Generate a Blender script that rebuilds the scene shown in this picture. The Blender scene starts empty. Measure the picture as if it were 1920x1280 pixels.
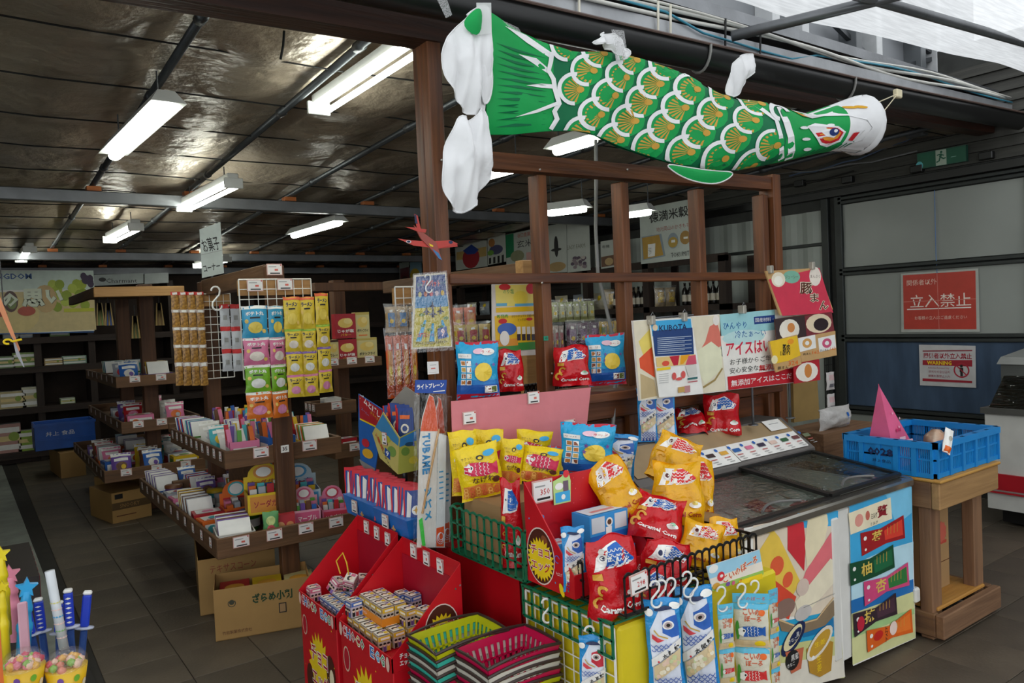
import bpy, bmesh, math, random
from mathutils import Vector, Matrix, noise
from mathutils.geometry import tessellate_polygon
PI = math.pi
SC = bpy.context.scene
COL = SC.collection
V = Vector

# ------------------------------------------------------------------ camera
EYE = V((0.0, 0.0, 1.6))
FPX = 1430.0
CM = ((0.81184932, -0.05622186, 0.58115384),
      (-0.58217272, -0.00217519, 0.81306223),
      (-0.04444775, -0.99841593, -0.03449676))
cam_d = bpy.data.cameras.new('camera')
cam_d.sensor_width = 36.0
cam_d.lens = FPX / 1920.0 * 36.0
cam_d.clip_end = 200
cam = bpy.data.objects.new('camera', cam_d)
COL.objects.link(cam)
cam.matrix_world = Matrix(((CM[0][0], -CM[0][1], -CM[0][2], EYE.x),
                           (CM[1][0], -CM[1][1], -CM[1][2], EYE.y),
                           (CM[2][0], -CM[2][1], -CM[2][2], EYE.z),
                           (0, 0, 0, 1)))
SC.camera = cam

# ------------------------------------------------------------------ light
SC.view_settings.view_transform = 'Standard'
SC.view_settings.look = 'None'
SC.view_settings.gamma = 1.0
SC.view_settings.use_curve_mapping = False
SC.view_settings.exposure = 0.0
SC.cycles.max_bounces = 8
SC.cycles.diffuse_bounces = 4
SC.cycles.transparent_max_bounces = 24
SC.cycles.caustics_reflective = False
SC.cycles.caustics_refractive = False
SC.cycles.sample_clamp_indirect = 4.0
world = bpy.data.worlds.new('overcast_sky')
SC.world = world
world.use_nodes = True
wn = world.node_tree.nodes
wl = world.node_tree.links
wn['Background'].inputs[0].default_value = (0.93, 0.97, 1.0, 1)
SKY = 1.65
wn['Background'].inputs[1].default_value = SKY
TUBE = 28.0      # emission strength of the fluorescent tubes


def at(px, py, X=None, Y=None, Z=None):
    """The point of the plane X=.., Y=.. or Z=.. on the line of sight through pixel (px, py) of the 1920x1280 photograph."""
    a, b = (px - 960.0) / FPX, (py - 640.0) / FPX
    r = V([m[0] * a + m[1] * b + m[2] for m in CM])
    if X is not None: t = X / r.x
    elif Y is not None: t = Y / r.y
    else: t = (Z - EYE.z) / r.z
    return EYE + r * t


# ------------------------------------------------------------------ materials
def lin(h):
    h = h.lstrip('#')
    o = []
    for i in (0, 2, 4):
        c = int(h[i:i + 2], 16) / 255.0
        o.append(c / 12.92 if c <= 0.04045 else ((c + 0.055) / 1.055) ** 2.4)
    return o


_mats = {}


def mat(hexcol, rough=0.5, metal=0.0, var=0.08, scale=9.0, bump=0.0, bscale=40.0, kind='plain', hex2=None, stretch=(1, 1, 1),
        emit=0.0, alpha=1.0, trans=0.0, spec=0.5, sheen=0.0, coat=0.0, bdet=3, bdist=.02):
    key = (bdet, bdist, hexcol, rough, metal, var, scale, bump, bscale, kind, hex2, stretch, emit, alpha, trans, spec, sheen, coat)
    if key in _mats: return _mats[key]
    m = bpy.data.materials.new('m_%s_%s' % (kind, hexcol.strip('#')))
    m.use_nodes = True
    nt = m.node_tree
    N, L = nt.nodes, nt.links
    b = N['Principled BSDF']
    c = lin(hexcol)
    b.inputs['Roughness'].default_value = rough
    b.inputs['Metallic'].default_value = metal
    b.inputs['Specular IOR Level'].default_value = spec
    if coat: b.inputs['Coat Weight'].default_value = coat
    b.inputs['Alpha'].default_value = alpha
    b.inputs['Transmission Weight'].default_value = trans
    tc = N.new('ShaderNodeTexCoord')
    mp = N.new('ShaderNodeMapping')
    mp.inputs['Scale'].default_value = stretch
    L.new(tc.outputs['Object'], mp.inputs[0])
    if kind == 'wood':
        nz = N.new('ShaderNodeTexNoise')
        nz.inputs['Scale'].default_value = scale
        nz.inputs['Detail'].default_value = 6
        nz.inputs['Distortion'].default_value = 0.6
        L.new(mp.outputs[0], nz.inputs['Vector'])
        cr = N.new('ShaderNodeValToRGB')
        d = lin(hex2 or hexcol)
        cr.color_ramp.elements[0].position = 0.3
        cr.color_ramp.elements[1].position = 0.7
        cr.color_ramp.elements[0].color = (*c, 1)
        cr.color_ramp.elements[1].color = (*d, 1)
        L.new(nz.outputs['Fac'], cr.inputs[0])
        L.new(cr.outputs[0], b.inputs['Base Color'])
    else:
        nz = N.new('ShaderNodeTexNoise')
        nz.inputs['Scale'].default_value = scale
        nz.inputs['Detail'].default_value = 4
        L.new(mp.outputs[0], nz.inputs['Vector'])
        cr = N.new('ShaderNodeValToRGB')
        d = lin(hex2) if hex2 else [min(1, x * (1 + var)) for x in c]
        e = c if hex2 else [x * (1 - var) for x in c]
        cr.color_ramp.elements[0].position = 0.35
        cr.color_ramp.elements[1].position = 0.65
        cr.color_ramp.elements[0].color = (*e, 1)
        cr.color_ramp.elements[1].color = (*d, 1)
        L.new(nz.outputs['Fac'], cr.inputs[0])
        L.new(cr.outputs[0], b.inputs['Base Color'])
    if bump:
        n2 = N.new('ShaderNodeTexNoise')
        n2.inputs['Scale'].default_value = bscale
        n2.inputs['Detail'].default_value = bdet
        L.new(mp.outputs[0], n2.inputs['Vector'])
        bp = N.new('ShaderNodeBump')
        bp.inputs['Strength'].default_value = bump
        bp.inputs['Distance'].default_value = bdist
        L.new(n2.outputs['Fac'], bp.inputs['Height'])
        L.new(bp.outputs[0], b.inputs['Normal'])
    if emit:
        b.inputs['Emission Color'].default_value = (*c, 1)
        b.inputs['Emission Strength'].default_value = emit
    _mats[key] = m
    return m


def ink(h, rough=0.45): return mat(h, rough, var=0.05, scale=14)
def foil(h): return mat(h, 0.26, var=0.07, scale=20, bump=0.55, bscale=16, bdet=4, bdist=.03)
def wood(h, h2, axis='z', rough=0.6, scale=3.0):
    st = {'x': (0.6, 9, 9), 'y': (9, 0.6, 9), 'z': (9, 9, 0.6)}[axis]
    return mat(h, rough, kind='wood', hex2=h2, stretch=st, scale=scale, bump=0.12, bscale=9)


def film(alpha=0.16, tint='#ffffff', rough=0.12):
    key = ('film', alpha, tint, rough)
    if key in _mats: return _mats[key]
    m = bpy.data.materials.new('m_clear_film')
    m.use_nodes = True
    N, L = m.node_tree.nodes, m.node_tree.links
    N.remove(N['Principled BSDF'])
    t = N.new('ShaderNodeBsdfTransparent')
    t.inputs[0].default_value = (*lin(tint), 1)
    g = N.new('ShaderNodeBsdfGlossy')
    g.inputs['Roughness'].default_value = rough
    g.inputs['Color'].default_value = (.9, .9, .9, 1)
    nz = N.new('ShaderNodeTexNoise')
    nz.inputs['Scale'].default_value = 14
    bp = N.new('ShaderNodeBump')
    bp.inputs['Strength'].default_value = 0.6
    bp.inputs['Distance'].default_value = 0.02
    L.new(nz.outputs['Fac'], bp.inputs['Height'])
    L.new(bp.outputs[0], g.inputs['Normal'])
    mx = N.new('ShaderNodeMixShader')
    mx.inputs[0].default_value = alpha
    L.new(t.outputs[0], mx.inputs[1])
    L.new(g.outputs[0], mx.inputs[2])
    L.new(mx.outputs[0], N['Material Output'].inputs[0])
    _mats[key] = m
    return m


def glow(h, strength):
    key = ('glow', h, strength)
    if key in _mats: return _mats[key]
    m = bpy.data.materials.new('m_lit_tube')
    m.use_nodes = True
    b = m.node_tree.nodes['Principled BSDF']
    b.inputs['Base Color'].default_value = (*lin(h), 1)
    b.inputs['Emission Color'].default_value = (*lin(h), 1)
    b.inputs['Emission Strength'].default_value = strength
    _mats[key] = m
    return m


# ------------------------------------------------------------------ 2-D shapes for print (lists of points and faces)
def rect(u0, v0, u1, v1, nu=1, nv=1):
    p = [(u0 + (u1 - u0) * i / nu, v0 + (v1 - v0) * j / nv) for j in range(nv + 1) for i in range(nu + 1)]
    f = [(j * (nu + 1) + i, j * (nu + 1) + i + 1, (j + 1) * (nu + 1) + i + 1, (j + 1) * (nu + 1) + i) for j in range(nv) for i in range(nu)]
    return p, f


def ell(cu, cv, ru, rv=None, n=16, rot=0.0, rings=2):
    rv = ru if rv is None else rv
    p = [(cu, cv)]
    c, s = math.cos(rot), math.sin(rot)
    for k in range(1, rings + 1):
        for i in range(n):
            a = 2 * PI * i / n
            x, y = ru * k / rings * math.cos(a), rv * k / rings * math.sin(a)
            p.append((cu + x * c - y * s, cv + x * s + y * c))
    f = [(0, 1 + i, 1 + (i + 1) % n) for i in range(n)]
    for k in range(rings - 1):
        for i in range(n):
            a, b2 = 1 + k * n + i, 1 + k * n + (i + 1) % n
            f.append((a, a + n, b2 + n, b2))
    return p, f


def poly(pts):
    t = tessellate_polygon([[V((x, y, 0)) for x, y in pts]])
    out = []
    for a, b, c in t:
        ax, ay = pts[a]; bx, by = pts[b]; cx, cy = pts[c]
        out.append((a, b, c) if (bx - ax) * (cy - ay) - (by - ay) * (cx - ax) > 0 else (a, c, b))
    return list(pts), out


def star(cu, cv, r0, r1, n=5, ph=PI / 2, sx=1.0):
    pts = []
    for i in range(2 * n):
        r = r0 if i % 2 == 0 else r1
        a = ph + PI * i / n
        pts.append((cu + r * math.cos(a) * sx, cv + r * math.sin(a)))
    p = [(cu, cv)] + pts
    f = [(0, 1 + i, 1 + (i + 1) % (2 * n)) for i in range(2 * n)]
    return p, f


def arc(cu, cv, r0, r1, a0, a1, n=10, sx=1.0):
    p = []
    for i in range(n + 1):
        a = a0 + (a1 - a0) * i / n
        p += [(cu + r0 * math.cos(a) * sx, cv + r0 * math.sin(a)), (cu + r1 * math.cos(a) * sx, cv + r1 * math.sin(a))]
    f = [(2 * i, 2 * i + 1, 2 * i + 3, 2 * i + 2) for i in range(n)]
    return p, f


def stroke(pts, w):
    """A line of width w through 2-D points."""
    p, f = [], []
    n = len(pts)
    for i, (x, y) in enumerate(pts):
        ax, ay = pts[max(0, i - 1)]; bx, by = pts[min(n - 1, i + 1)]
        dx, dy = bx - ax, by - ay
        l = math.hypot(dx, dy) or 1
        nx, ny = -dy / l * w / 2, dx / l * w / 2
        p += [(x - nx, y - ny), (x + nx, y + ny)]
    f = [(2 * i, 2 * i + 2, 2 * i + 3, 2 * i + 1) for i in range(n - 1)]
    return p, f


_txt = {}


def txt(s, cu, cv, h, w=None, rot=0.0, bold=0.0, align='C', slant=0.0):
    """Lettering: string s centred on (cu, cv), h high, w wide (or natural)."""
    key = (s, bold)
    if key not in _txt:
        cu_ = bpy.data.curves.new('lettering', 'FONT')
        cu_.body = s
        cu_.resolution_u = 1
        cu_.offset = bold
        cu_.align_x = 'CENTER'
        o = bpy.data.objects.new('lettering', cu_)
        COL.objects.link(o)
        dg = bpy.context.evaluated_depsgraph_get()
        ev = o.evaluated_get(dg)
        me = ev.to_mesh()
        vs = [(v.co.x, v.co.y) for v in me.vertices]
        fs = [tuple(p.vertices) for p in me.polygons]
        ev.to_mesh_clear()
        bpy.data.objects.remove(o)
        bpy.data.curves.remove(cu_)
        if not vs: vs, fs = [(0, 0), (1, 0), (1, 1)], [(0, 1, 2)]
        x0, x1 = min(v[0] for v in vs), max(v[0] for v in vs)
        y0, y1 = min(v[1] for v in vs), max(v[1] for v in vs)
        hh = max(1e-6, y1 - y0)
        vs = [((x - (x0 + x1) / 2) / hh, (y - (y0 + y1) / 2) / hh) for x, y in vs]
        _txt[key] = (vs, fs, (x1 - x0) / hh)
    vs, fs, asp = _txt[key]
    k = (w / (asp * h)) if w else 1.0
    c, sn = math.cos(rot), math.sin(rot)
    dx = 0 if align == 'C' else asp * h * k / 2
    out = []
    for x, y in vs:
        x, y = x * h * k + dx + y * h * slant, y * h
        out.append((cu + x * c - y * sn, cv + x * sn + y * c))
    return out, fs


def vtxt(s, cu, top, h, step=None, bold=0.0, w=None):
    """Vertical lettering, one character under the other; returns a list of shapes."""
    step = step or h * 1.15
    return [txt(ch, cu, top - h / 2 - i * step, h, w, bold=bold) for i, ch in enumerate(s)]


# ------------------------------------------------------------------ mesh builder
def cyl_frame(d):
    d = d.normalized()
    a = V((0, 0, 1)) if abs(d.z) < 0.9 else V((1, 0, 0))
    x = d.cross(a).normalized()
    return x, d.cross(x).normalized()


class MB:
    def __init__(s):
        s.v, s.f, s.m, s.sm, s.mats = [], [], [], [], []
        s.lay = 0

    def mi(s, m):
        if m not in s.mats: s.mats.append(m)
        return s.mats.index(m)

    def add(s, vs, fs, m, smooth=False):
        b = len(s.v)
        s.v += [tuple(p) for p in vs]
        k = s.mi(m)
        for f in fs:
            s.f.append(tuple(b + i for i in f)); s.m.append(k); s.sm.append(smooth)
        return s

    def quad(s, a, b, c, d, m): return s.add([a, b, c, d], [(0, 1, 2, 3)], m)

    def hexa(s, p, m):
        """p: four points below (counter-clockwise from above), four above."""
        return s.add(p, [(3, 2, 1, 0), (4, 5, 6, 7), (0, 1, 5, 4), (1, 2, 6, 5), (2, 3, 7, 6), (3, 0, 4, 7)], m)

    def box(s, x0, y0, z0, x1, y1, z1, m, M=None, bev=0.0):
        if bev:
            bm = bmesh.new()
            bmesh.ops.create_cube(bm, size=1)
            for v in bm.verts:
                v.co = V(((x0 + x1) / 2 + v.co.x * (x1 - x0), (y0 + y1) / 2 + v.co.y * (y1 - y0), (z0 + z1) / 2 + v.co.z * (z1 - z0)))
            bmesh.ops.bevel(bm, geom=list(bm.edges), offset=bev, segments=1, affect='EDGES')
            bm.verts.ensure_lookup_table()
            vs = [v.co.copy() for v in bm.verts]
            fs = [tuple(v.index for v in f.verts) for f in bm.faces]
            bm.free()
        else:
            vs = [V(q) for q in ((x0, y0, z0), (x1, y0, z0), (x1, y1, z0), (x0, y1, z0), (x0, y0, z1), (x1, y0, z1), (x1, y1, z1), (x0, y1, z1))]
            fs = [(3, 2, 1, 0), (4, 5, 6, 7), (0, 1, 5, 4), (1, 2, 6, 5), (2, 3, 7, 6), (3, 0, 4, 7)]
        if M is not None: vs = [M @ v for v in vs]
        return s.add(vs, fs, m)

    def bar(s, a, b, w, h, m, up=None):
        """A square bar from a to b, w wide and h high."""
        a, b = V(a), V(b)
        d = (b - a).normalized()
        up = V(up) if up else (V((0, 0, 1)) if abs(d.z) < 0.9 else V((0, 1, 0)))
        x = d.cross(up).normalized(); y = x.cross(d)
        o = [x * (-w / 2) - y * (h / 2), x * (w / 2) - y * (h / 2), x * (w / 2) + y * (h / 2), x * (-w / 2) + y * (h / 2)]
        vs = [a + q for q in o] + [b + q for q in o]
        return s.add(vs, [(3, 2, 1, 0), (4, 5, 6, 7), (0, 1, 5, 4), (1, 2, 6, 5), (2, 3, 7, 6), (3, 0, 4, 7)][0:6], m)

    def tube(s, pts, r, m, n=8, caps=True, closed=False):
        pts = [V(p) for p in pts]
        k = len(pts)
        vs, fs = [], []
        px = None
        for i, p in enumerate(pts):
            if closed: d = pts[(i + 1) % k] - pts[i - 1]
            else: d = pts[min(k - 1, i + 1)] - pts[max(0, i - 1)]
            if px is None: x, y = cyl_frame(d)
            else:
                d = d.normalized()
                x = (px - d * px.dot(d))
                x = x.normalized() if x.length > 1e-6 else cyl_frame(d)[0]
                y = d.cross(x)
            px = x
            rr = r[i] if isinstance(r, (list, tuple)) else r
            for j in range(n):
                a = 2 * PI * j / n
                vs.append(p + x * (rr * math.cos(a)) + y * (rr * math.sin(a)))
        for i in range(k if closed else k - 1):
            for j in range(n):
                a, b = i * n + j, i * n + (j + 1) % n
                c, d2 = ((i + 1) % k) * n + (j + 1) % n, ((i + 1) % k) * n + j
                fs.append((a, b, c, d2))
        if caps and not closed:
            fs.append(tuple(range(n - 1, -1, -1)))
            fs.append(tuple((k - 1) * n + j for j in range(n)))
        return s.add(vs, fs, m, n > 6)

    def lathe(s, prof, m, n=16, c=(0, 0, 0), caps=True, sx=1.0, sy=1.0):
        c = V(c)
        vs = [c + V((r * sx * math.cos(2 * PI * j / n), r * sy * math.sin(2 * PI * j / n), z)) for r, z in prof for j in range(n)]
        fs = [(i * n + j, i * n + (j + 1) % n, (i + 1) * n + (j + 1) % n, (i + 1) * n + j) for i in range(len(prof) - 1) for j in range(n)]
        if caps:
            fs.append(tuple(range(n - 1, -1, -1)))
            fs.append(tuple((len(prof) - 1) * n + j for j in range(n)))
        return s.add(vs, fs, m, True)

    def prism(s, pts, org, ex, ey, ez, depth, m):
        """The polygon pts (u, v) in the frame org, ex, ey, pushed depth along ez."""
        org, ex, ey, ez = V(org), V(ex), V(ey), V(ez)
        p2, tri = poly(pts)
        n = len(p2)
        vs = [org + ex * u + ey * v for u, v in p2] + [org + ex * u + ey * v + ez * depth for u, v in p2]
        fs = [t for t in tri] + [tuple(n + i for i in reversed(t)) for t in tri]
        fs += [(i, n + i, n + (i + 1) % n, (i + 1) % n) for i in range(n)]
        return s.add(vs, fs, m)

    def decal(s, S, shape, m, off=None):
        """Print: a 2-D shape laid on the surface S(u, v, offset)."""
        if isinstance(shape, list):
            for q in shape: s.decal(S, q, m, off)
            return s
        s.lay += 1
        o = 0.0007 + 0.00018 * min(s.lay, 30) + 0.00007 * max(0, s.lay - 30) if off is None else off
        p, f = shape
        return s.add([S(u, v, o) for u, v in p], f, m)

    def build(s, name, parent=None, label=None, cat=None, group=None, kind=None, loc=None, rz=None):
        me = bpy.data.meshes.new(name)
        me.from_pydata(s.v, [], s.f)
        for m in s.mats: me.materials.append(m)
        me.polygons.foreach_set('material_index', s.m)
        me.polygons.foreach_set('use_smooth', s.sm)
        me.update()
        o = bpy.data.objects.new(name, me)
        COL.objects.link(o)
        if parent is not None: o.parent = parent
        if loc is not None: o.location = loc
        if rz is not None: o.rotation_euler = (0, 0, rz)
        return tag(o, label, cat, group, kind)


def tag(o, label=None, cat=None, group=None, kind=None):
    if label: o['label'] = label
    if cat: o['category'] = cat
    if group: o['group'] = group
    if kind: o['kind'] = kind
    return o


def thing(name, label, cat, loc=(0, 0, 0), rz=0.0, group=None, rx=0.0, ry=0.0):
    o = bpy.data.objects.new(name, None)
    COL.objects.link(o)
    o.location = loc
    o.rotation_euler = (rx, ry, rz)
    return tag(o, label, cat, group)


def struct(name, mb, parent=None, loc=None, label=None):
    return mb.build(name, parent, label=label, kind='structure' if parent is None else None, loc=loc)


def dup(o, loc=None, rot=None, label=None, group=None, parent=None, scale=None):
    """A copy of a thing with copies of its parts and sub-parts (sharing their meshes)."""
    c = o.copy()
    COL.objects.link(c)
    if parent is not None: c.parent = parent
    if loc is not None: c.location = loc
    if rot is not None: c.rotation_euler = rot
    if scale is not None: c.scale = scale
    if label: c['label'] = label
    if group: c['group'] = group
    for ch in list(o.children):
        k = dup(ch)
        k.parent = c
    return c


def plane(org, ex, ey):
    org, ex, ey = V(org), V(ex), V(ey)
    n = ex.cross(ey).normalized()
    return lambda u, v, o=0.0: org + ex * u + ey * v + n * o
def front(x=0.0, y=0.0, z=0.0): return plane((x, y, z), (1, 0, 0), (0, 0, 1))       # a face looking to -Y
def side(x=0.0, y=0.0, z=0.0): return plane((x, y, z), (0, -1, 0), (0, 0, 1))       # a face looking to -X
R = random.Random(11)
# ================================================================== THE SHELL OF THE SHOP
XW, YB, YL = 6.6, 12.0, 2.7          # side wall, back wall, plane of the timber lattice
def zc(y): return 2.93 - 0.040 * (y - 2.7)     # the ceiling falls towards the back

M_DARK = wood('#1d120c', '#2e1d13', 'x', 0.55)
M_POST = wood('#4c2a15', '#824c27', 'z', 0.5)
M_RAIL = wood('#48240f', '#7a451f', 'x', 0.5)
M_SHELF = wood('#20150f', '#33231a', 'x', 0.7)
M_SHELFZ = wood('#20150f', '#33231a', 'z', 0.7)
M_STEEL = mat('#77797c', 0.4, 0.7, var=0.12, scale=6, bump=0.05)
M_PIPE = mat('#4a4d50', 0.4, 0.6, var=0.12, scale=8)
M_ALU = mat('#a9abae', 0.42, 0.55, var=0.15, scale=5, bump=0.08, bscale=30)
M_BLACK = mat('#131313', 0.35, var=0.1)
M_FRAME = mat('#2c302e', 0.5, 0.2, var=0.1)
M_WHITE = mat('#e9e8e4', 0.4, var=0.04)

# ---- floor: tiles 1/3 m wide on a bed of grout
b = MB()
b.box(-4.0, -6.0, -0.06, 8.0, 12.2, -0.006, mat('#2b2823', 0.9, var=0.15))
FLOOR = struct('floor', b)
TX0, TY0, TP = 0.43, 1.70, 1 / 3
M_TILE = mat('#544a3d', 0.55, var=0.22, scale=3.2, bump=0.10, bscale=60)
M_TILE2 = mat('#4e4539', 0.55, var=0.22, scale=2.4, bump=0.10, bscale=60)
tb = MB(); tb.box(-.1652, -.1652, -.03, .1652, .1652, 0, M_TILE, bev=.002)
tb2 = MB(); tb2.box(-.1652, -.1652, -.03, .1652, .1652, 0, M_TILE2, bev=.002)
T0 = [tb.build('tile', FLOOR), tb2.build('tile', FLOOR)]
used = [False, False]
rest = MB()
for i in range(0, 21):
    for j in range(-8, 31):
        x, y = TX0 + (i + .5) * TP, TY0 + (j + .5) * TP
        if x > XW - .1: continue
        z = R.uniform(-.0022, .0)
        shown = (x < 1.5 and 2.6 < y < 12) or (x > 2.7 and 0.9 < y < 2.9)
        if shown:
            k = R.randrange(2)
            if used[k]: o = dup(T0[k])
            else: o = T0[k]; used[k] = True
            o.parent = FLOOR; o.location = (x, y, z)
        else:
            rest.box(x - .1652, y - .1652, -.006, x + .1652, y + .1652, z - .001, M_TILE)
rest.build('tile_field', FLOOR, kind='stuff')
b = MB()
b.hexa([(-4, -6, -.006), (.47, -6, -.006), (.28, 12, -.006), (-4, 12, -.006), (-4, -6, .004), (.45, -6, .004), (.27, 12, .004), (-4, 12, .004)],
       mat('#8d938b', 0.6, var=0.15, scale=5, bump=.1, bscale=50))
b.hexa([(.452, -6, -.006), (.50, -6, -.006), (.31, 12, -.006), (.272, 12, -.006), (.452, -6, .001), (.50, -6, .001), (.31, 12, .001), (.272, 12, .001)], mat('#2a2824', .9))
struct('floor_walkway', b)

# ---- walls
b = MB()
b.box(-2.7, YB, 0, XW + .1, YB + .1, 3.2, mat('#241913', 0.8, var=0.2))
struct('wall_back', b)
b = MB()
b.box(-2.8, 2.7, 0, -2.7, YB + .1, 3.4, mat('#3b352e', 0.8, var=.2))
struct('wall_left', b)  # out of view; added to enclose the room for the lighting

# side wall: framed panels towards the front, boards further back
M_PANEL = mat('#8e928c', 0.35, var=0.07, scale=1.3, bump=0.1, bscale=4)
M_PANELB = mat('#4d6079', 0.28, 0.25, var=0.2, scale=2.5, bump=0.2, bscale=3.5, stretch=(1, 3, .7))
M_CORR = mat('#9aa099', 0.45, var=0.08, scale=2)
b = MB()
b.box(XW, -3, 0, XW + .1, YB + .1, 3.6, mat('#3a3b38', 0.8, var=.15))
WR = struct('wall_right', b)
ZR = [2.51, 1.86, 1.255, 0.60]                 # rails of the panelled part
for n, (z1, z0, m) in enumerate(((2.47, 1.90, M_PANEL), (1.83, 1.285, M_PANEL), (1.225, .64, M_PANELB), (.56, .03, M_PANEL))):
    for (y0, y1) in ((1.2, 2.36), (2.44, 3.92)):
        b = MB()
        nu = 14
        pts, fc = rect(y0, z0, y1, z1, nu, 6)
        b.add([(XW - .018 - .006 * noise.noise(V((u * 3, v * 4, n))), u, v) for u, v in pts], fc, m, True)
        b.build('panel', WR)
def wbar(name, y0, z0, y1, z1, m=M_FRAME, t=.05):
    b = MB(); b.box(XW - t, y0, z0, XW, y1, z1, m, bev=.004); return b.build(name, WR)
for z in ZR:
    wbar('frame_rail', 1.2, z - .035, 3.95, z - .006)
    wbar('frame_rail', 1.2, z + .003, 3.95, z + .032)
for y in (1.2, 2.40, 3.95): wbar('frame_stile', y - .035, 0, y + .035, 2.55)
wbar('frame_stile', 4.05, 0, 4.12, 2.55)
wbar('head_beam', 1.0, 2.55, 7.5, 2.62, M_BLACK, .07)
# corrugated sheet beside the panelled doors
b = MB()
pts = []
n = 60
for i in range(n + 1):
    y = 4.1 + (7.6 - 4.1) * i / n
    pts.append((XW - .02 - (.012 if (i // 2) % 2 else 0), y))
vs, fs = [], []
for x, y in pts: vs += [(x, y, .0), (x, y, 2.45)]
fs = [(2 * i, 2 * i + 1, 2 * i + 3, 2 * i + 2) for i in range(n)]
b.add(vs, fs, M_CORR)
b.build('corrugated_sheet', WR)
wbar('frame_rail', 4.12, 2.12, 7.6, 2.15)
wbar('frame_stile', 5.6, 0, 5.65, 2.5)
# lap boards under the eaves and along the rear half of the wall
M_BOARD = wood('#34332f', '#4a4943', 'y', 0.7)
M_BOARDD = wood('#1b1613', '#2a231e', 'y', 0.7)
for i in range(9):
    z = 2.64 + i * .085
    b = MB(); b.hexa([(XW - .03, .8, z), (XW, .8, z), (XW, 7.6, z), (XW - .03, 7.6, z), (XW - .012, .8, z + .082), (XW, .8, z + .082), (XW, 7.6, z + .082), (XW - .012, 7.6, z + .082)], M_BOARD)
    b.build('board', WR)
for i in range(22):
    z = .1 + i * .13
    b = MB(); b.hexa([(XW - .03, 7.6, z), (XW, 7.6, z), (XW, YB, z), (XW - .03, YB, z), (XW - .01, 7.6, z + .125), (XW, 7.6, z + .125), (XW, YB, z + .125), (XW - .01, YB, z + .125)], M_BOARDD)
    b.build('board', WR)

# ---- ceiling: crumpled foil sheeting over pipes
M_FOIL = mat('#a89a88', 0.33, 0.35, var=0.14, scale=1.6, bump=1.0, bscale=5.0, bdet=9, bdist=.045)
b = MB()
PX = [-1.35, -.62, .12, .87, 1.58, 2.42, 3.18, 3.95, 4.7, 5.45, 6.15]
nx, ny = 95, 100
vs, fs = [], []
for j in range(ny + 1):
    y = 2.6 + (YB - 2.6) * j / ny
    for i in range(nx + 1):
        x = -2.7 + (XW + 2.7) * i / nx
        d = min(abs(x - p) for p in PX)
        sy = ((y - 2.6) / .66) % 1.0
        sag = .030 * min(1, d / .3) * (.35 + math.sin(PI * sy) ** .7)
        cr = noise.noise(V((x * 2.2, y * 1.6, 0))) * .022 + noise.noise(V((x * 6 + y * 2, y * 5, 3))) * .010 + abs(noise.noise(V((x * 3 - y * 2.5, y * 2 + x, 9)))) * .02
        vs.append((x, y, zc(y) + .035 - sag - cr * min(1, .25 + d / .25)))
for j in range(ny):
    for i in range(nx):
        a = j * (nx + 1) + i
        fs.append((a, a + 1, a + nx + 2, a + nx + 1))
b.add(vs, fs, M_FOIL, True)
b.box(-2.8, 2.6, 3.1, XW + .1, YB + .1, 3.16, M_STEEL)
CEIL = struct('ceiling', b)
for x in PX:
    b = MB()
    b.tube([(x, 2.66, zc(2.66) - .012), (x, YB, zc(YB) - .012)], .021, M_PIPE, 8)
    for y in (3.3, 4.4, 6.1, 8.2, 9.9): b.tube([(x, y, zc(y) - .012), (x, y + .07, zc(y) - .012)], .027, M_PIPE, 8)
    b.build('roof_pipe', CEIL)
M_CORD = mat('#0d0d0d', .8)
y = 3.0
while y < 11.9:
    b = MB()
    b.tube([(-2.7 + k * .62, y + .02 * math.sin(k * 1.7 + y), zc(y) - .004 - .012 * (k % 2)) for k in range(16)], .0045, M_CORD, 4)
    b.build('tie_cord', CEIL)
    y += .66
M_BLOCK = wood('#8c4a20', '#b5682f', 'x', .6)
for y, w in ((6.72, .075), (10.25, .075), (11.8, .07)):
    z = zc(y) - .06
    b = MB()
    b.box(-2.7, y - w / 2, z - .10, XW, y + w / 2, z - .005, M_STEEL, bev=.006)
    B_ = struct('beam', b)
    for x in PX:
        b = MB(); b.box(x - .05, y - .045, z - .004, x + .05, y + .045, z + .03, M_BLOCK); b.build('wood_block', B_)
# a stray cord hanging at the front
b = MB(); b.tube([at(533, 58, Y=3.0), at(531, 85, Y=3.0), at(526, 111, Y=3.0)], .005, M_CORD, 6)
struct('trim_hanging_cord', b)

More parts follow.
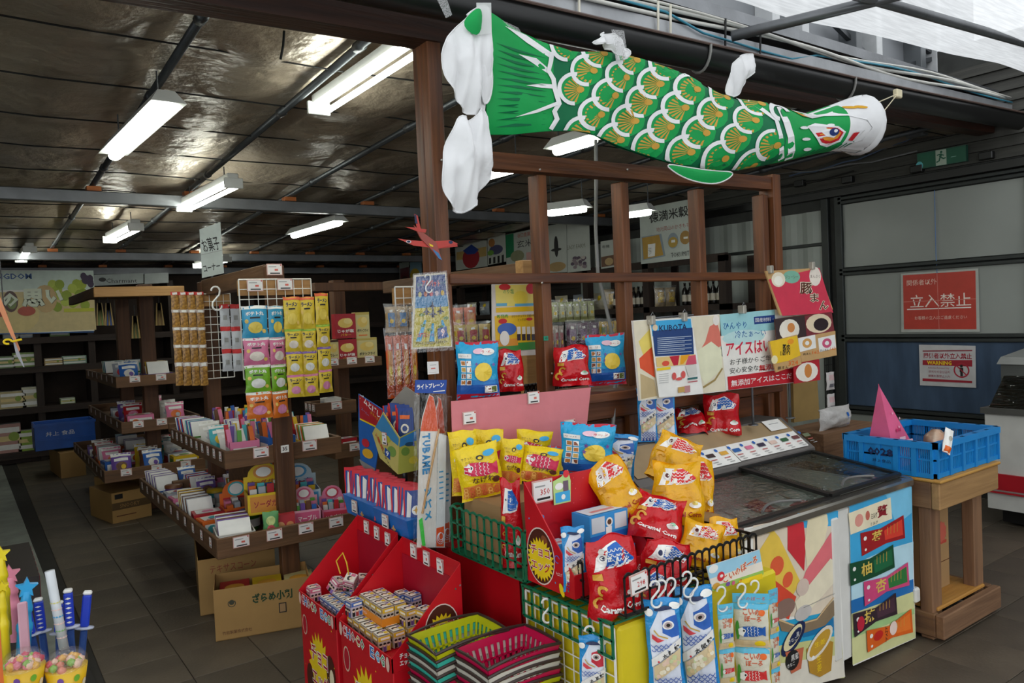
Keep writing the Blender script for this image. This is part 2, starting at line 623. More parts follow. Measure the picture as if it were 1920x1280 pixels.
# ---- fluorescent lamps
M_HOUS = mat('#c9cac6', 0.45, var=0.04)
M_TUBE = glow('#f9fff4', TUBE)
def lamp(label, pa, pb, z, tubes=2, w=.15, refl=False):
    a, c = at(*pa, Z=z), at(*pb, Z=z)
    L = min(1.25, (c - a).length)
    c = a + (c - a).normalized() * L
    mid = (a + c) / 2
    t = thing('fluorescent_lamp', label, 'lamp', (mid.x, mid.y, z), math.atan2(c.y - a.y, c.x - a.x) - PI / 2, 'fluorescent lamps under the foil ceiling')
    h = L / 2
    top = zc(mid.y) - .03 - z
    b = MB()
    if refl:
        b.hexa([(-w * .62, -h, .022), (w * .62, -h, .022), (w * .62, h, .022), (-w * .62, h, .022), (-w * .3, -h + .04, .085), (w * .3, -h + .04, .085), (w * .3, h - .04, .085), (-w * .3, h - .04, .085)], M_HOUS)
    else:
        b.box(-.04, -h, .032, .04, h, .085, M_HOUS, bev=.006)
    b.build('housing', t)
    if refl:
        b = MB()
        b.lathe([(.0, -h + .03), (.05, -h + .035), (.055, -h + .06), (.055, h - .06), (.05, h - .035), (0, h - .03)], M_TUBE, 12)
        b.v = [(x * .62, zz, -y * .5 + .006) for x, y, zz in b.v]
        b.build('diffuser', t)
    else:
        for k in range(tubes):
            x = (k - (tubes - 1) / 2) * .085
            b = MB(); b.tube([(x, -h + .02, 0), (x, h - .02, 0)], .0155, M_TUBE, 10); b.build('tube', t)
    for e in (-1, 1):
        if not refl:
            b = MB(); b.box(-.065, e * h - .012, -.022, .065, e * h + .012, .05, M_HOUS, bev=.004); b.build('lamp_holder', t)
        b = MB(); b.tube([(0, e * h * .7, .08), (0, e * h * .7, max(.1, top))], .004, M_PIPE, 6); b.build('hanger', t)
    return t
lamp('nearest long lamp with a white trapezoid reflector over the left aisle', (318, 200), (202, 306), 2.62, refl=True, w=.125)
lamp('large twin-tube lamp cut off by the tall timber post', (786, 84), (598, 208), 2.79)
lamp('twin-tube lamp hanging below the first steel beam', (438, 347), (338, 396), 2.60)
lamp('small far twin-tube lamp above the grape banner shelf', (255, 428), (206, 452), 2.52)
lamp('small single-tube lamp at the far left edge', (56, 470), (34, 495), 2.50, tubes=1)
lamp('flat lamp with white reflector above the hanging snack strips', (640, 418), (548, 444), 2.54, refl=True, w=.125)
lamp('far lamp half hidden behind the hanging sweets corner sign', (425, 488), (370, 500), 2.45)
lamp('lamp seen under the carp streamer above the timber top rail', (1122, 262), (1036, 288), 2.60, refl=True, w=.125)
lamp('lamp showing beside the white tail fin of the carp streamer', (980, 314), (905, 334), 2.55, refl=True, w=.125)
lamp('distant lamp between the second and third lattice posts', (1105, 392), (1022, 402), 2.42, refl=True, w=.125)
lamp('distant lamp beside the hanging rice cracker sign', (1225, 398), (1165, 406), 2.42, refl=True, w=.125)

# ---- the timber front: beam, post, lattice
M_BEAM = wood('#2a150b', '#4a2716', 'x', 0.55)
b = MB()
b.hexa([(-3.2, 2.64, 2.56), (7.4, 2.64, 2.87), (7.4, 2.76, 2.87), (-3.2, 2.76, 2.56), (-3.2, 2.64, 2.86), (7.4, 2.64, 3.12), (7.4, 2.76, 3.12), (-3.2, 2.76, 2.86)], M_BEAM)
FB = struct('beam_front', b)
LAT = thing('timber_lattice', 'brown timber lattice partition with a tall post and square rails', 'lattice', (0, 0, 0))
def lbox(name, x0, y0, z0, x1, y1, z1, m, bev=.004):
    b = MB(); b.box(x0, y0, z0, x1, y1, z1, m, bev=bev); return b.build(name, LAT)
lbox('main_post', 1.548, 2.655, 0, 1.612, 2.715, 2.72, M_POST)
lbox('main_post', 1.548, 2.718, 0, 1.612, 2.778, 2.72, M_POST)
def px2x(p, y, yy=2.66): return at(p, y, Y=yy).x
for p, y in ((1018, 560), (1173, 560), (1313, 480), (1432, 430)):
    x = px2x(p, y)
    lbox('lattice_post', x, 2.662, 0, x + .052, 2.735, 2.214, M_POST)
xr = px2x(1447, 430)
lbox('lattice_post', xr, 2.64, 0, xr + .07, 2.74, 2.33, M_POST)
XR = xr + .07
b = MB()
b.hexa([(1.60, 2.65, 2.215), (XR, 2.65, 2.245), (XR, 2.72, 2.245), (1.60, 2.72, 2.215), (1.60, 2.65, 2.285), (XR, 2.65, 2.315), (XR, 2.72, 2.315), (1.60, 2.72, 2.285)], M_RAIL)
b.build('top_rail', LAT)
lbox('middle_rail', 1.60, 2.645, 1.735, XR - .06, 2.70, 1.778, M_RAIL)
lbox('ledge', 1.60, 2.52, 1.195, XR - .4, 2.86, 1.235, M_RAIL)
lbox('ledge_rail', 1.60, 2.625, 1.10, XR - .06, 2.66, 1.19, M_RAIL)
lbox('base_board', 1.60, 2.70, .78, XR - .06, 2.72, 1.08, M_RAIL)
lbox('base_board', 1.60, 2.70, .40, XR - .06, 2.72, .77, M_RAIL)
lbox('base_board', 1.60, 2.70, .02, XR - .06, 2.72, .39, M_RAIL)
# screw heads
sm = mat('#c9c4ba', .35, .8)
for px, py in ((1016, 530), (1095 - 60, 700), (828, 300), (1176, 318), (1012, 318)):
    p = at(px, py, Y=2.648)
    b = MB(); b.tube([(p.x, 2.652, p.z), (p.x, 2.644, p.z)], .005, sm, 8); b.build('screw_head', LAT)

# ---- gutter, channel and cables above the front
b = MB()
n = 10
vs, fs = [], []
for x, zt in ((-1.2, 2.76), (1.7, 2.815), (4.2, 2.86), (6.55, 2.93)):
    for k in range(n + 1):
        a = PI + PI * k / n
        vs.append((x, 2.46 + .065 * math.cos(a), zt + .105 * math.sin(a)))
    for k in range(n, -1, -1):
        a = PI + PI * k / n
        vs.append((x, 2.46 + .060 * math.cos(a), zt + .098 * math.sin(a)))
w = 2 * (n + 1)
for i in range(3):
    for k in range(w): fs.append((i * w + k, i * w + (k + 1) % w, (i + 1) * w + (k + 1) % w, (i + 1) * w + k))
b.add(vs, fs, M_BLACK, True)
GUT = struct('trim_gutter', b)
b = MB(); b.tube([(-1.2, 2.392, 2.762), (1.7, 2.392, 2.817), (4.2, 2.392, 2.862), (6.55, 2.392, 2.932)], .007, mat('#5d4a43', .5), 6); b.build('gutter_lip', GUT)
for px in (1330, 1600):
    x = at(px, 100, Y=2.4).x
    zt = 2.815 + (x - 1.7) * .0185
    b = MB(); b.tube([(x, 2.46 + .072 * math.cos(PI + PI * k / 10), zt + .113 * math.sin(PI + PI * k / 10)) for k in range(11)], .007, mat('#8b8a86', .4), 6); b.build('gutter_strap', GUT)
b = MB()
b.hexa([(-1.5, 2.50, 2.80), (6.55, 2.50, 2.955), (6.55, 2.56, 2.955), (-1.5, 2.56, 2.80), (-1.5, 2.50, 2.87), (6.55, 2.50, 3.025), (6.55, 2.56, 3.025), (-1.5, 2.56, 2.87)], M_ALU)
CH = struct('trim_steel_channel', b)
def chz(x): return 2.87 + (x + 1.5) * .01925
for col, r_, dz, ph in (('#d9d7d0', .010, .022, 0.), ('#c9c8c2', .010, .040, 1.3), ('#d2d0c8', .007, .058, 2.1), ('#3f8fa8', .006, .028, 3.0)):
    b = MB()
    b.tube([(x * .25, 2.495 - .012 * math.sin(x * .9 + ph), chz(x * .25) + dz + .02 * math.sin(x * .55 + ph) - (.05 if col == '#3f8fa8' and 11 < x < 16 else 0)) for x in range(-4, 27)], r_, mat(col, .45), 8)
    b.build('cable', CH)
for px in (1088, 1235, 1258, 1360, 1425):
    x = at(px, 40, Y=2.48).x; z = chz(x)
    b = MB(); b.tube([(x, 2.478, z + .07), (x + .004, 2.49, z - .08), (x, 2.53, z - .09)], .006, mat('#e6e0cf' if px < 1300 else '#1a1a1a', .5), 6); b.build('cable_tie', CH)

# ---- clerestory above the shop front: grey sheets, white posts, braces
b = MB()
b.box(-3, 3.20, 2.95, 7.6, 3.24, 5.2, mat('#83868a', 0.5, var=.05, scale=1))
CL = struct('wall_clerestory', b)
for px in (1150, 1225, 1445, 1500, 1600, 1638, 1720, 1750):
    x = at(px, 60, Y=3.1).x
    b = MB(); b.box(x - .03, 3.06, 2.9, x + .05, 3.2, 5.2, mat('#c8cacb', .45) if px in (1225, 1445, 1500, 1638, 1750) else mat('#5d6164', .5), bev=.004); b.build('clerestory_post', CL)
for a_, c_ in (((1690, 60), (1790, 130)), ((1560, 40), (1660, 140)), ((1240, -10), (1320, 60)), ((1670, 130), (1770, 105))):
    p, q = at(*a_, Y=3.12), at(*c_, Y=3.12)
    b = MB(); b.bar(p, q, .035, .035, M_PIPE); b.build('brace', CL)
# scaffold poles and the shade net stretched over the passage
b = MB(); b.tube([at(1372, 68, Y=2.42), at(1640, 2, Y=1.95), at(1800, -38, Y=1.7)], .026, M_STEEL, 10); struct('trim_pole_cross', b)
b = MB(); b.tube([at(1560, -22, Y=1.95), at(1640, 0, Y=1.95), at(1920, 80, Y=1.95), at(2300, 188, Y=1.95)], .026, M_STEEL, 10); struct('trim_pole_long', b)
# the white shade net: thin woven cloth that lets the daylight through
def net_mat():
    m = bpy.data.materials.new('m_shade_net'); m.use_nodes = True
    N, L = m.node_tree.nodes, m.node_tree.links
    N.remove(N['Principled BSDF'])
    d = N.new('ShaderNodeBsdfDiffuse'); d.inputs[0].default_value = (.86, .86, .86, 1)
    t = N.new('ShaderNodeBsdfTranslucent'); t.inputs[0].default_value = (.93, .93, .93, 1)
    tc = N.new('ShaderNodeTexCoord')
    w = N.new('ShaderNodeTexNoise'); w.inputs['Scale'].default_value = 24
    mp = N.new('ShaderNodeMapping'); mp.inputs['Scale'].default_value = (.25, 3, 3)
    L.new(tc.outputs['Object'], mp.inputs[0]); L.new(mp.outputs[0], w.inputs['Vector'])
    cr = N.new('ShaderNodeValToRGB')
    cr.color_ramp.elements[0].color = (.80, .80, .80, 1); cr.color_ramp.elements[0].position = .35
    cr.color_ramp.elements[1].color = (.97, .97, .97, 1); cr.color_ramp.elements[1].position = .65
    L.new(w.outputs['Fac'], cr.inputs[0]); L.new(cr.outputs[0], t.inputs[0])
    x = N.new('ShaderNodeMixShader'); x.inputs[0].default_value = .75
    L.new(d.outputs[0], x.inputs[1]); L.new(t.outputs[0], x.inputs[2])
    tr = N.new('ShaderNodeBsdfTransparent')
    y = N.new('ShaderNodeMixShader'); y.inputs[0].default_value = .12
    L.new(x.outputs[0], y.inputs[1]); L.new(tr.outputs[0], y.inputs[2])
    L.new(y.outputs[0], N['Material Output'].inputs[0])
    return m
b = MB()
ea, eb_, ec = at(1340, -8, Z=3.12), at(1480, 36, Z=3.12), at(1868, 122, Z=3.12)
ed = at(1935, 142, Z=3.12)
nx, ny = 40, 26
vs, fs = [], []
edge = [V((-4.0, 2.6, 3.2)), ea, eb_, ec, ed, V((6.5, .6, 3.12))]
def along(t):
    k = min(int(t * 5), 4); f = t * 5 - k
    return edge[k].lerp(edge[k + 1], f)
for j in range(ny + 1):
    for i in range(nx + 1):
        p = along(i / nx)
        q = V((p.x + .0, -5.0, 3.5))
        v = p.lerp(q, (j / ny) ** 1.3)
        v.z += .03 * noise.noise(V((v.x * 1.5, v.y * 1.5, 1))) - .05 * math.sin(PI * min(1, j / ny * 3))
        vs.append(v)
for j in range(ny):
    for i in range(nx):
        a = j * (nx + 1) + i
        fs.append((a, a + 1, a + nx + 2, a + nx + 1))
b.add(vs, fs, net_mat(), True)
b.build('shade_net', None, 'white woven shade net stretched on poles above the passage', 'shade net')
# ================================================================== HELPERS FOR PRINTED SHEETS, BAGS AND CARTONS
class Sheet:
    """A flat upright surface at Y=y (looking to -Y) or X=x (looking to -X); its own axes are (X, Z) or (-Y, Z)."""
    def __init__(s, X=None, Y=None):
        s.X, s.Y = X, Y
    def S(s, u, v, o=0.0):
        return V((u, s.Y - o, v)) if s.Y is not None else V((s.X - o, -u, v))
    def q(s, px, py):
        p = at(px, py, X=s.X, Y=s.Y)
        return (p.x, p.z) if s.Y is not None else (-p.y, p.z)
    def k(s, px, py):
        a, b = s.q(px, py - 5), s.q(px, py + 5)
        return abs(a[1] - b[1]) / 10.0
    def ku(s, px, py):
        a, b = s.q(px - 5, py), s.q(px + 5, py)
        return abs(a[0] - b[0]) / 10.0
    def P(s, *pts): return poly([s.q(*p) for p in pts])
    def R(s, x0, y0, x1, y1):
        (a, b), (c, d) = s.q(x0, y1), s.q(x1, y0)
        return rect(a, b, c, d)
    def E(s, px, py, rx, ry, n=16, rot=0.0):
        u, v = s.q(px, py)
        return ell(u, v, rx * s.ku(px, py), ry * s.k(px, py), n, rot)
    def T(s, t, px, py, h, w=None, bold=0.0, align='C', rot=0.0):
        u, v = s.q(px, py)
        return txt(t, u, v, h * s.k(px, py), w * s.ku(px, py) if w else None, bold=bold, align=align, rot=rot)
    def L(s, pts, w):
        return stroke([s.q(*p) for p in pts], w * s.k(*pts[0]))


def slab(sh, corners, th, m, name=None):
    """A board or card of thickness th with its face on the sheet, corners given as photo pixels."""
    b = MB()
    c = [sh.q(*p) for p in corners]
    if sh.Y is not None: b.prism(c, (0, sh.Y, 0), (1, 0, 0), (0, 0, 1), (0, 1, 0), th, m)
    else: b.prism(c, (sh.X, 0, 0), (0, -1, 0), (0, 0, 1), (1, 0, 0), th, m)
    return b


FWD = V((CM[0][2], CM[1][2], CM[2][2]))
def mpp(p): return (V(p) - EYE).dot(FWD) / FPX          # metres to the pixel at p
def facing(p): return math.atan2(-p[0], p[1])           # turn about Z that makes a -Y face look at the camera


def fit(x0, y0, x1, y1, turn=0.0, **pl):
    """Bottom centre, width and height of a thing that fills this box of the photograph when it stands on the given plane."""
    p = at((x0 + x1) / 2, y1, **pl)
    k = mpp(p)
    return p, (x1 - x0) * k / max(.45, math.cos(turn)), (y1 - y0) * k, facing(p) + turn


def grid(mb, S, nu, nv, u0, v0, u1, v1, m, o=0.0, flip=False):
    pts, f = rect(u0, v0, u1, v1, nu, nv)
    if flip: f = [tuple(reversed(q)) for q in f]
    mb.add([S(u, v, o) for u, v in pts], f, m, True)


def bagS(w, h, d, seed=0, gusset=False, wr=.10):
    sd = seed * 3.7
    def S(u, v, o=0.0, back=False):
        s, t = max(-1, min(1, 2 * u / w)), max(0, min(1, v / h))
        if gusset:
            pr = (1 - abs(s) ** 4) ** .5 * max(0, 1 - t ** 2.2) ** .6 * (.55 + .45 * min(1, t * 5 + .25))
            x = u * (1 - .13 * t + .05 * math.sin(t * 9 + sd) * abs(s))
            z = v + h * .035 * math.sin(s * 3 + sd) * t ** 3
        else:
            tt = abs(2 * t - 1)
            pr = max(0, 1 - abs(s) ** 2.4) ** .55 * max(0, 1 - (tt / .93) ** 2.6 if tt < .93 else 0) ** .6
            x = u * (1 - .08 * math.sin(PI * t) ** .7 + .02 * math.sin(t * 11 + sd))
            z = v + h * .012 * math.sin(s * 4 + sd) * (t - .3)
        g = 2.0 if gusset else 1.0
        n = noise.noise(V((u / w * 4 + sd, v / h * 4, sd * .7 + (5 if back else 0)))) * wr * g * d * (.35 + pr)
        n -= abs(noise.noise(V((u / w * 3 + v / h * 3 + sd, v / h * 2.5 - u / w * 2, sd)))) * wr * g * d * (.3 + pr)
        n += noise.noise(V((u / w * 11 + sd, v / h * 4, sd))) * wr * .5 * d
        y = d / 2 * pr + n
        edge = d * .10 * math.sin(s * 5 + sd) * (t ** 8 + (1 - t) ** 10)
        return V((x, (y if back else -y) - (0 if back else o) + edge, z))
    return S


def refine(shape, lim):
    """Split the faces of a print shape until it can follow a curved surface."""
    p, f = shape
    if len(f) > 70: return shape
    p = list(p)
    tri = []
    for q in f:
        for i in range(1, len(q) - 1): tri.append((q[0], q[i], q[i + 1]))
    L = max(math.hypot(p[a][0] - p[b][0], p[a][1] - p[b][1]) for t in tri for a, b in ((t[0], t[1]), (t[1], t[2]), (t[2], t[0])))
    while L > lim and len(tri) < 400:
        mid, new = {}, []
        def mp(a, b):
            k = (min(a, b), max(a, b))
            if k not in mid:
                p.append(((p[a][0] + p[b][0]) / 2, (p[a][1] + p[b][1]) / 2)); mid[k] = len(p) - 1
            return mid[k]
        for a, b, c in tri:
            x, y, z = mp(a, b), mp(b, c), mp(c, a)
            new += [(a, x, z), (x, b, y), (z, y, c), (x, y, z)]
        tri = new; L /= 2
    return p, tri


def bag(w, h, d, m, art=None, seed=0, gusset=False, seal=None, back=None, nu=12, nv=14):
    """A puffed foil bag standing on its lower edge, front to -Y. art: list of (shape, material) in metres from the bottom centre."""
    S = bagS(w, h, d, seed, gusset)
    b = MB()
    grid(b, S, nu, nv, -w / 2, 0, w / 2, h, m)
    grid(b, lambda u, v, o: S(u, v, o, True), nu, nv, -w / 2, 0, w / 2, h, back or m, flip=True)
    if seal:
        for v0, v1 in ((0, .05 * h), (.95 * h, h)):
            b.decal(S, rect(-w / 2, v0, w / 2, v1, 8, 1), seal)
    for i, (sh, mm) in enumerate(art or []): b.decal(S, refine(sh, w / 7), mm, .0010 + .0005 * min(i, 9) + .00008 * i)
    return b


def carton(w, h, d, m, art=None, arts=None, artt=None, top=None, bev=.0):
    """A box standing on its base: front to -Y, art on the front, arts on the -X side, artt on the top."""
    b = MB()
    b.box(-w / 2, 0, 0, w / 2, d, h, m, bev=bev)
    if top: b.quad((-w / 2, 0, h + .0004), (w / 2, 0, h + .0004), (w / 2, d, h + .0004), (-w / 2, d, h + .0004), top)
    S = front(0, 0, 0)
    for sh, mm in art or []: b.decal(S, sh, mm)
    S2 = plane((-w / 2, d / 2, 0), (0, -1, 0), (0, 0, 1))
    for sh, mm in arts or []: b.decal(S2, sh, mm)
    S3 = plane((0, 0, h), (1, 0, 0), (0, 1, 0))
    for sh, mm in artt or []: b.decal(S3, sh, mm)
    return b


def open_carton(w, h, d, m, inside=None, t=.004, art=None, arts=None):
    """A cardboard box without a lid."""
    b = MB()
    b.box(-w / 2, 0, 0, w / 2, d, t, m)
    b.box(-w / 2, 0, 0, w / 2, t, h, m); b.box(-w / 2, d - t, 0, w / 2, d, h, m)
    b.box(-w / 2, t, 0, -w / 2 + t, d - t, h, m); b.box(w / 2 - t, t, 0, w / 2, d - t, h, m)
    S = front(0, 0, 0)
    for sh, mm in art or []: b.decal(S, sh, mm)
    S2 = plane((-w / 2, d / 2, 0), (0, -1, 0), (0, 0, 1))
    for sh, mm in arts or []: b.decal(S2, sh, mm)
    return b


W_, K_, RD, YE, BL = ink('#f1efe9'), ink('#1c1a1a'), ink('#c4161c'), ink('#f2cf1d'), ink('#1b62b8')
SKYB, GRN, PNK, ORG, BRN, CRM, GLD, NAVY, GRY = ink('#3fa9dc'), ink('#1c8a4a'), ink('#e56a94'), ink('#ea6a1f'), ink('#5a2c18'), ink('#efe2bd'), ink('#d8a13a'), ink('#16244f'), ink('#9a9a98')
M_CARD = mat('#a27f54', 0.75, var=0.08, scale=4)
M_PAPER = mat('#eeeae6', 0.6, var=0.03)


def price_card(parent, S, u, v, w=.075, h=.052, tilt=0.0, num=None):
    """A white price card with a pink border, a red dot and grey lines, pinned to a surface."""
    b = MB()
    c, s_ = math.cos(tilt), math.sin(tilt)
    def T(a, e, o=0.0): return S(u + a * c - e * s_, v + a * s_ + e * c, .003 + o)
    b.decal(T, rect(-w / 2, -h / 2, w / 2, h / 2), ink('#d9a79c'), .0)
    b.add([S(u + a * c - e * s_, v + a * s_ + e * c, .0) for a, e in ((-w / 2, -h / 2), (w / 2, -h / 2), (w / 2, h / 2), (-w / 2, h / 2))], [(3, 2, 1, 0)], M_PAPER)
    b.decal(T, rect(-w * .46, -h * .44, w * .46, h * .44), M_PAPER)
    b.decal(T, rect(-w * .38, h * .2, w * .12, h * .27), GRY)
    b.decal(T, rect(-w * .30, -h * .38, w * .34, -h * .28), K_)
    b.decal(T, ell(w * .40, h * .38, .0035, n=8, rings=1), RD)
    if num: b.decal(T, txt(num, w * .1, -h * .03, h * .26), RD)
    else: b.decal(T, rect(w * .0, -h * .12, w * .22, h * .05), ink('#d96a5c'))
    return b.build('price_card', parent)


def s_hook(name, label, p, L=.055, r=.0022, turn=0.0, parent=None):
    """A white plastic S-hook whose top loop is at p."""
    b = MB()
    pts = []
    for i in range(9):
        a = PI * (1.0 - i / 8)
        pts.append((math.cos(a) * L * .2 - 0, 0, math.sin(a) * L * .2))
    pts += [(L * .16, 0, -L * .2), (-L * .16, 0, -L * .55)]
    for i in range(9):
        a = PI + PI * i / 8
        pts.append((math.cos(a) * L * .22 + L * .04, 0, math.sin(a) * L * .22 - L * .72))
    c, s_ = math.cos(turn), math.sin(turn)
    b.tube([(x * c, x * s_, z) for x, y, z in pts], r, mat('#e8e8e4', .35), 6)
    o = b.build(name, parent, label, 'hook' if parent is None else None)
    o.location = p
    return o
# ================================================================== CARP STREAMER
CY = 2.12
_top = [(905, 20), (925, 25), (975, 58), (1030, 85), (1075, 97), (1130, 97), (1165, 101), (1210, 112), (1280, 140), (1345, 175), (1390, 186), (1440, 194), (1475, 206), (1505, 214), (1560, 196), (1602, 180)]
_bot = [(918, 252), (960, 252), (1030, 245), (1080, 245), (1110, 252), (1160, 275), (1210, 292), (1280, 312), (1330, 320), (1380, 320), (1420, 313), (1480, 300), (1530, 288), (1570, 282), (1612, 287)]
def _ip(tab, x):
    if x <= tab[0][0]: return tab[0][1]
    for (a, b), (c, d) in zip(tab, tab[1:]):
        if x <= c: return b + (d - b) * (x - a) / (c - a)
    return tab[-1][1]
def carpS(px, py, o=0.0, back=False):
    """Point of the cloth seen at photo pixel (px, py): a flattened windsock that opens to a round mouth."""
    t, bt = _ip(_top, px), _ip(_bot, px)
    yc, hf = (t + bt) / 2, (bt - t) / 2
    s = max(-1, min(1, (py - yc) / hf))
    c = at(px, yc, Y=CY)
    k = mpp(c)
    rnd = .10 + .90 * max(0, min(1, (px - 1150) / 420)) ** 1.5 if px > 1150 else .10
    dep = hf * k * rnd * math.sqrt(max(0, 1 - s * s)) + .012 * noise.noise(V((px * .012, py * .012, 2 if back else 1))) + .006 * noise.noise(V((px * .03, py * .02, 7)))
    p = at(px, yc + s * hf, Y=CY)
    p.y = CY + (dep + .006 if back else -dep - o)
    return p
CARP = thing('carp_streamer', 'green and white carp streamer windsock hanging along the gutter', 'carp streamer', at(1250, 230, Y=CY))
CL0 = CARP.location.copy()
class CB(MB):
    def build(s, name, parent=None, **k):
        s.v = [tuple(V(p) - CL0) for p in s.v]
        return MB.build(s, name, parent, **k)
def cloth(h): return mat(h, .62, var=.06, scale=6, bump=.25, bscale=9, spec=.25)
CG, CGD, CWH, CGO = cloth('#119a4c'), cloth('#0a6b43'), cloth('#e9e9ea'), cloth('#c79a3f')
b = CB()
for back in (False, True):
    for (xa, xb, m) in ((905, 1035, CG), (1035, 1445, CGD), (1445, 1555, CG), (1555, 1604, CWH)):
        n = max(2, int((xb - xa) / 9))
        vs, fs = [], []
        for i in range(n + 1):
            x = xa + (xb - xa) * i / n
            for j in range(19):
                s = -1 + 2 * j / 18
                t, bt = _ip(_top, x), _ip(_bot, x)
                vs.append(carpS(x, (t + bt) / 2 + s * (bt - t) / 2, 0, back))
        for i in range(n):
            for j in range(18):
                a = i * 19 + j
                fs.append((a, a + 1, a + 20, a + 19) if not back else (a, a + 19, a + 20, a + 1))
        b.add(vs, fs, m, True)
b.build('body', CARP)
def inbody(x, y, mg=3): return _ip(_top, x) + mg < y < _ip(_bot, x) - mg
def cl(shape):
    p, f = shape
    out = []
    for x, y in p:
        x = max(912, min(1608, x))
        t, bt = _ip(_top, x), _ip(_bot, x)
        out.append((x, max(t + .5, min(bt - .5, y))))
    return out, f
def cpoly(pts, n=6):
    """A long spike or band in pixel space, cut into slices so that it follows the cloth."""
    return cl(poly(pts))
b = CB()
# scales
for ia in range(-2, 9):
    for ib in range(-4, 6):
        cx, cy = 1069 + ia * 61.5 + ib * 38, 168 + ia * 12.5 + ib * 47
        if not (1046 < cx < 1436): continue
        t, bt = _ip(_top, cx), _ip(_bot, cx)
        if not (t - 10 < cy < bt + 12): continue
        r = 30 if cx < 1330 else 27
        b.decal(carpS, cl(ell(cx + 3, cy, r * .92, r, 14)), CG, .0022)
        b.decal(carpS, cl(arc(cx + 3, cy, r * .80, r * 1.04, PI * .48, PI * 1.56, 14)), CWH, .0036)
        for q in range(10):
            a = PI * .60 + PI * .82 * q / 9
            a0, a1 = a - .075, a + .075
            b.decal(carpS, cl(([(cx + 15, cy + 2), (cx + 15 + 31 * math.cos(a0), cy + 2 + 24 * math.sin(a0)), (cx + 15 + 31 * math.cos(a1), cy + 2 + 24 * math.sin(a1))], [(0, 1, 2)])), CGO, .0030)
        b.decal(carpS, cl(ell(cx + 14, cy + 2, 7, 6, 10)), CGO, .0040)
b.build('scale_print', CARP)
b = CB()
# tail: dark rays, white darts and a wavy white hem
for k in range(13):
    y0 = 80 + k * 13
    ye = 112 + k * 10.2
    b.decal(carpS, cl(poly([(925, y0 + 4), (962, (y0 * .5 + ye * .5) + 3.5), (1022, ye), (962, (y0 * .5 + ye * .5) - 2)])), CGD, .0018)
for pts in (((945, 50), (985, 66), (1032, 103), (1028, 112), (985, 82)), ((967, 104), (1000, 112), (1030, 135), (1026, 142), (992, 120)),
            ((980, 163), (1010, 159), (1036, 160), (1036, 168), (1010, 167)), ((960, 222), (1000, 208), (1040, 192), (1044, 198), (1000, 214))):
    b.decal(carpS, cl(poly(list(pts))), CWH, .0030)
hem = [(1030, 100), (1028, 118), (1024, 135), (1034, 150), (1036, 168), (1040, 182), (1044, 196), (1036, 210), (1042, 224), (1032, 243)]
b.decal(carpS, cl(stroke(hem, 9)), CWH, .0034)
b.build('tail_print', CARP)
b = CB()
# gill bands and head
b.decal(carpS, cl(stroke([(1396, 190), (1408, 212), (1428, 232), (1432, 262), (1440, 288), (1452, 302)], 8)), CWH, .0048)
b.decal(carpS, cl(stroke([(1444, 205), (1447, 236), (1453, 264), (1462, 290), (1470, 302)], 13)), CWH, .0050)
b.decal(carpS, cl(arc(1440, 215, 12, 20, PI * .6, PI * 2.0, 12)), CWH, .0052)
b.decal(carpS, cl(poly([(1478, 207), (1505, 216), (1560, 197), (1603, 181), (1607, 285), (1570, 281), (1556, 284), (1582, 270), (1588, 250), (1578, 236), (1552, 226), (1520, 224), (1500, 228), (1484, 222)])), CWH, .0048)
b.decal(carpS, cl(stroke([(1430, 192), (1448, 193), (1466, 206), (1484, 222), (1497, 224)], 4.5)), cloth('#d08a2a'), .0056)
for pts, m, o in (([(1484, 244), (1500, 238), (1535, 246), (1548, 256), (1546, 272), (1528, 281), (1512, 278), (1500, 266)], CWH, .0056),
                  ([(1489, 244), (1502, 241), (1533, 249), (1544, 257), (1541, 270), (1527, 277), (1513, 274), (1502, 263)], cloth('#c8202a'), .0060),
                  ([(1494, 245), (1504, 243), (1531, 251), (1540, 258), (1537, 267), (1526, 272), (1515, 270), (1506, 261)], cloth('#dd8f2a'), .0064),
                  ([(1502, 246), (1529, 252), (1535, 259), (1530, 266), (1517, 264), (1508, 256)], CWH, .0068)):
    b.decal(carpS, cl(poly(pts)), m, o)
b.decal(carpS, cl(ell(1528, 256, 8, 7)), cloth('#20356f'), .0074)
b.decal(carpS, cl(ell(1530, 254, 3, 3)), CWH, .0080)
b.decal(carpS, cl(poly([(1562, 258), (1571, 257), (1568, 271), (1560, 270)])), cloth('#c8202a'), .0062)
b.decal(carpS, cl(stroke([(1566, 256), (1577, 254), (1572, 273), (1562, 274)], 2.2)), CWH, .0058)
for x, y, rx in ((1478, 247, 8), (1482, 268, 8), (1492, 285, 8), (1523, 243, 6)): b.decal(carpS, cl(ell(x, y, rx, 2.8, 10)), CWH, .0062)
for x, y in ((1562, 209), (1576, 210)): b.decal(carpS, cl(ell(x, y, 9, 3, 10, rot=.2)), cloth('#d9a21f'), .0062)
for k in range(9): b.decal(carpS, cl(stroke([(1494 + k * 9, 297 - k * 2.2), (1500 + k * 9, 288 - k * 2.0)], 2.4)), CGD, .0058)
b.build('painted_face', CARP)
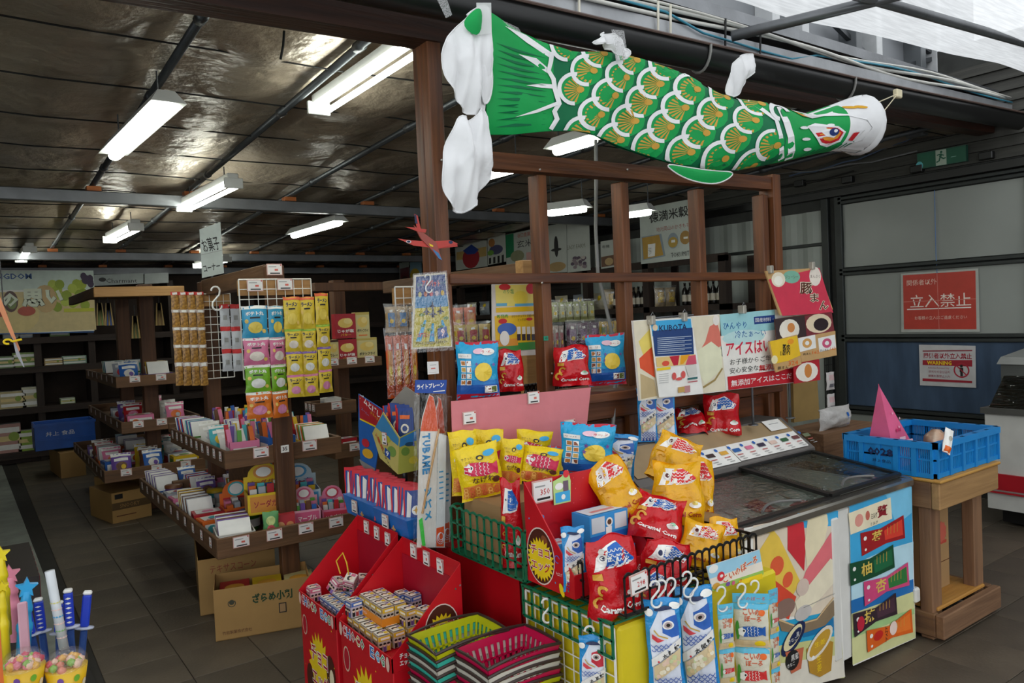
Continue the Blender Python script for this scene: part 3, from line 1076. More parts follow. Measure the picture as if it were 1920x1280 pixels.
# bulging mouth with its wire ring
b = CB()
c0 = at(1604, 233.5, Y=CY); k0 = mpp(c0)
vs, fs = [], []
nn = 20
for i, (dx, sc) in enumerate(((0, 1.0), (14, 1.06), (24, 1.0), (31, .86), (34, .72), (28, .55))):
    for j in range(nn):
        a = 2 * PI * j / nn
        vs.append(c0 + V((dx * k0 * .95, .5 * 53 * k0 * 1.9 * sc * math.cos(a) * .95, 53 * k0 * sc * math.sin(a))))
for i in range(5):
    for j in range(nn): fs.append((i * nn + j, i * nn + (j + 1) % nn, (i + 1) * nn + (j + 1) % nn, (i + 1) * nn + j))
b.add(vs, fs, CWH, True)
b.build('mouth', CARP)
b = CB(); b.tube([vs[3 * nn + j] for j in range(nn)], .004, CWH, 6, closed=True); b.build('mouth_ring', CARP)
# underside fin with a white hem, back fins, tail drapes
def leaf(name, pts, m, y=CY, curl=.02, th=.0015, hem=None, fold=.0):
    """A loose flap of cloth: a smoothed outline, rings that belly out towards the front, upright folds."""
    b = CB()
    for _ in range(2): pts = [q for (a, c), (d, e) in zip(pts, pts[1:] + pts[:1]) for q in ((a * .75 + d * .25, c * .75 + e * .25), (a * .25 + d * .75, c * .25 + e * .75))]
    ring = [at(x, yy, Y=y) for x, yy in pts]
    n = len(ring)
    ctr = sum(ring, V()) / n
    vs, fs = [], []
    for k in range(6):
        f = k / 6
        for p in ring:
            q = p.lerp(ctr, f)
            wv = fold * math.sin(q.x * 75 + q.z * 9) + fold * .7 * math.sin(q.x * 140 - q.z * 14 + 1) + fold * .8 * noise.noise(q * 14)
            vs.append(q + V((0, -curl * math.sin(f * PI / 2) + wv * (.55 + .45 * (1 - f)), 0)))
    vs.append(ctr + V((0, -curl, 0)))
    for k in range(5): fs += [(k * n + i, k * n + (i + 1) % n, (k + 1) * n + (i + 1) % n, (k + 1) * n + i) for i in range(n)]
    fs += [(5 * n + i, 5 * n + (i + 1) % n, 6 * n) for i in range(n)]
    b.add(vs, fs, m, True)
    if hem: b.tube(vs[:n], .0028, hem, 5, closed=True)
    return b.build(name, CARP)
leaf('belly_fin', [(1245, 306), (1290, 314), (1340, 321), (1378, 322), (1366, 336), (1340, 346), (1300, 340), (1268, 326)], CG, CY - .035, .01, hem=CWH)
leaf('back_fin', [(1362, 182), (1364, 150), (1378, 112), (1396, 100), (1414, 104), (1419, 122), (1408, 140), (1390, 160), (1386, 180)], CWH, CY - .02, .02, hem=CWH, fold=.008)
leaf('back_fin', [(1158, 108), (1140, 84), (1104, 82), (1128, 72), (1122, 64), (1140, 60), (1162, 74), (1182, 96), (1176, 112)], CWH, CY - .05, .015, hem=CWH, fold=.012)
leaf('tail_drape', [(892, 12), (920, 14), (922, 90), (918, 150), (906, 225), (896, 222), (870, 206), (850, 180), (836, 150), (823, 92), (842, 66), (862, 46)], CWH, CY - .04, .035, hem=CWH, fold=.014)
leaf('tail_corner', [(893, 13), (906, 20), (900, 74), (862, 46)], CG, CY - .085, .01)
leaf('tail_drape', [(862, 212), (884, 232), (906, 192), (918, 236), (929, 290), (922, 322), (900, 362), (878, 400), (846, 396), (832, 360), (824, 328), (832, 290), (846, 246)], CWH, CY - .06, .045, hem=CWH, fold=.014)
leaf('tail_drape', [(902, 106), (918, 104), (925, 150), (918, 192), (904, 196)], CWH, CY - .045, .01, hem=CWH)
# tape and string that hold it
b = CB()
for q in (((893, 5), (921, 5), (922, 62), (896, 66)),):
    ps = [at(x, y, Y=CY - .075) for x, y in q]
    b.add([*ps], [(0, 1, 2, 3)], mat('#dfe3e0', .3, alpha=.75))
b.build('clear_tape', CARP)
for q in (((1146, 55), (1170, 57), (1178, 110), (1158, 112)), ((942, 38), (972, 52), (980, 66), (958, 56))):
    b = CB(); b.add([at(x, y, Y=CY - .075) for x, y in q], [(0, 1, 2, 3)], film(.35)); b.build('clear_tape', CARP)
b = CB()
pk = at(1683, 176, Y=2.30)
b.tube([pk, at(1632, 198, Y=CY)], .003, CRM, 5); b.tube([pk, at(1640, 230, Y=CY)], .003, CRM, 5)
b.build('string', CARP)
b = CB(); b.box(pk.x - .03, pk.y - .015, pk.z - .025, pk.x + .03, pk.y + .015, pk.z + .025, CRM, bev=.006); b.build('clip', CARP)
for (x, y) in ((830, 12),):
    b = MB(); ps = [at(818, -4, Y=2.3), at(838, -2, Y=2.3), at(848, 28, Y=2.3), at(836, 34, Y=2.3)]
    b.add(ps, [(0, 1, 2, 3)], film(.4)); struct('trim_loose_tape', b)

# ================================================================== ICE CREAM FREEZER
FX0, FX1, FY0, FY1 = 2.30, 3.52, 1.80, 2.56
FR = thing('chest_freezer', 'white chest freezer with sliding glass lids and ice cream posters', 'freezer', (2.93, 2.18, 0))
class FB_(MB):
    loc = V((2.93, 2.18, 0))
    def build(s, name, parent=None, **k):
        s.v = [tuple(V(p) - s.loc) for p in s.v]
        return MB.build(s, name, parent, **k)
M_FW = mat('#dcdad4', .35, var=.05)
M_CHROME = mat('#b9b4aa', .18, .9, var=.1)
b = FB_()
t = .05
b.box(FX0, FY0, .07, FX1, FY0 + t, .73, M_FW, bev=.012); b.box(FX0, FY1 - t, .07, FX1, FY1, .73, M_FW)
b.box(FX0, FY0 + t, .07, FX0 + t, FY1 - t, .73, M_FW); b.box(FX1 - t, FY0 + t, .07, FX1, FY1 - t, .73, M_FW)
b.box(FX0 + t, FY0 + t, .07, FX1 - t, FY1 - t, .58, mat('#d4d6d2', .6))
b.build('body', FR)
b = FB_(); b.box(FX0 - .012, FY0 - .014, .725, FX1 + .012, FY0 + .05, .765, M_CHROME, bev=.008); b.build('front_rim', FR)
for x in (FX0, FX1):
    b = FB_(); b.hexa([(x - .016, FY0, .73), (x + .016, FY0, .73), (x + .016, FY1, .80), (x - .016, FY1, .80), (x - .016, FY0, .765), (x + .016, FY0, .765), (x + .016, FY1, .835), (x - .016, FY1, .835)], M_CHROME); b.build('side_rim', FR)
b = FB_(); b.box(FX1 - .012, FY0 - .02, .18, FX1 + .03, FY0 + .06, .25, M_FW, bev=.008); b.build('bumper', FR)
for x, y in ((FX0 + .1, FY0 + .1), (FX1 - .16, FY0 + .1), (FX0 + .1, FY1 - .1), (FX1 - .16, FY1 - .1)):
    b = FB_(); b.tube([(x, y - .012, .036), (x, y + .012, .036)], .036, mat('#a9a58f', .5), 14); b.box(x - .02, y - .014, .04, x + .02, y + .014, .075, M_STEEL); b.build('caster', FR)
def lidz(y): return .758 + (y - FY0) * .115
M_GLASS = film(.26, '#eef2ee', .06)
M_GASK = mat('#1b1a18', .4)
xm = at(1430, 880, Y=2.26).x; xn = at(1560, 940, Y=FY0).x
xm = (xm + xn) / 2
for (xa, xb, dz) in ((FX0 + .015, xm + .03, .0), (xm - .03, FX1 - .015, .012)):
    b = FB_()
    ya, yb = FY0 + .045, 2.30
    b.hexa([(xa, ya, lidz(ya) + dz), (xb, ya, lidz(ya) + dz), (xb, yb, lidz(yb) + dz), (xa, yb, lidz(yb) + dz), (xa, ya, lidz(ya) + dz + .005), (xb, ya, lidz(ya) + dz + .005), (xb, yb, lidz(yb) + dz + .005), (xa, yb, lidz(yb) + dz + .005)], M_GLASS)
    G = b.build('glass_lid', FR)
    for (p, q) in (((xa, ya), (xb, ya)), ((xb, ya), (xb, yb)), ((xb, yb), (xa, yb)), ((xa, yb), (xa, ya))):
        b = FB_(); b.bar((p[0], p[1], lidz(p[1]) + dz + .003), (q[0], q[1], lidz(q[1]) + dz + .003), .026, .014, M_GASK); b.v = [tuple(V(v) - FB_.loc) for v in b.v]; o = MB.build(b, 'lid_frame', G)
    b = MB(); xc = (xa + xb) / 2
    pts = [(xc - .13 + .26 * i / 12, ya + .035 + .045 * math.sin(PI * i / 12)) for i in range(13)]
    b.tube([(x - FB_.loc.x, y - FB_.loc.y, lidz(y) + dz + .010) for x, y in pts], .006, mat('#6d6a66', .35), 6); b.build('lid_handle', G)
# slanting header with the price strip
HZ = [(2.31, .835), (2.52, .975)]
b = FB_()
x0, x1 = FX0 - .02, FX1 + .03
b.hexa([(x0, 2.30, .79), (x1, 2.30, .79), (x1, 2.58, .72), (x0, 2.58, .72), (x0, 2.305, .845), (x1, 2.305, .845), (x1, 2.50, .985), (x0, 2.50, .985)], mat('#6f6a66', .5, .2))
b.box(x0, 2.50, .72, x1, 2.66, .985, mat('#5d5955', .5, .2))
b.build('header', FR)
HS = plane((0, 2.303, .848), (1, 0, 0), V((0, .195, .140)).normalized())
def HSl(u, v, o=0.0): return HS(u, v, o) - FB_.loc
b = MB()
b.decal(HSl, rect(x0 + .02, .045, x1 - .03, .225), mat('#a38a66', .6))
hdr = b.build('header_face', FR)
b = MB(); b.lay = 6
ua, ub = at(1262, 880, Y=2.36).x, at(1520, 820, Y=2.36).x
ua = max(ua, x0 + .03); L_ = ub - ua
for k in range(3):
    ku = ua + L_ * (0, .40, .92)[k]; kw = L_ * (.395, .515, .16)[k]
    b.decal(HSl, rect(ku, .012 + .004 * k, min(ku + kw, x1 - .04), .125 + .003 * k, 6, 1), W_)
cols = ['#2f8f5a', '#b59a8d', '#3a2622', '#e0a93c', '#2a63a8', '#e07a9a', '#352a44', '#e8c9b9', '#2c5f38', '#6e3a3a', '#6e7a5a']
for k, c in enumerate(cols):
    u = ua + .05 + k * (L_ * .93 / 10.3)
    b.decal(HSl, ell(u - .012, .105, .010, n=10, rings=1), BL)
    if k < 2: b.decal(HSl, ell(u + .022, .085, .014, .020, 10, .5), ink(c))
    else: b.decal(HSl, rect(u - .004, .070, u + .05, .093), ink(c))
    b.decal(HSl, rect(u, .050, u + .042, .055), ink('#c05a55'))
    b.decal(HSl, rect(u, .035, u + .036, .039), GRY)
    b.decal(HSl, rect(u + .012, .022, u + .045, .026), GRY)
b.decal(HSl, rect(x1 - .20, .150, x1 - .06, .225), W_)
b.decal(HSl, rect(x1 - .17, .195, x1 - .09, .199), GRY)
b.build('price_strip', FR)
# the two posters on the front
def poster(name, corners, art, label):
    sh = Sheet(Y=FY0 - .004)
    b = slab(sh, corners, .0015, W_)
    for s_, m in art(sh): b.decal(sh.S, s_, m)
    b.v = [tuple(V(v) - FB_.loc) for v in b.v]
    return MB.build(b, name, FR, label=label)
def art1(s):
    A = []
    add = lambda sh, m: A.append((sh, m))
    add(s.P((1412, 985), (1571, 955), (1572, 1150), (1412, 1160)), ink('#e3d3bd'))
    add(s.P((1495, 962), (1571, 953), (1571, 985), (1500, 990)), SKYB)
    add(s.P((1412, 1176), (1572, 1142), (1576, 1215), (1412, 1235)), ink('#2aa3cf'))
    add(s.P((1500, 1176), (1573, 1155), (1574, 1178), (1505, 1195)), ink('#1176ad'))
    add(s.P((1412, 1218), (1577, 1190), (1583, 1270), (1425, 1290), (1412, 1285)), ink('#cfd08c'))
    add(s.P((1412, 1250), (1579, 1226), (1584, 1268), (1500, 1290), (1412, 1290)), ink('#e7e0d0'))
    add(s.P((1448, 992), (1460, 1006), (1500, 1090), (1480, 1126), (1448, 1120), (1424, 1080), (1424, 1030)), ink('#edc84f'))
    add(s.P((1476, 975), (1505, 969), (1510, 1020), (1507, 1070), (1493, 1052), (1476, 1030)), ink('#d0303a'))
    add(s.P((1514, 971), (1530, 962), (1550, 964), (1552, 980), (1540, 1040), (1512, 1062), (1508, 1020)), ink('#ecdfbb'))
    add(s.P((1562, 990), (1571, 985), (1571, 1056), (1535, 1100), (1502, 1094), (1510, 1070)), ink('#e5737a'))
    add(s.E(1456, 1060, 13, 18), ink('#e5603a')); add(s.E(1476, 1086, 10, 14, rot=.4), ink('#e5603a'))
    add(s.P((1440, 1078), (1492, 1118), (1478, 1160), (1450, 1150), (1436, 1110)), ink('#dd4a32'))
    add(s.P((1490, 1128), (1556, 1046), (1572, 1060), (1571, 1082), (1520, 1140), (1494, 1146)), ink('#efe4c8'))
    add(s.E(1504, 1100, 12, 16), ink('#d9c3b4')); add(s.E(1470, 1140, 20, 18), ink('#8d6f63')); add(s.E(1505, 1148, 16, 14), ink('#c9c2bd'))
    add(s.P((1456, 1158), (1488, 1170), (1530, 1158), (1566, 1120), (1572, 1096), (1573, 1142), (1545, 1172), (1500, 1188), (1464, 1182)), ink('#8b765c'))
    add(s.L([(1456, 1160), (1488, 1172), (1530, 1160), (1568, 1112)], 3), ink('#d8b98a'))
    add(s.E(1486, 1196, 26, 20, rot=.5), NAVY); add(s.E(1485, 1194, 20, 15, rot=.5), ink('#e9dcae')); add(s.E(1489, 1192, 14, 10, rot=.5), NAVY)
    add(s.T('黒', 1494, 1188, 9), W_); add(s.T('きなこ', 1484, 1199, 7, 16), W_)
    add(s.P((1470, 1222), (1482, 1262), (1500, 1252), (1505, 1212)), ink('#c96a4a')); add(s.E(1484, 1236, 13, 19, rot=-.2), K_)
    add(s.T('黒蜜', 1488, 1230, 12, 14), W_); add(s.T('きなこ', 1481, 1245, 7, 14), W_)
    add(s.P((1510, 1216), (1516, 1260), (1535, 1268), (1556, 1256), (1560, 1202), (1535, 1196)), ink('#b98a2e'))
    add(s.E(1535, 1204, 27, 21, rot=.4), ink('#e6ddcc')); add(s.E(1535, 1204, 22, 15, rot=.4), ink('#c79a33'))
    add(s.T('生姜', 1535, 1204, 10, 20), YE); add(vtxt('生姜', s.q(1533, 1228)[0], s.q(1533, 1226)[1], 15 * s.k(1533, 1240)), YE)
    add(s.E(1522, 1232, 3, 4), W_)
    add(s.L([(1505, 1138), (1566, 1110)], 1), GRY)
    return A
poster('poster', [(1395, 990), (1570, 956), (1584, 1268), (1500, 1288), (1410, 1300)], art1, 'ice lolly and cup poster on the freezer front')
def art2(s):
    A = []
    add = lambda sh, m: A.append((sh, m))
    add(s.P((1592, 942), (1709, 907), (1712, 1090), (1596, 1132)), SKYB)
    add(s.P((1660, 925), (1709, 910), (1710, 960), (1680, 985)), ink('#7cc8ea')); add(s.P((1596, 1060), (1660, 1030), (1712, 1015), (1712, 1085), (1596, 1125)), ink('#bfe3f0'))
    add(s.P((1595, 1126), (1712, 1085), (1713, 1110), (1596, 1152)), ink('#1f6fb5'))
    add(s.P((1596, 1150), (1713, 1108), (1716, 1195), (1598, 1246)), ink('#d8d89c')); add(s.P((1597, 1180), (1714, 1140), (1714, 1150), (1597, 1196)), ink('#a9cf8c'))
    add(s.P((1590, 962), (1669, 932), (1672, 972), (1594, 1002)), ink('#efe2c2'))
    add(s.E(1610, 975, 8, 12), ink('#e0998a')); add(s.E(1626, 966, 4, 9), ink('#c76a5a'))
    add(s.T('ミルク', 1638, 966, 11, 11, bold=.02), K_); add(s.T('贅', 1654, 957, 22, 20, bold=.03), ink('#8c1a26')); add(s.T('ミルク', 1638, 980, 6, 14), K_)
    for pts, m1, ch, rest in (
        (((1612, 999), (1650, 990), (1693, 965), (1696, 1008), (1660, 1018), (1615, 1042)), '#a3191f', '苺', '#e0402f'),
        (((1591, 1056), (1630, 1046), (1673, 1020), (1676, 1063), (1640, 1080), (1593, 1098)), '#0c4a2c', '柚', '#17683f'),
        (((1617, 1090), (1660, 1080), (1700, 1053), (1703, 1096), (1660, 1108), (1619, 1136)), '#d6497c', '杏', '#2f7a3c'),
        (((1597, 1150), (1640, 1138), (1677, 1110), (1680, 1150), (1640, 1164), (1600, 1194)), '#33222c', '抹', '#4a2f3c'),
        (((1622, 1181), (1665, 1172), (1706, 1140), (1709, 1184), (1670, 1194), (1624, 1222)), '#e2641c', '', '#ee7a2c')):
        add(s.P(*pts), ink(m1))
        mx = (pts[0][0] + pts[2][0]) / 2
        add(s.P((mx + 4, pts[1][1] + 4), (pts[2][0] - 3, pts[2][1] + 8), (pts[3][0] - 4, pts[3][1] - 6), (mx + 6, pts[4][1] - 6)), ink(rest))
        add(s.E(pts[0][0] + 9, pts[0][1] + 10, 3, 4), W_)
        add(s.E(pts[0][0] + 10, pts[5][1] - 12, 2, 2.5), W_)
        if ch: add(s.T(ch, mx - 9, (pts[1][1] + pts[4][1]) / 2 + 2, 24, 20, bold=.02), ink('#e2c25a'))
        for q in range(4): add(s.L([(mx + 10 + q * 6, pts[2][1] + 22 - q * 3), (mx + 10 + q * 6, pts[3][1] - 6 - q * 2)], 1.4), ink('#d9a94a'))
    add(s.E(1611, 1168, 7, 14), ink('#c0203a')); add(s.E(1644, 1190, 9, 9), ink('#c9241c'))
    add(vtxt('トマト', s.q(1659, 1176)[0], s.q(1659, 1172)[1], 10 * s.k(1659, 1180), 10 * s.k(1659, 1180)), K_); add(s.E(1672, 1176, 7, 13), ink('#f3d9cc'))
    return A
poster('poster', [(1592, 942), (1709, 907), (1717, 1196), (1600, 1248)], art2, 'poster of six wrapped ice bars on the freezer front')
b = FB_(); b.box(xn - .022, FY0 - .012, .10, xn + .028, FY0, .70, M_FW, bev=.006); b.build('centre_strip', FR)
# frost and packs inside the freezer
M_FROST = mat('#d8dbd8', .7, var=.06, bump=.4, bscale=30)
rr = random.Random(5)
PK = ['#c93a45', '#e9e3d6', '#d9cfc0', '#e8e8e6', '#9fb4c6', '#d4a2a2']
for k in range(21):
    x, y = FX0 + .16 + (k % 7) * .15, FY0 + .12 + (k // 7) * .165
    w, h = .11, .13
    b = bag(w, h, .05, ink(PK[k % 6]) if k % 3 == 0 else M_FROST, seed=k, nu=6, nv=6)
    o = b.build('ice_pack', None, 'frosted ice cream pack lying under the freezer glass', 'ice cream', 'ice cream packs inside the chest freezer', loc=(x, y - .02, .615))
    o.rotation_euler = (-1.42, 0, rr.uniform(-.08, .08))

# ================================================================== SIGN BOARD OVER THE FREEZER
SB = Sheet(Y=2.40)
def boardthing(name, label, cat, sh, corners, th, m, art=None, group=None):
    b = slab(sh, corners, th, m)
    for s_, mm in (art(sh) if art else []): b.decal(sh.S, s_, mm)
    c = [V(p) for p in b.v]
    lo = V((sum(p.x for p in c) / len(c), sum(p.y for p in c) / len(c), min(p.z for p in c)))
    b.v = [tuple(p - lo) for p in c]
    return b.build(name, None, label, cat, group, loc=lo)
def art_lolly(s):
    return [(s.P((1187, 602), (1349, 590), (1361, 732), (1200, 750)), ink('#e6dcc2')),
            (s.P((1197, 640), (1222, 612), (1232, 660), (1214, 690)), ink('#ecd56a')),
            (s.P((1198, 672), (1222, 650), (1228, 708), (1200, 690)), ink('#e0552f')),
            (s.P((1200, 700), (1226, 712), (1232, 742), (1202, 748)), ink('#c2ab7f')),
            (s.P((1322, 640), (1330, 612), (1344, 604), (1350, 625), (1352, 648), (1322, 665), (1306, 668)), ink('#e07a68')),
            (s.P((1303, 660), (1333, 640), (1352, 655), (1354, 690), (1322, 720), (1310, 700)), ink('#e9e7c6')),
            (s.L([(1318, 726), (1340, 712), (1354, 690)], 4), ink('#a38b52')), (s.E(1342, 600, 6, 10), ink('#efe9e0'))]
boardthing('ice_lolly_board', 'board picturing melon and strawberry ice lollies above the freezer', 'sign', SB, [(1187, 601), (1349, 589), (1361, 733), (1200, 751)], .012, W_, art_lolly)
def art_ice(s):
    A = [(s.P((1349, 590), (1452, 580), (1460, 660), (1352, 668)), ink('#9fd3d8')), (s.P((1350, 630), (1454, 618), (1462, 720), (1362, 731)), ink('#efebe2')),
         (s.E(1395, 632, 40, 14), ink('#bfe0df')),
         (s.P((1413, 594), (1452, 590), (1453, 604), (1414, 608)), ink('#173a80')), (s.T('国産材料・', 1433, 599, 8, 34), W_),
         (s.T('ひんやり', 1378, 610, 13, 44), ink('#1f62a8')), (s.T('冷たぁ〜い', 1407, 625, 14, 58), ink('#1f62a8')),
         (s.T('アイスはい', 1404, 651, 25, 84, bold=.02), ink('#d42242')),
         (s.T('お子様からご年配', 1413, 674, 11, 88), K_), (s.T('安心安全な', 1395, 692, 11, 54), K_), (s.T('無添加', 1440, 688, 12, 34, bold=.02), ink('#c9262c')),
         (s.P((1363, 706), (1486, 690), (1490, 716), (1365, 731)), ink('#c21f2c')), (s.T('無添加アイスはここだ', 1429, 711, 12, 114, bold=.01), W_)]
    return A
boardthing('ice_sign', 'sign reading chilled additive-free ice with a red bottom band', 'sign', SB, [(1349.5, 590), (1455, 580), (1488, 585), (1491, 717), (1361.5, 732)], .012, W_, art_ice)
SK = Sheet(Y=2.385)
def art_kub(s):
    A = [(s.P((1220, 602), (1295, 597), (1298, 626), (1223, 630)), SKYB), (s.P((1223, 620), (1298, 614), (1301, 664), (1228, 668)), ink('#1d3f78')),
         (s.T('KUBOTA', 1262, 614, 12, 52, bold=.02), NAVY), (s.E(1228, 614, 5, 6), ink('#e6cfae'))]
    for k in range(9): A.append((s.L([(1232, 634 + k * 3.6), (1296 - (k * 13) % 26, 630 + k * 3.6)], 1.2), ink('#b9c4d6')))
    A += [(s.P((1229, 670), (1303, 664), (1305, 682), (1231, 688)), ink('#e9c77f')), (s.P((1254, 668), (1273, 666), (1270, 684), (1262, 685)), ink('#c01f35')), (s.P((1276, 666), (1293, 664), (1280, 682), (1274, 683)), ink('#eba21f')),
          (s.P((1290, 667), (1303, 665), (1305, 682), (1284, 684)), ink('#d5566c')), (s.E(1247, 681, 7, 5), ink('#e0513a')), (s.P((1284, 686), (1304, 682), (1306, 702), (1290, 706)), ink('#dcd8d0')),
          (s.P((1230, 690), (1256, 687), (1256, 692), (1231, 695)), YE), (s.E(1263, 705, 4, 7), ink('#dd5a55')), (s.E(1280, 702, 4, 7), ink('#dd5a55')), (s.E(1272, 710, 6, 3), ink('#dd5a55'))]
    for k in range(5): A.append((s.L([(1234, 702 + k * 4), (1252, 700 + k * 4)], .8), GRY))
    A += [(s.R(1288, 706, 1306, 712), ink('#2f6a6a')), (s.R(1288, 713, 1306, 717), ink('#b33a45')), (s.R(1270, 724, 1282, 736), ink('#c9a15a')), (s.R(1282, 722, 1292, 736), ink('#c08a8a'))]
    return A
boardthing('ice_maker_leaflet', 'laminated blue and white ice leaflet clipped on the lolly board', 'leaflet', SK, [(1217, 600), (1296, 595), (1319, 738), (1236, 745)], .002, W_, art_kub)
PB = Sheet(Y=2.36)
def art_bun(s):
    return [(s.P((1441, 524), (1536, 502), (1562, 586), (1467, 592)), ink('#d63a52')),
            (s.E(1484, 519, 16, 12), ink('#7fb8a0')), (s.T('ジューシー', 1484, 519, 6, 24), BRN),
            (s.E(1528, 518, 11, 18), ink('#efe4d6')), (s.T('まんぷく', 1528, 518, 6, 18), BRN), (s.E(1459, 524, 13, 14), ink('#efe4cc')), (s.E(1459, 526, 8, 9), ink('#fbf5e6')),
            (s.T('豚', 1511, 540, 24, 25, bold=.05), ink('#efe4cc')), (s.T('豚', 1511, 540, 21, 22, bold=.015), BRN),
            (s.T('ま', 1526, 558, 18, 18, bold=.06), ink('#efe4cc')), (s.T('ま', 1526, 558, 16, 16, bold=.015), BRN),
            (s.T('ん', 1544, 572, 18, 19, bold=.06), ink('#efe4cc')), (s.T('ん', 1544, 572, 16, 17, bold=.015), BRN)]
boardthing('pork_bun_sign', 'tilted red pork bun sign clipped above the freezer signs', 'sign', PB, [(1435, 508), (1534, 502), (1562, 580), (1463, 591)], .008, ink('#c8a06a'), art_bun)
def art_buns(s):
    return [(s.P((1453, 598), (1508, 592), (1512, 630), (1456, 638)), ink('#3a2a2a')), (s.E(1480, 618, 19, 20), ink('#eee6d6')), (s.E(1483, 614, 7, 9), ink('#d58a4a')),
            (s.P((1508, 592), (1559, 584), (1564, 622), (1512, 630)), ink('#7a2c34')), (s.E(1535, 606, 24, 18), ink('#e8d4b4')), (s.E(1539, 608, 14, 12), ink('#2c1c22'))]
boardthing('bun_photo_card', 'photo card of two cut steamed buns under the pork bun sign', 'sign', PB, [(1453, 598), (1559, 583), (1565, 622), (1457, 640)], .006, BRN, art_buns)
PB2 = Sheet(Y=2.35)
def art_yel(s):
    return [(s.P((1443, 640), (1494, 629), (1501, 666), (1478, 676), (1452, 682)), ink('#efc22a')), (s.E(1452, 674, 6, 8), ink('#f3e6b4')),
            (s.T('豚肉', 1474, 655, 22, 14, bold=.02), K_), (s.T('まん', 1466, 662, 9, 8), K_), (s.E(1482, 640, 6, 5), ink('#ee9a2a')),
            (s.T('豚まん', 1468, 689, 6, 20), K_), (s.T('324', 1487, 680, 9, 18), ORG)]
boardthing('yellow_bun_packet_card', 'yellow pork bun packet card hung on the ice sign corner', 'sign', PB2, [(1441, 641), (1495, 627), (1503, 682), (1455, 698)], .006, ink('#c8a06a'), art_yel)
def art_wh(s):
    A = [(s.P((1495, 634), (1566, 621), (1568, 665), (1503, 677)), ink('#c8a06a'))]
    for x0, c in ((1496, '#d9a15a'), (1533, '#d0567a')):
        A += [(s.P((x0, 634), (x0 + 32, 627), (x0 + 34, 652), (x0 + 3, 660)), W_), (s.E(x0 + 17, 643, 9, 9), ink(c)), (s.E(x0 + 17, 643, 4, 4), W_)]
    A += [(s.T('肉まん', 1513, 663, 4.5, 15), K_), (s.T('162', 1529, 660, 6, 13), ORG), (s.T('あんまん', 1545, 656, 4.5, 16), K_), (s.T('162', 1561, 653, 6, 10), ORG)]
    return A
boardthing('white_bun_packet_card', 'kraft card with two white bun packets beside the yellow one', 'sign', Sheet(Y=2.355), [(1495, 634), (1566, 620), (1569, 666), (1503, 679)], .006, ink('#c8a06a'), art_wh)
boardthing('meat_bun_card', 'small red card with a split meat bun below the packets', 'sign', Sheet(Y=2.36), [(1488, 680), (1536, 673), (1538, 712), (1490, 719)], .006, ink('#b3202c'),
           lambda s: [(s.E(1513, 697, 21, 18), ink('#efe6d8')), (s.E(1515, 695, 7, 13), ink('#cf8440'))])
# clips, rod and legs that carry the boards
b = MB()
for px in (1417, 1487):
    p = at(px, 796, Y=2.42)
    b = MB(); b.tube([(p.x, 2.435, .985), (p.x, 2.435, at(px, 600, Y=2.42).z)], .006, M_STEEL, 8)
    b.tube([(p.x, 2.435, .987), (p.x, 2.435, .992)], .025, M_STEEL, 12)
    b.build('sign_stand_rod', None, 'thin grey rod carrying the %s end of the ice signs' % ('middle' if px == 1417 else 'far'), 'rod', 'rods behind the ice signs')
b = MB(); b.tube([at(1222, 596, Y=2.39), at(1300, 590, Y=2.39)], .003, M_STEEL, 6); b.build('clip_wire', None, 'thin wire between two clips on the lolly board', 'wire')
for px, py, nm in ((1224, 600, 'left corner of the leaflet'), (1284, 594, 'right corner of the leaflet'), (1395, 580, 'top of the ice sign')):
    p = at(px, py, Y=2.375)
    b = MB(); b.box(-.012, -.008, -.02, .012, .03, .02, mat('#b9b3a6', .3, .3, alpha=.85), bev=.003); b.tube([(-.012, 0, .02), (0, .0, .035), (.012, 0, .02)], .002, M_STEEL, 6)
    b.build('bulldog_clip', None, 'clear spring clip at the %s' % nm, 'clip', 'clips on the freezer signs', loc=p)
for px, py, nm in ((1446, 505, 'left'), (1524, 498, 'right')):
    p = at(px, py, Y=2.35)
    b = MB(); b.box(-.012, -.008, -.02, .012, .02, .02, mat('#b9b3a6', .3, .3, alpha=.85), bev=.003); b.build('bulldog_clip', None, 'clear spring clip on the %s top corner of the red bun sign' % nm, 'clip', 'clips on the freezer signs', loc=p)
boardthing('brown_board', 'plain olive brown board standing behind the freezer signs', 'board', Sheet(Y=2.62), [(1487, 712), (1532, 706), (1537, 784), (1489, 792)], .02, mat('#8a6f3c', .7))
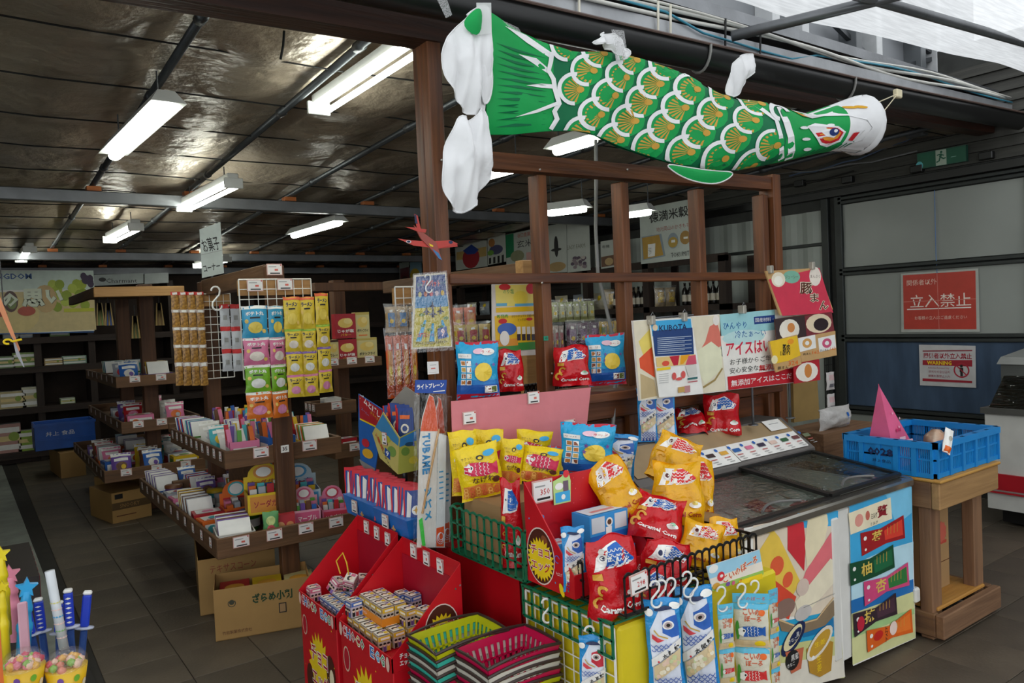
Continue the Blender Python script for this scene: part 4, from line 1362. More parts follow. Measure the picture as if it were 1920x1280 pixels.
# ================================================================== THE RIGHT-HAND SIDE
WS = Sheet(X=XW - .032)
def art_keep(s):
    return [(s.P((1693, 516), (1829, 507), (1831, 617), (1695, 617)), ink('#b8392b')), (s.T('関係者以外', 1728, 529, 11, 56), ink('#e8c9b9')),
            (s.T('立入禁止', 1762, 563, 25, 114), ink('#efe3d8')), (s.L([(1701, 580), (1821, 576)], 2), ink('#efe3d8')), (s.T('お客様の立入はご遠慮ください', 1763, 595, 7, 98), ink('#e8c9b9')),
            (s.L([(1757, 512), (1761, 616)], 1.2), ink('#c8776a')), (s.L([(1694, 566), (1830, 560)], 1.2), ink('#c8776a'))]
boardthing('red_keep_out_notice', 'faded red staff-only notice taped to the wall panel', 'sign', WS, [(1689, 513), (1834, 503), (1837, 622), (1690, 623)], .003, mat('#b3b5ad', .3), art_keep)
def art_warn(s):
    A = [(s.L([(1730, 658), (1823, 657)], 2), ink('#8e2433')), (s.T('関係者以外立入禁止', 1776, 667, 11, 90, bold=.02), ink('#a02436')),
         (s.P((1730, 675), (1823, 675), (1823, 687), (1730, 684)), ink('#a01f30')), (s.T('WARNING', 1761, 680, 7.5, 46, bold=.03), YE),
         (s.T('Authorized Personnel Only.', 1760, 690, 4, 40), ink('#a02436')), (s.T('관계자외출입금지', 1761, 697, 5, 40), ink('#a05060')), (s.T('閒雜人等禁止入內', 1761, 705, 5, 40), ink('#a05060')),
         (s.P((1730, 709), (1823, 714), (1823, 718), (1730, 714)), ink('#a01f30'))]
    u, v = s.q(1803, 694); k = s.k(1803, 694)
    A += [(ell(u, v + 8 * k, 2.6 * k, n=10, rings=1), K_), (rect(u - 3.2 * k, v - 3 * k, u + 3.2 * k, v + 5 * k), K_), (rect(u - 2.2 * k, v - 11 * k, u + 2.2 * k, v - 3 * k), K_),
          (arc(u, v, 11.5 * k, 14 * k, 0, 2 * PI, 28), ink('#b0243a')), (stroke([(u - 9 * k, v + 9 * k), (u + 9 * k, v - 9 * k)], 2 * k), ink('#b0243a'))]
    return A
boardthing('warning_notice', 'white warning notice with a no-entry pictogram on the blue panel', 'sign', WS, [(1723, 646), (1829, 648), (1830, 727), (1725, 722)], .003, mat('#c9c7c6', .4), art_warn)
XS = Sheet(X=XW - .07)
EX = thing('exit_sign', 'green emergency exit sign under the eaves of the side wall', 'sign', at(1766, 300, X=XW - .05))
def exb(b, name): b.v = [tuple(V(v) - EX.location) for v in b.v]; return b.build(name, EX)
exb(slab(XS, [(1719, 288), (1811, 271), (1812, 302), (1720, 318)], .035, mat('#1d4a3c', .5)), 'sign_body')
b = MB()
s = XS
b.decal(s.S, s.P((1720.5, 289), (1810, 273), (1811, 301), (1721, 316)), mat('#0f5a41', .4))
b.decal(s.S, s.P((1754, 282), (1774, 279), (1775, 308), (1755, 311)), ink('#a9b8a6'))
G_ = ink('#0f5a41')
u, v = s.q(1764, 294); k = s.k(1764, 294)
for sh in (ell(u + 1 * k, v + 9 * k, 2.4 * k, n=10), stroke([(u + k, v + 6 * k), (u - k, v)], 4.4 * k), stroke([(u - 7 * k, v + 4 * k), (u - 2 * k, v + 5 * k), (u + 6 * k, v + 2 * k)], 2 * k),
           stroke([(u - k, v), (u + 5 * k, v - 4 * k), (u + 9 * k, v - 3 * k)], 2.6 * k), stroke([(u - k, v), (u - 3 * k, v - 7 * k), (u - 8 * k, v - 9 * k)], 2.6 * k)): b.decal(s.S, sh, G_)
b.decal(s.S, s.E(1724, 311, 7, 8), ink('#5fb7bf')); b.decal(s.S, s.R(1783, 292, 1793, 295), ink('#7fa89a'))
exb(b, 'pictogram')
# loose wires and brackets along the eaves
for k, (a_, c_) in enumerate((((1330, 300), (1700, 262)), ((1360, 330), (1720, 285)), ((1480, 330), (1760, 235)), ((1340, 355), (1600, 322)))):
    p, q = at(*a_, X=XW - .06), at(*c_, X=XW - .06)
    pts = [p.lerp(q, i / 10) + V((0, 0, -.05 * math.sin(PI * i / 10) + .01 * math.sin(i * 2.1))) for i in range(11)]
    b = MB(); b.tube(pts, .007, mat(('#1a1a1a', '#77787a', '#4a5a74', '#202020')[k], .5), 6); b.build('eaves_cable', WR)
for px, py in ((1500, 352), (1590, 345), (1720, 325), (1850, 300)):
    p = at(px, py - 8, X=XW - .05)
    b = MB(); b.box(p.x - .03, p.y - .05, p.z - .03, p.x + .03, p.y + .05, p.z + .03, M_BLACK, bev=.006); b.build('bracket', WR)
# wrinkles of the clear film over the top panel
b = MB(); b.tube([at(1752, 355, X=XW - .035), at(1755, 480, X=XW - .035), at(1757, 512, X=XW - .035)], .003, mat('#3f6aa0', .5), 4); b.build('blue_tape_line', WR)

# timber stand with the blue crate
ST = thing('timber_stand', 'rough timber stand with thick legs beside the freezer', 'stand', (3.86, 1.98, 0))
M_TIM = wood('#6a4a33', '#8f6a4b', 'z', .75); M_TIMX = wood('#63452f', '#8a6749', 'x', .75); M_TIMY = wood('#5c402c', '#83603f', 'y', .75)
def stb(name, *a, m=M_TIM):
    x0, y0, z0, x1, y1, z1 = a
    b = MB(); b.box(x0 - 3.77, y0 - 1.98, z0, x1 - 3.77, y1 - 1.98, z1, m, bev=.005); return b.build(name, ST)
stb('base_rail', 3.475, 1.685, 0.02, 4.07, 1.725, .13, m=M_TIMX); stb('base_rail', 3.475, 2.24, 0.02, 4.07, 2.28, .13, m=M_TIMX)
stb('base_rail', 3.475, 1.726, 0.02, 3.515, 2.239, .13, m=M_TIMY); stb('base_rail', 4.03, 1.726, 0.02, 4.07, 2.239, .13, m=M_TIMY)
stb('base_board', 3.52, 1.73, .13, 4.0, 2.26, .148, m=wood('#a8752f', '#c08c44', 'x', .6))
for x, y in ((3.49, 1.74), (3.92, 1.74), (3.49, 2.14), (3.92, 2.14)): stb('leg', x, y, .0, x + .09, y + .06, .63)
stb('apron', 3.475, 1.69, .62, 4.08, 1.73, .745, m=wood('#8a673f', '#a98353', 'x', .65)); stb('apron', 3.475, 2.22, .62, 4.08, 2.26, .745, m=M_TIMX)
stb('apron', 3.475, 1.731, .62, 3.515, 2.219, .745, m=M_TIMY); stb('apron', 4.04, 1.731, .62, 4.08, 2.219, .745, m=M_TIMY)
stb('top_board', 3.47, 1.68, .745, 4.09, 2.27, .760, m=wood('#b07e33', '#c99a4f', 'x', .6))
o = carton(.15, .42, .2, M_CARD, art=[(txt('大阪', 0, .27, .05, .1), ink('#b8473a')), (rect(-.05, .22, .05, .235), ink('#b8473a')), (star(0, .28, .055, .045, 10), ink('#c4604f')), (rect(-.095, .13, .095, .133), BRN)]).build('carton', None, 'tall carton with red print under the timber stand', 'box', loc=(3.885, 1.84, .149))
o = carton(.13, .10, .12, ink('#b58d45'), art=[(txt('みかん', 0, .06, .02, .09), BRN), (rect(-.04, .025, .04, .03), BRN)]).build('carton', None, 'small kraft carton on top of the tall one in the stand', 'box', loc=(3.86, 1.85, .570))

CR = thing('plastic_crate', 'bright blue plastic crate marked 0028 on the timber stand', 'crate', (3.905, 1.935, .762))
MC = mat('#1c86cc', .4, var=.05)
def crate_wall(name, L, h, org, ex, slots=True):
    """A ribbed wall with rows of slots: rim, base rail, posts and thin bars."""
    org, ex = V(org), V(ex); up = V((0, 0, 1)); nrm = ex.cross(up).normalized()
    b = MB()
    def bar(u0, v0, u1, v1, t0=0, t1=.012):
        c = [org + ex * u + up * v + nrm * t for t in (t0, t1) for u, v in ((u0, v0), (u1, v0), (u1, v1), (u0, v1))]
        b.add(c, [(3, 2, 1, 0), (4, 5, 6, 7), (0, 1, 5, 4), (1, 2, 6, 5), (2, 3, 7, 6), (3, 0, 4, 7)], MC)
    bar(0, h - .03, L, h, -.012, .022)
    bar(0, 0, L, .022, 0, .012)
    n = 5
    for i in range(n + 1):
        u = L * i / n
        bar(max(0, u - .012), .0, min(L, u + .012), h, 0, .018)
    bar(0, h * .48, L, h * .53, 0, .010)
    bar(0, h * .60, L, h - .03, 0, .004) if not slots else None
    for i in range(n):
        mid = i == 1 or i == 2
        if slots == 'label' and mid: bar(L * i / n, .02, L * (i + 1) / n, h - .03, 0, .010); continue
        m_ = 9
        for k in range(m_):
            u = L * i / n + L / n * (k + .5) / m_
            bar(u - L / n / m_ * .28, .02, u + L / n / m_ * .28, h - .03, .0, .006)
    return b.build(name, CR)
cw, cd, ch = .64, .43, .165
crate_wall('front_wall', cw, ch, (-cw / 2, -cd / 2, 0), (1, 0, 0)); crate_wall('back_wall', cw, ch, (cw / 2, cd / 2, 0), (-1, 0, 0))
lw = crate_wall('side_wall', cd, ch, (-cw / 2, cd / 2, 0), (0, -1, 0), 'label'); crate_wall('side_wall', cd, ch, (cw / 2, -cd / 2, 0), (0, 1, 0))
b = MB(); S_ = plane((-cw / 2, 0, 0), (0, -1, 0), (0, 0, 1)); b.decal(S_, txt('0028', -.03, .098, .040, .125, bold=.03), NAVY, .0195); b.decal(S_, txt('井上食品', -.025, .055, .016, .09), NAVY, .0195); b.build('lettering', lw)
b = MB(); b.box(-cw / 2, -cd / 2, 0, cw / 2, cd / 2, .008, MC); b.build('bottom', CR)
# things in the crate
PC = thing('pink_gift_pyramid', 'tall pink paper pyramid gift standing in the blue crate', 'gift box', (3.755, 2.0, .772), .0)
b = MB()
w_ = .15; hh = .41
b.add([(-w_ * .75, -w_ * .5, 0), (w_ * .9, -w_ * .5, 0), (w_ * .9, w_ * .6, 0), (-w_ * .75, w_ * .6, 0), (-w_ * .80, 0, hh), (-w_ * .74, .01, hh)], [(3, 2, 1, 0), (0, 1, 5, 4), (1, 2, 5), (2, 3, 4, 5), (3, 0, 4)], mat('#e0638c', .45))
b.build('wrapper', PC)
fs = lambda u, v, o=0.0: V((u, -w_ * .5 + v / hh * w_ * .5 - o, v))
b = MB()
b.decal(fs, rect(-.085, .03, .085, .12), ink('#f3c6d2'))
for k in range(5): b.decal(fs, poly([(-.075 + k * .033, .032), (-.045 + k * .033, .032), (-.06 + k * .033, .075 + .02 * (k % 2))]), ink('#d0567f'))
b.decal(fs, rect(-.035, .125, .02, .14), ink('#f3c6d2'))
for u, v in ((-.02, .19), (-.055, .26), (.0, .23)): b.decal(fs, star(u, v, .008, .004, 4), ink('#f3b6c8'))
b.decal(fs, poly([(-.05, .165), (-.03, .175), (-.01, .165), (-.01, .185), (-.03, .178), (-.05, .185)]), ink('#c72b62'))
b.build('print', PC)
o = bag(.12, .16, .06, mat('#3a1f22', .25, bump=.3), seed=3).build('snack_bag', None, 'dark chocolate coloured sweet bag lying in the blue crate', 'sweet bag', loc=(3.95, 1.93, .80)); o.rotation_euler = (-1.35, 0, -.5)
b = MB(); b.lathe([(0, 0), (.05, .01), (.068, .05), (.055, .10), (.02, .13), (0, .133)], mat('#b98a6a', .25, .3, hex2='#d8c0a8', scale=14), 18); o = b.build('foil_egg', None, 'shiny bronze foil-wrapped egg in the blue crate', 'sweet', loc=(4.09, 1.95, .775))
b = bag(.05, .12, .03, W_, art=[(rect(-.02, .0, .02, .03), ORG), (ell(0, .07, .012), ink('#b9b0a0'))], seed=8); o = b.build('snack_stick', None, 'small white and yellow wrapped stick hung over the crate corner', 'sweet', loc=(3.60, 1.675, .885)); o.rotation_euler = (-.3, .5, -.4)
b = MB(); b.lathe([(0, 0), (.02, .005), (.024, .03), (.012, .05), (0, .053)], mat('#231a22', .3), 12); o = b.build('chocolate_ball', None, 'small dark wrapped ball behind the pink pyramid', 'sweet', loc=(3.92, 2.08, .775))
o = bag(.34, .13, .10, mat('#c9c6c2', .3, alpha=.9, bump=.4), art=[(rect(.08, .02, .11, .09), BL)], seed=21).build('carrier_bag', None, 'crumpled white carrier bag behind the freezer header', 'bag', loc=(4.25, 2.62, .83))
b = MB(); b.box(-.3, -.15, 0, .3, .15, .83, M_TIMX); o = b.build('side_counter', None, 'low timber counter behind the freezer holding the carrier bag', 'counter', loc=(4.3, 2.66 + .03, 0))

# second freezer by the side wall
F2 = thing('display_freezer', 'white display freezer with a red stripe at the right edge', 'freezer', (6.05, 1.75, 0))
def f2(name, p8, m):
    b = MB(); b.hexa([(x - 6.05, y - 1.75, z) for x, y, z in p8], m); return b.build(name, F2)
M_F2 = mat('#c4c3bd', .4, var=.05)
f2('body', [(5.70, 1.10, .12), (6.50, 1.10, .12), (6.50, 2.38, .12), (5.70, 2.38, .12), (5.68, 1.10, .78), (6.50, 1.10, .78), (6.50, 2.38, .78), (5.68, 2.38, .78)], M_F2)
f2('plinth', [(5.78, 1.15, .02), (6.45, 1.15, .02), (6.45, 2.32, .02), (5.78, 2.32, .02), (5.78, 1.15, .12), (6.45, 1.15, .12), (6.45, 2.32, .12), (5.78, 2.32, .12)], M_BLACK)
f2('red_stripe', [(5.676, 1.10, .26), (5.70, 1.10, .26), (5.70, 2.385, .26), (5.676, 2.385, .26), (5.672, 1.10, .37), (5.70, 1.10, .37), (5.70, 2.385, .37), (5.672, 2.385, .37)], ink('#a81522'))
f2('thin_red_line', [(5.676, 1.10, .235), (5.70, 1.10, .235), (5.70, 2.385, .235), (5.676, 2.385, .235), (5.676, 1.10, .245), (5.70, 1.10, .245), (5.70, 2.385, .245), (5.676, 2.385, .245)], ink('#a81522'))
f2('grip_rail', [(5.66, 1.08, .78), (6.5, 1.08, .78), (6.5, 2.40, .78), (5.66, 2.40, .78), (5.66, 1.08, .82), (6.5, 1.08, .82), (6.5, 2.40, .82), (5.66, 2.40, .82)], mat('#4a4945', .5))
f2('glass_front', [(5.70, 1.12, .82), (5.71, 1.12, .82), (5.71, 2.36, .82), (5.70, 2.36, .82), (5.95, 1.12, 1.02), (5.96, 1.12, 1.02), (5.96, 2.36, 1.02), (5.95, 2.36, 1.02)], film(.3, '#8f9488'))
f2('rear_hood', [(5.95, 1.10, .82), (6.5, 1.10, .82), (6.5, 2.38, .82), (5.95, 2.38, .82), (5.95, 1.10, 1.10), (6.5, 1.10, 1.16), (6.5, 2.38, 1.16), (5.95, 2.38, 1.10)], mat('#4d4f4c', .5))
f2('hood_top', [(5.93, 1.08, 1.10), (6.5, 1.08, 1.16), (6.5, 2.40, 1.16), (5.93, 2.40, 1.10), (5.95, 1.10, 1.15), (6.5, 1.10, 1.20), (6.5, 2.38, 1.20), (5.95, 2.38, 1.15)], mat('#8b8c88', .4))
# narrow wire rack with packets behind the bun signs
RK = thing('wire_rack', 'narrow black wire rack with white packets behind the bun signs', 'rack', at(1556, 775, Y=3.2))
b = MB()
for x in (-.05, .0, .05): b.tube([(x, 0, -.85), (x, 0, .5)], .004, M_BLACK, 5)
for k in range(9): b.tube([(-.05, 0, k * .06), (.05, 0, k * .06)], .003, M_BLACK, 5)
b.build('wire_frame', RK)
for k in range(2):
    b = bag(.10, .13, .03, mat('#cfc9c6', .4), art=[(rect(-.035, .07, .035, .11), ink('#d8b7b7')), (rect(-.03, .02, .03, .045), ink('#6d6a72'))], seed=40 + k); o = b.build('packet', RK); o.location = (-.03, -.03, .02 + .16 * k)
# ================================================================== PRINT FOR THE SNACK BAGS
def scales(x0, y0, x1, y1, r, m, n=1, clip=None):
    out = []
    row = 0
    y = y0
    while y <= y1:
        x = x0 + (r if row % 2 else 0)
        while x <= x1:
            if clip is None or clip(x, y): out.append((arc(x, y, r * .72, r, PI, 2 * PI, 5), m))
            x += 2 * r
        y += r * .9
        row += 1
    return out
def carp_print(w, h, cx, cy, L, body, dark, ang=0.0, white=W_):
    """A small printed carp streamer: head to the left."""
    c, s_ = math.cos(ang), math.sin(ang)
    def tr(sh):
        p, f = sh
        return [(cx + x * c - y * s_, cy + x * s_ + y * c) for x, y in p], f
    H = L * .36
    A = [(tr(poly([(-L * .5, -H * .28), (-L * .5, H * .28), (-L * .30, H * .5), (L * .1, H * .52), (L * .38, H * .34), (L * .5, H * .52), (L * .5, -H * .52), (L * .38, -H * .34), (L * .1, -H * .52), (-L * .30, -H * .5)])), body),
         (tr(poly([(-L * .5, -H * .28), (-L * .5, H * .28), (-L * .34, H * .46), (-L * .26, 0), (-L * .34, -H * .46)])), white),
         (tr(ell(-L * .30, H * .1, L * .07)), white), (tr(ell(-L * .30, H * .1, L * .04)), dark)]
    for i in range(4):
        for j in range(3):
            A.append((tr(arc(-L * .12 + i * L * .12, -H * .30 + j * H * .3 + (H * .15 if i % 2 else 0) * .6, L * .045, L * .06, PI * .5, PI * 1.5, 5)), white))
    return A
def art_caramel(w, h, k):
    """Popcorn bag: k = 'red' or 'yellow'."""
    body, dk, tx = ((BL, NAVY, W_) if k == 'red' else (ink('#d62b2f'), ink('#5a1a1a'), ink('#a3361c')))
    A = [(poly([(-w * .40, h * .62), (w * .30, h * .66), (w * .40, h * .74), (w * .10, h * .93), (-w * .26, h * .90)]), W_),
         (poly([(-w * .16, h * .66), (w * .30, h * .68), (w * .40, h * .74), (w * .12, h * .92), (-w * .10, h * .89)]), body)]
    for i in range(5):
        for j in range(4):
            x, y = -w * .08 + i * w * .085, h * .70 + j * h * .055
            if x + (y - h * .7) * .4 < w * .33: A.append((arc(x, y, w * .030, w * .042, PI, 2 * PI, 5), W_))
    A += [(ell(-w * .22, h * .78, w * .075), W_), (ell(-w * .22, h * .78, w * .045), dk),
          (txt('Caramel Corn', w * .04, h * .17, h * .085, w * .76, bold=.035), tx)]
    for x, y in ((-w * .30, h * .40), (-w * .38, h * .26)): A.append((arc(x, y, w * .05, w * .10, .4, 4.6, 9), GLD))
    A += [(ell(w * .30, h * .32, w * .11, h * .05), W_), (ell(w * .30, h * .35, w * .06, h * .035), ink('#8fc7a0' if k == 'red' else '#e9d36a')),
          (rect(-w * .44, h * .52, -w * .26, h * .60), GLD)]
    return A
M_CR, M_CY = foil('#c8101c'), foil('#e6a90f')
def art_ring(w, h):
    A = [(rect(-w * .5, 0, w * .5, h * .05, 6, 1), ink('#d8a512')), (poly([(-w * .48, h * .06), (w * .46, h * .06), (w * .40, h * .22), (w * .05, h * .30), (-w * .44, h * .28)]), ink('#e08a3c'))]
    for i in range(16):
        x, y = -w * .40 + (i % 6) * w * .14, h * .09 + (i // 6) * h * .065
        A.append((arc(x, y, w * .03, w * .055, 0, 2 * PI, 8), ink('#d9643a' if i % 2 else '#efb35a')))
    A += carp_print(w, h, w * .04, h * .57, w * .78, ink('#d62a55'), K_, -.12)
    A += [(txt('なげわ', w * .05, h * .38, h * .115, w * .52, bold=.02), BRN), (txt('サクッと', -w * .24, h * .80, h * .05, w * .26), BRN), (txt('かるい', -w * .20, h * .73, h * .045, w * .2), BRN),
          (ell(w * .28, h * .84, w * .14, h * .06), SKYB), (ell(w * .34, h * .33, w * .09, h * .06), BRN), (ell(w * .06, h * .78, w * .09, h * .045), K_), (ell(w * .06, h * .775, w * .05, h * .025), YE)]
    return A
M_NG = foil('#f0cf14')
def art_baby(w, h):
    """Blue noodle-snack bag (its figure is left out)."""
    A = [(rect(-w * .5, 0, w * .5, h * .10, 6, 1), ink('#c01f36')), (rect(-w * .5, h * .10, w * .5, h * .34, 6, 2), ink('#1a55a8')), (rect(-w * .5, h * .26, w * .5, h * .34, 6, 1), ink('#2a7cc4'))]
    for i in range(2):
        for j in range(4):
            x, y = -w * .42 + i * w * .13, h * .26 + j * h * .11
            A += [(rect(x, y, x + w * .11, y + h * .09), W_), (rect(x + w * .012, y + h * .012, x + w * .098, y + h * .078), ink(('#b8742c', '#8a4a2c', '#c9a04a')[(i + j) % 3]))]
    A += [(rect(-w * .46, h * .72, -w * .16, h * .80), W_), (txt('ベビースター', -w * .31, h * .76, h * .035, w * .26), BRN),
          (ell(w * .02, h * .84, w * .14, h * .05), ink('#f2c6d4')), (ell(w * .22, h * .82, w * .17, h * .06), W_), (txt('ラーメン', w * .22, h * .82, h * .05, w * .26, bold=.02), RD),
          (rect(w * .14, h * .12, w * .44, h * .24), W_), (rect(w * .155, h * .13, w * .29, h * .23), ink('#7d3a2a')), (rect(w * .30, h * .13, w * .425, h * .23), ink('#5d6a2a')),
          (ell(w * .12, h * .48, w * .22, h * .16), ink('#f0d04a'))]
    for x, y in ((-w * .05, h * .62), (w * .38, h * .60), (-w * .08, h * .5)): A += [(star(x, y, w * .05, w * .02, 5), ink('#7a4fa0'))]
    return A
M_BB = foil('#27a5d6')
def art_taro(w, h, seed=0, red=False):
    """Long carp-shaped bag of puffed rice balls."""
    rr = random.Random(seed)
    A = [(poly([(-w * .36, h * .02), (w * .40, h * .02), (w * .42, h * .62), (w * .34, h * .88), (-w * .10, h * .90), (-w * .40, h * .70), (-w * .42, h * .45)]), ink('#dfe3ee')),
         (poly([(-w * .05, h * .78), (w * .38, h * .84), (w * .44, h * .62), (w * .2, h * .60), (-w * .06, h * .66)]), ink('#2f63b8') if not red else ink('#c8283a')),
         (ell(w * .12, h * .73, w * .17, h * .045), W_), (ell(w * .12, h * .73, w * .12, h * .032), ink('#b9a2a0')), (ell(w * .12, h * .73, w * .06, h * .017), K_),
         (poly([(-w * .36, h * .66), (-w * .12, h * .60), (-w * .02, h * .585), (-w * .22, h * .57), (-w * .36, h * .61)]), ink('#d8424a')),
         (stroke([(-w * .30, h * .70), (-w * .18, h * .64), (w * .08, h * .60)], w * .035), ink('#c9a64a')),
         (ell(-w * .40, h * .88, w * .12, h * .04), W_), (ell(w * .34, h * .93, w * .16, h * .035), W_), (ell(0, h * .905, w * .26, h * .022), NAVY)]
    A += [(a, ink('#3d5fae')) for a, _ in scales(-w * .34, h * .50, w * .36, h * .57, w * .07, None)]
    A += [(poly([(-w * .44, h * .32), (w * .46, h * .52), (w * .46, h * .60), (-w * .44, h * .40)]), ink('#e8e4de'))]
    for i, ch in enumerate('太郎鯉'): A.append((txt(ch, -w * .04 + i * w * .18, h * .425 + i * h * .040, h * .045, w * .17, rot=.35, bold=.03), K_))
    A.append((ell(-w * .24, h * .375, w * .03), ink('#d8424a')))
    A.append((poly([(-w * .36, h * .16), (w * .42, h * .34), (w * .44, h * .50), (-w * .38, h * .32)]), ink('#d9c39a')))
    for i in range(26):
        t = rr.random(); q = rr.random()
        x = -w * .32 + t * w * .70; y = h * .19 + t * h * .16 + q * h * .12
        A.append((ell(x, y, w * .065, w * .060, 8, rings=1), ink(rr.choice(['#efe3c4', '#e9cfa0', '#e6c6b0', '#cdd4a0', '#f2e9d2']))))
    A += [(a, ink('#3d5fae')) for a, _ in scales(-w * .30, h * .10, w * .40, h * .22, w * .075, None, clip=None) if True]
    for i in range(5): A.append((poly([(-w * .32 + i * w * .16, h * .02), (-w * .22 + i * w * .16, h * .02), (-w * .25 + i * w * .16, h * .085), (-w * .29 + i * w * .16, h * .085)]), ink('#1f3fa0')))
    return A
M_TA = foil('#2a8fd0')
def put(name, label, cat, box, mk, turn=0.0, lean=0.0, roll=0.0, group=None, d=None, pl=None, dz=0.0, hs=1.0, **k):
    """Place a bag or box so that it fills the box of the photo; mk(w, h) returns its mesh builder."""
    p, w, h, rz = fit(*box, turn=turn, **pl)
    b = mk(w, h * hs)
    o = b.build(name, None, label, cat, group, loc=p + V((0, 0, dz)))
    o.rotation_mode = 'XYZ'
    o.rotation_euler = (0, 0, 0)
    o.matrix_world = Matrix.Translation(p + V((0, 0, dz))) @ Matrix.Rotation(rz, 4, 'Z') @ Matrix.Rotation(-lean, 4, 'X') @ Matrix.Rotation(roll, 4, 'Y')
    return o
sd = [0]
def caramel(label, box, k='red', group='caramel corn bags', **a):
    sd[0] += 1
    q = sd[0]
    return put('popcorn_bag', label, 'snack bag', box, lambda w, h: bag(w, h, min(w, h) * .62, M_CR if k == 'red' else M_CY, art_caramel(w, h, k), q, True, seal=None), group=group, **a)
def ringbag(label, box, **a):
    sd[0] += 1; q = sd[0]
    return put('ring_snack_bag', label, 'snack bag', box, lambda w, h: bag(w, h, w * .36, M_NG, art_ring(w, h), q), group='yellow ring snack bags', **a)
def babybag(label, box, **a):
    sd[0] += 1; q = sd[0]
    return put('noodle_snack_bag', label, 'snack bag', box, lambda w, h: bag(w, h, w * .4, M_BB, art_baby(w, h), q, seal=ink('#c01f36')), group='blue noodle snack bags', **a)
def tarobag(label, box, red=False, **a):
    sd[0] += 1; q = sd[0]
    return put('carp_sweet_bag', label, 'sweet bag', box, lambda w, h: bag(w, h, w * .3, M_TA, art_taro(w, h, q, red), q, nu=10, nv=18), group='long blue carp sweet bags', **a)

# ================================================================== FRONT TABLE
TZ = .70
FT = thing('front_table', 'yellow box table with a white wire grid side and green basket top', 'table', (1.86, 1.84, 0))
def ftb(b, name): b.v = [tuple(V(v) - V((1.86, 1.84, 0))) for v in b.v]; return b.build(name, FT)
b = MB(); b.box(1.475, 1.60, .0, 2.22, 2.05, TZ - .012, mat('#d8c21c', .45, var=.06), bev=.01); ftb(b, 'yellow_box')
M_WIRE = mat('#e6e3da', .35)
def wire_grid(origin, eu, nu, pu, nv, pv, r=.0022, rim=.004, m=M_WIRE):
    o_, eu = V(origin), V(eu); up = V((0, 0, 1)); b = MB()
    for i in range(nu + 1): b.tube([o_ + eu * (i * pu), o_ + eu * (i * pu) + up * (nv * pv)], rim if i in (0, nu) else r, m, 5)
    for j in range(nv + 1): b.tube([o_ + up * (j * pv), o_ + up * (j * pv) + eu * (nu * pu)], rim if j in (0, nv) else r, m, 5)
    return b
ftb(wire_grid((1.462, 2.03, .03), (0, -1, 0), 9, .047, 14, .047), 'wire_grid')
M_GB = mat('#0d6b48', .4, var=.06)
def lattice(origin, eu, ev, L, Hh, nu, nv, m, t=.004, wv=.010, scallop=False):
    """A moulded plastic basket wall: upright ribs that swell at the crossings, horizontal bands, a rim."""
    o_, eu, ev = V(origin), V(eu), V(ev); n = eu.cross(ev).normalized(); b = MB()
    def strip(pts, ws, dirv):
        vs, fs = [], []
        for p, w in zip(pts, ws):
            for s2 in (-1, 1):
                for t2 in (0, t): vs.append(p + dirv * (s2 * w / 2) + n * t2)
        for i in range(len(pts) - 1):
            a = i * 4; c = a + 4
            fs += [(a, c, c + 2, a + 2), (a + 1, a + 3, c + 3, c + 1), (a, a + 1, c + 1, c), (a + 2, c + 2, c + 3, a + 3)]
        b.add(vs, fs, m)
    for i in range(nu + 1):
        u = L * i / nu
        pts, ws = [], []
        for j in range(nv * 4 + 1):
            v = Hh * j / (nv * 4)
            pts.append(o_ + eu * u + ev * v); ws.append(wv * (1.25 if j % 4 == 0 else (.75 if j % 4 == 2 else .95)))
        strip(pts, ws, eu)
    for j in range(nv + 1):
        v = Hh * j / nv
        if scallop and j == nv:
            pts = [o_ + eu * (L * i / (nu * 6)) + ev * (v + .008 * abs(math.sin(PI * i / 6))) for i in range(nu * 6 + 1)]
        else: pts = [o_ + eu * (L * i / 12) + ev * v for i in range(13)]
        strip(pts, [.006 if 0 < j < nv else .009] * len(pts), ev)
    return b
ftb(lattice((1.456, 2.035, .605), (0, -1, 0), (0, 0, 1), .43, .10, 9, 2, M_GB), 'basket_side')
ftb(lattice((1.456, 1.60, .705), (1, 0, 0), (0, 1, 0), .40, .44, 8, 8, M_GB), 'basket_top')
# red vinyl plinth behind it
b = MB()
nx = 14
pts, fc = rect(2.06, 0.0, 2.62, .72, nx, 8)
b.add([(1.462 + .006 * noise.noise(V((y * 9, z * 2.5, 0))) - .004, y, z) for y, z in pts], [tuple(reversed(f)) for f in fc], mat('#a80f18', .25, var=.08, scale=3, bump=.2, bscale=5), True)
b.box(1.475, 2.06, 0, 2.25, 2.618, .715, mat('#a80f18', .35))
o = b.build('vinyl_covered_plinth', None, 'low plinth draped in glossy red vinyl below the green basket', 'plinth')
# green basket with a carton in it
GBK = thing('green_basket', 'green lattice basket holding a carton and red bags', 'basket', (1.68, 2.25, .717))
def gb(b, name): b.v = [tuple(V(v) - V((1.68, 2.25, .717))) for v in b.v]; return b.build(name, GBK)
gb(lattice((1.452, 2.475, .722), (0, -1, 0), (0, 0, 1), .455, .165, 10, 3, M_GB, scallop=True), 'front_panel')
gb(lattice((1.452, 2.012, .722), (1, 0, 0), (0, 0, 1), .44, .165, 9, 3, M_GB, scallop=True), 'end_panel')
gb(lattice((1.892, 2.475, .722), (-1, 0, 0), (0, 0, 1), .44, .165, 9, 3, M_GB, scallop=True), 'end_panel')
gb(lattice((1.892, 2.02, .722), (0, 1, 0), (0, 0, 1), .455, .165, 10, 3, M_GB, scallop=True), 'back_panel')
b = MB(); b.box(1.455, 2.02, .717, 1.89, 2.47, .722, M_GB); gb(b, 'bottom')
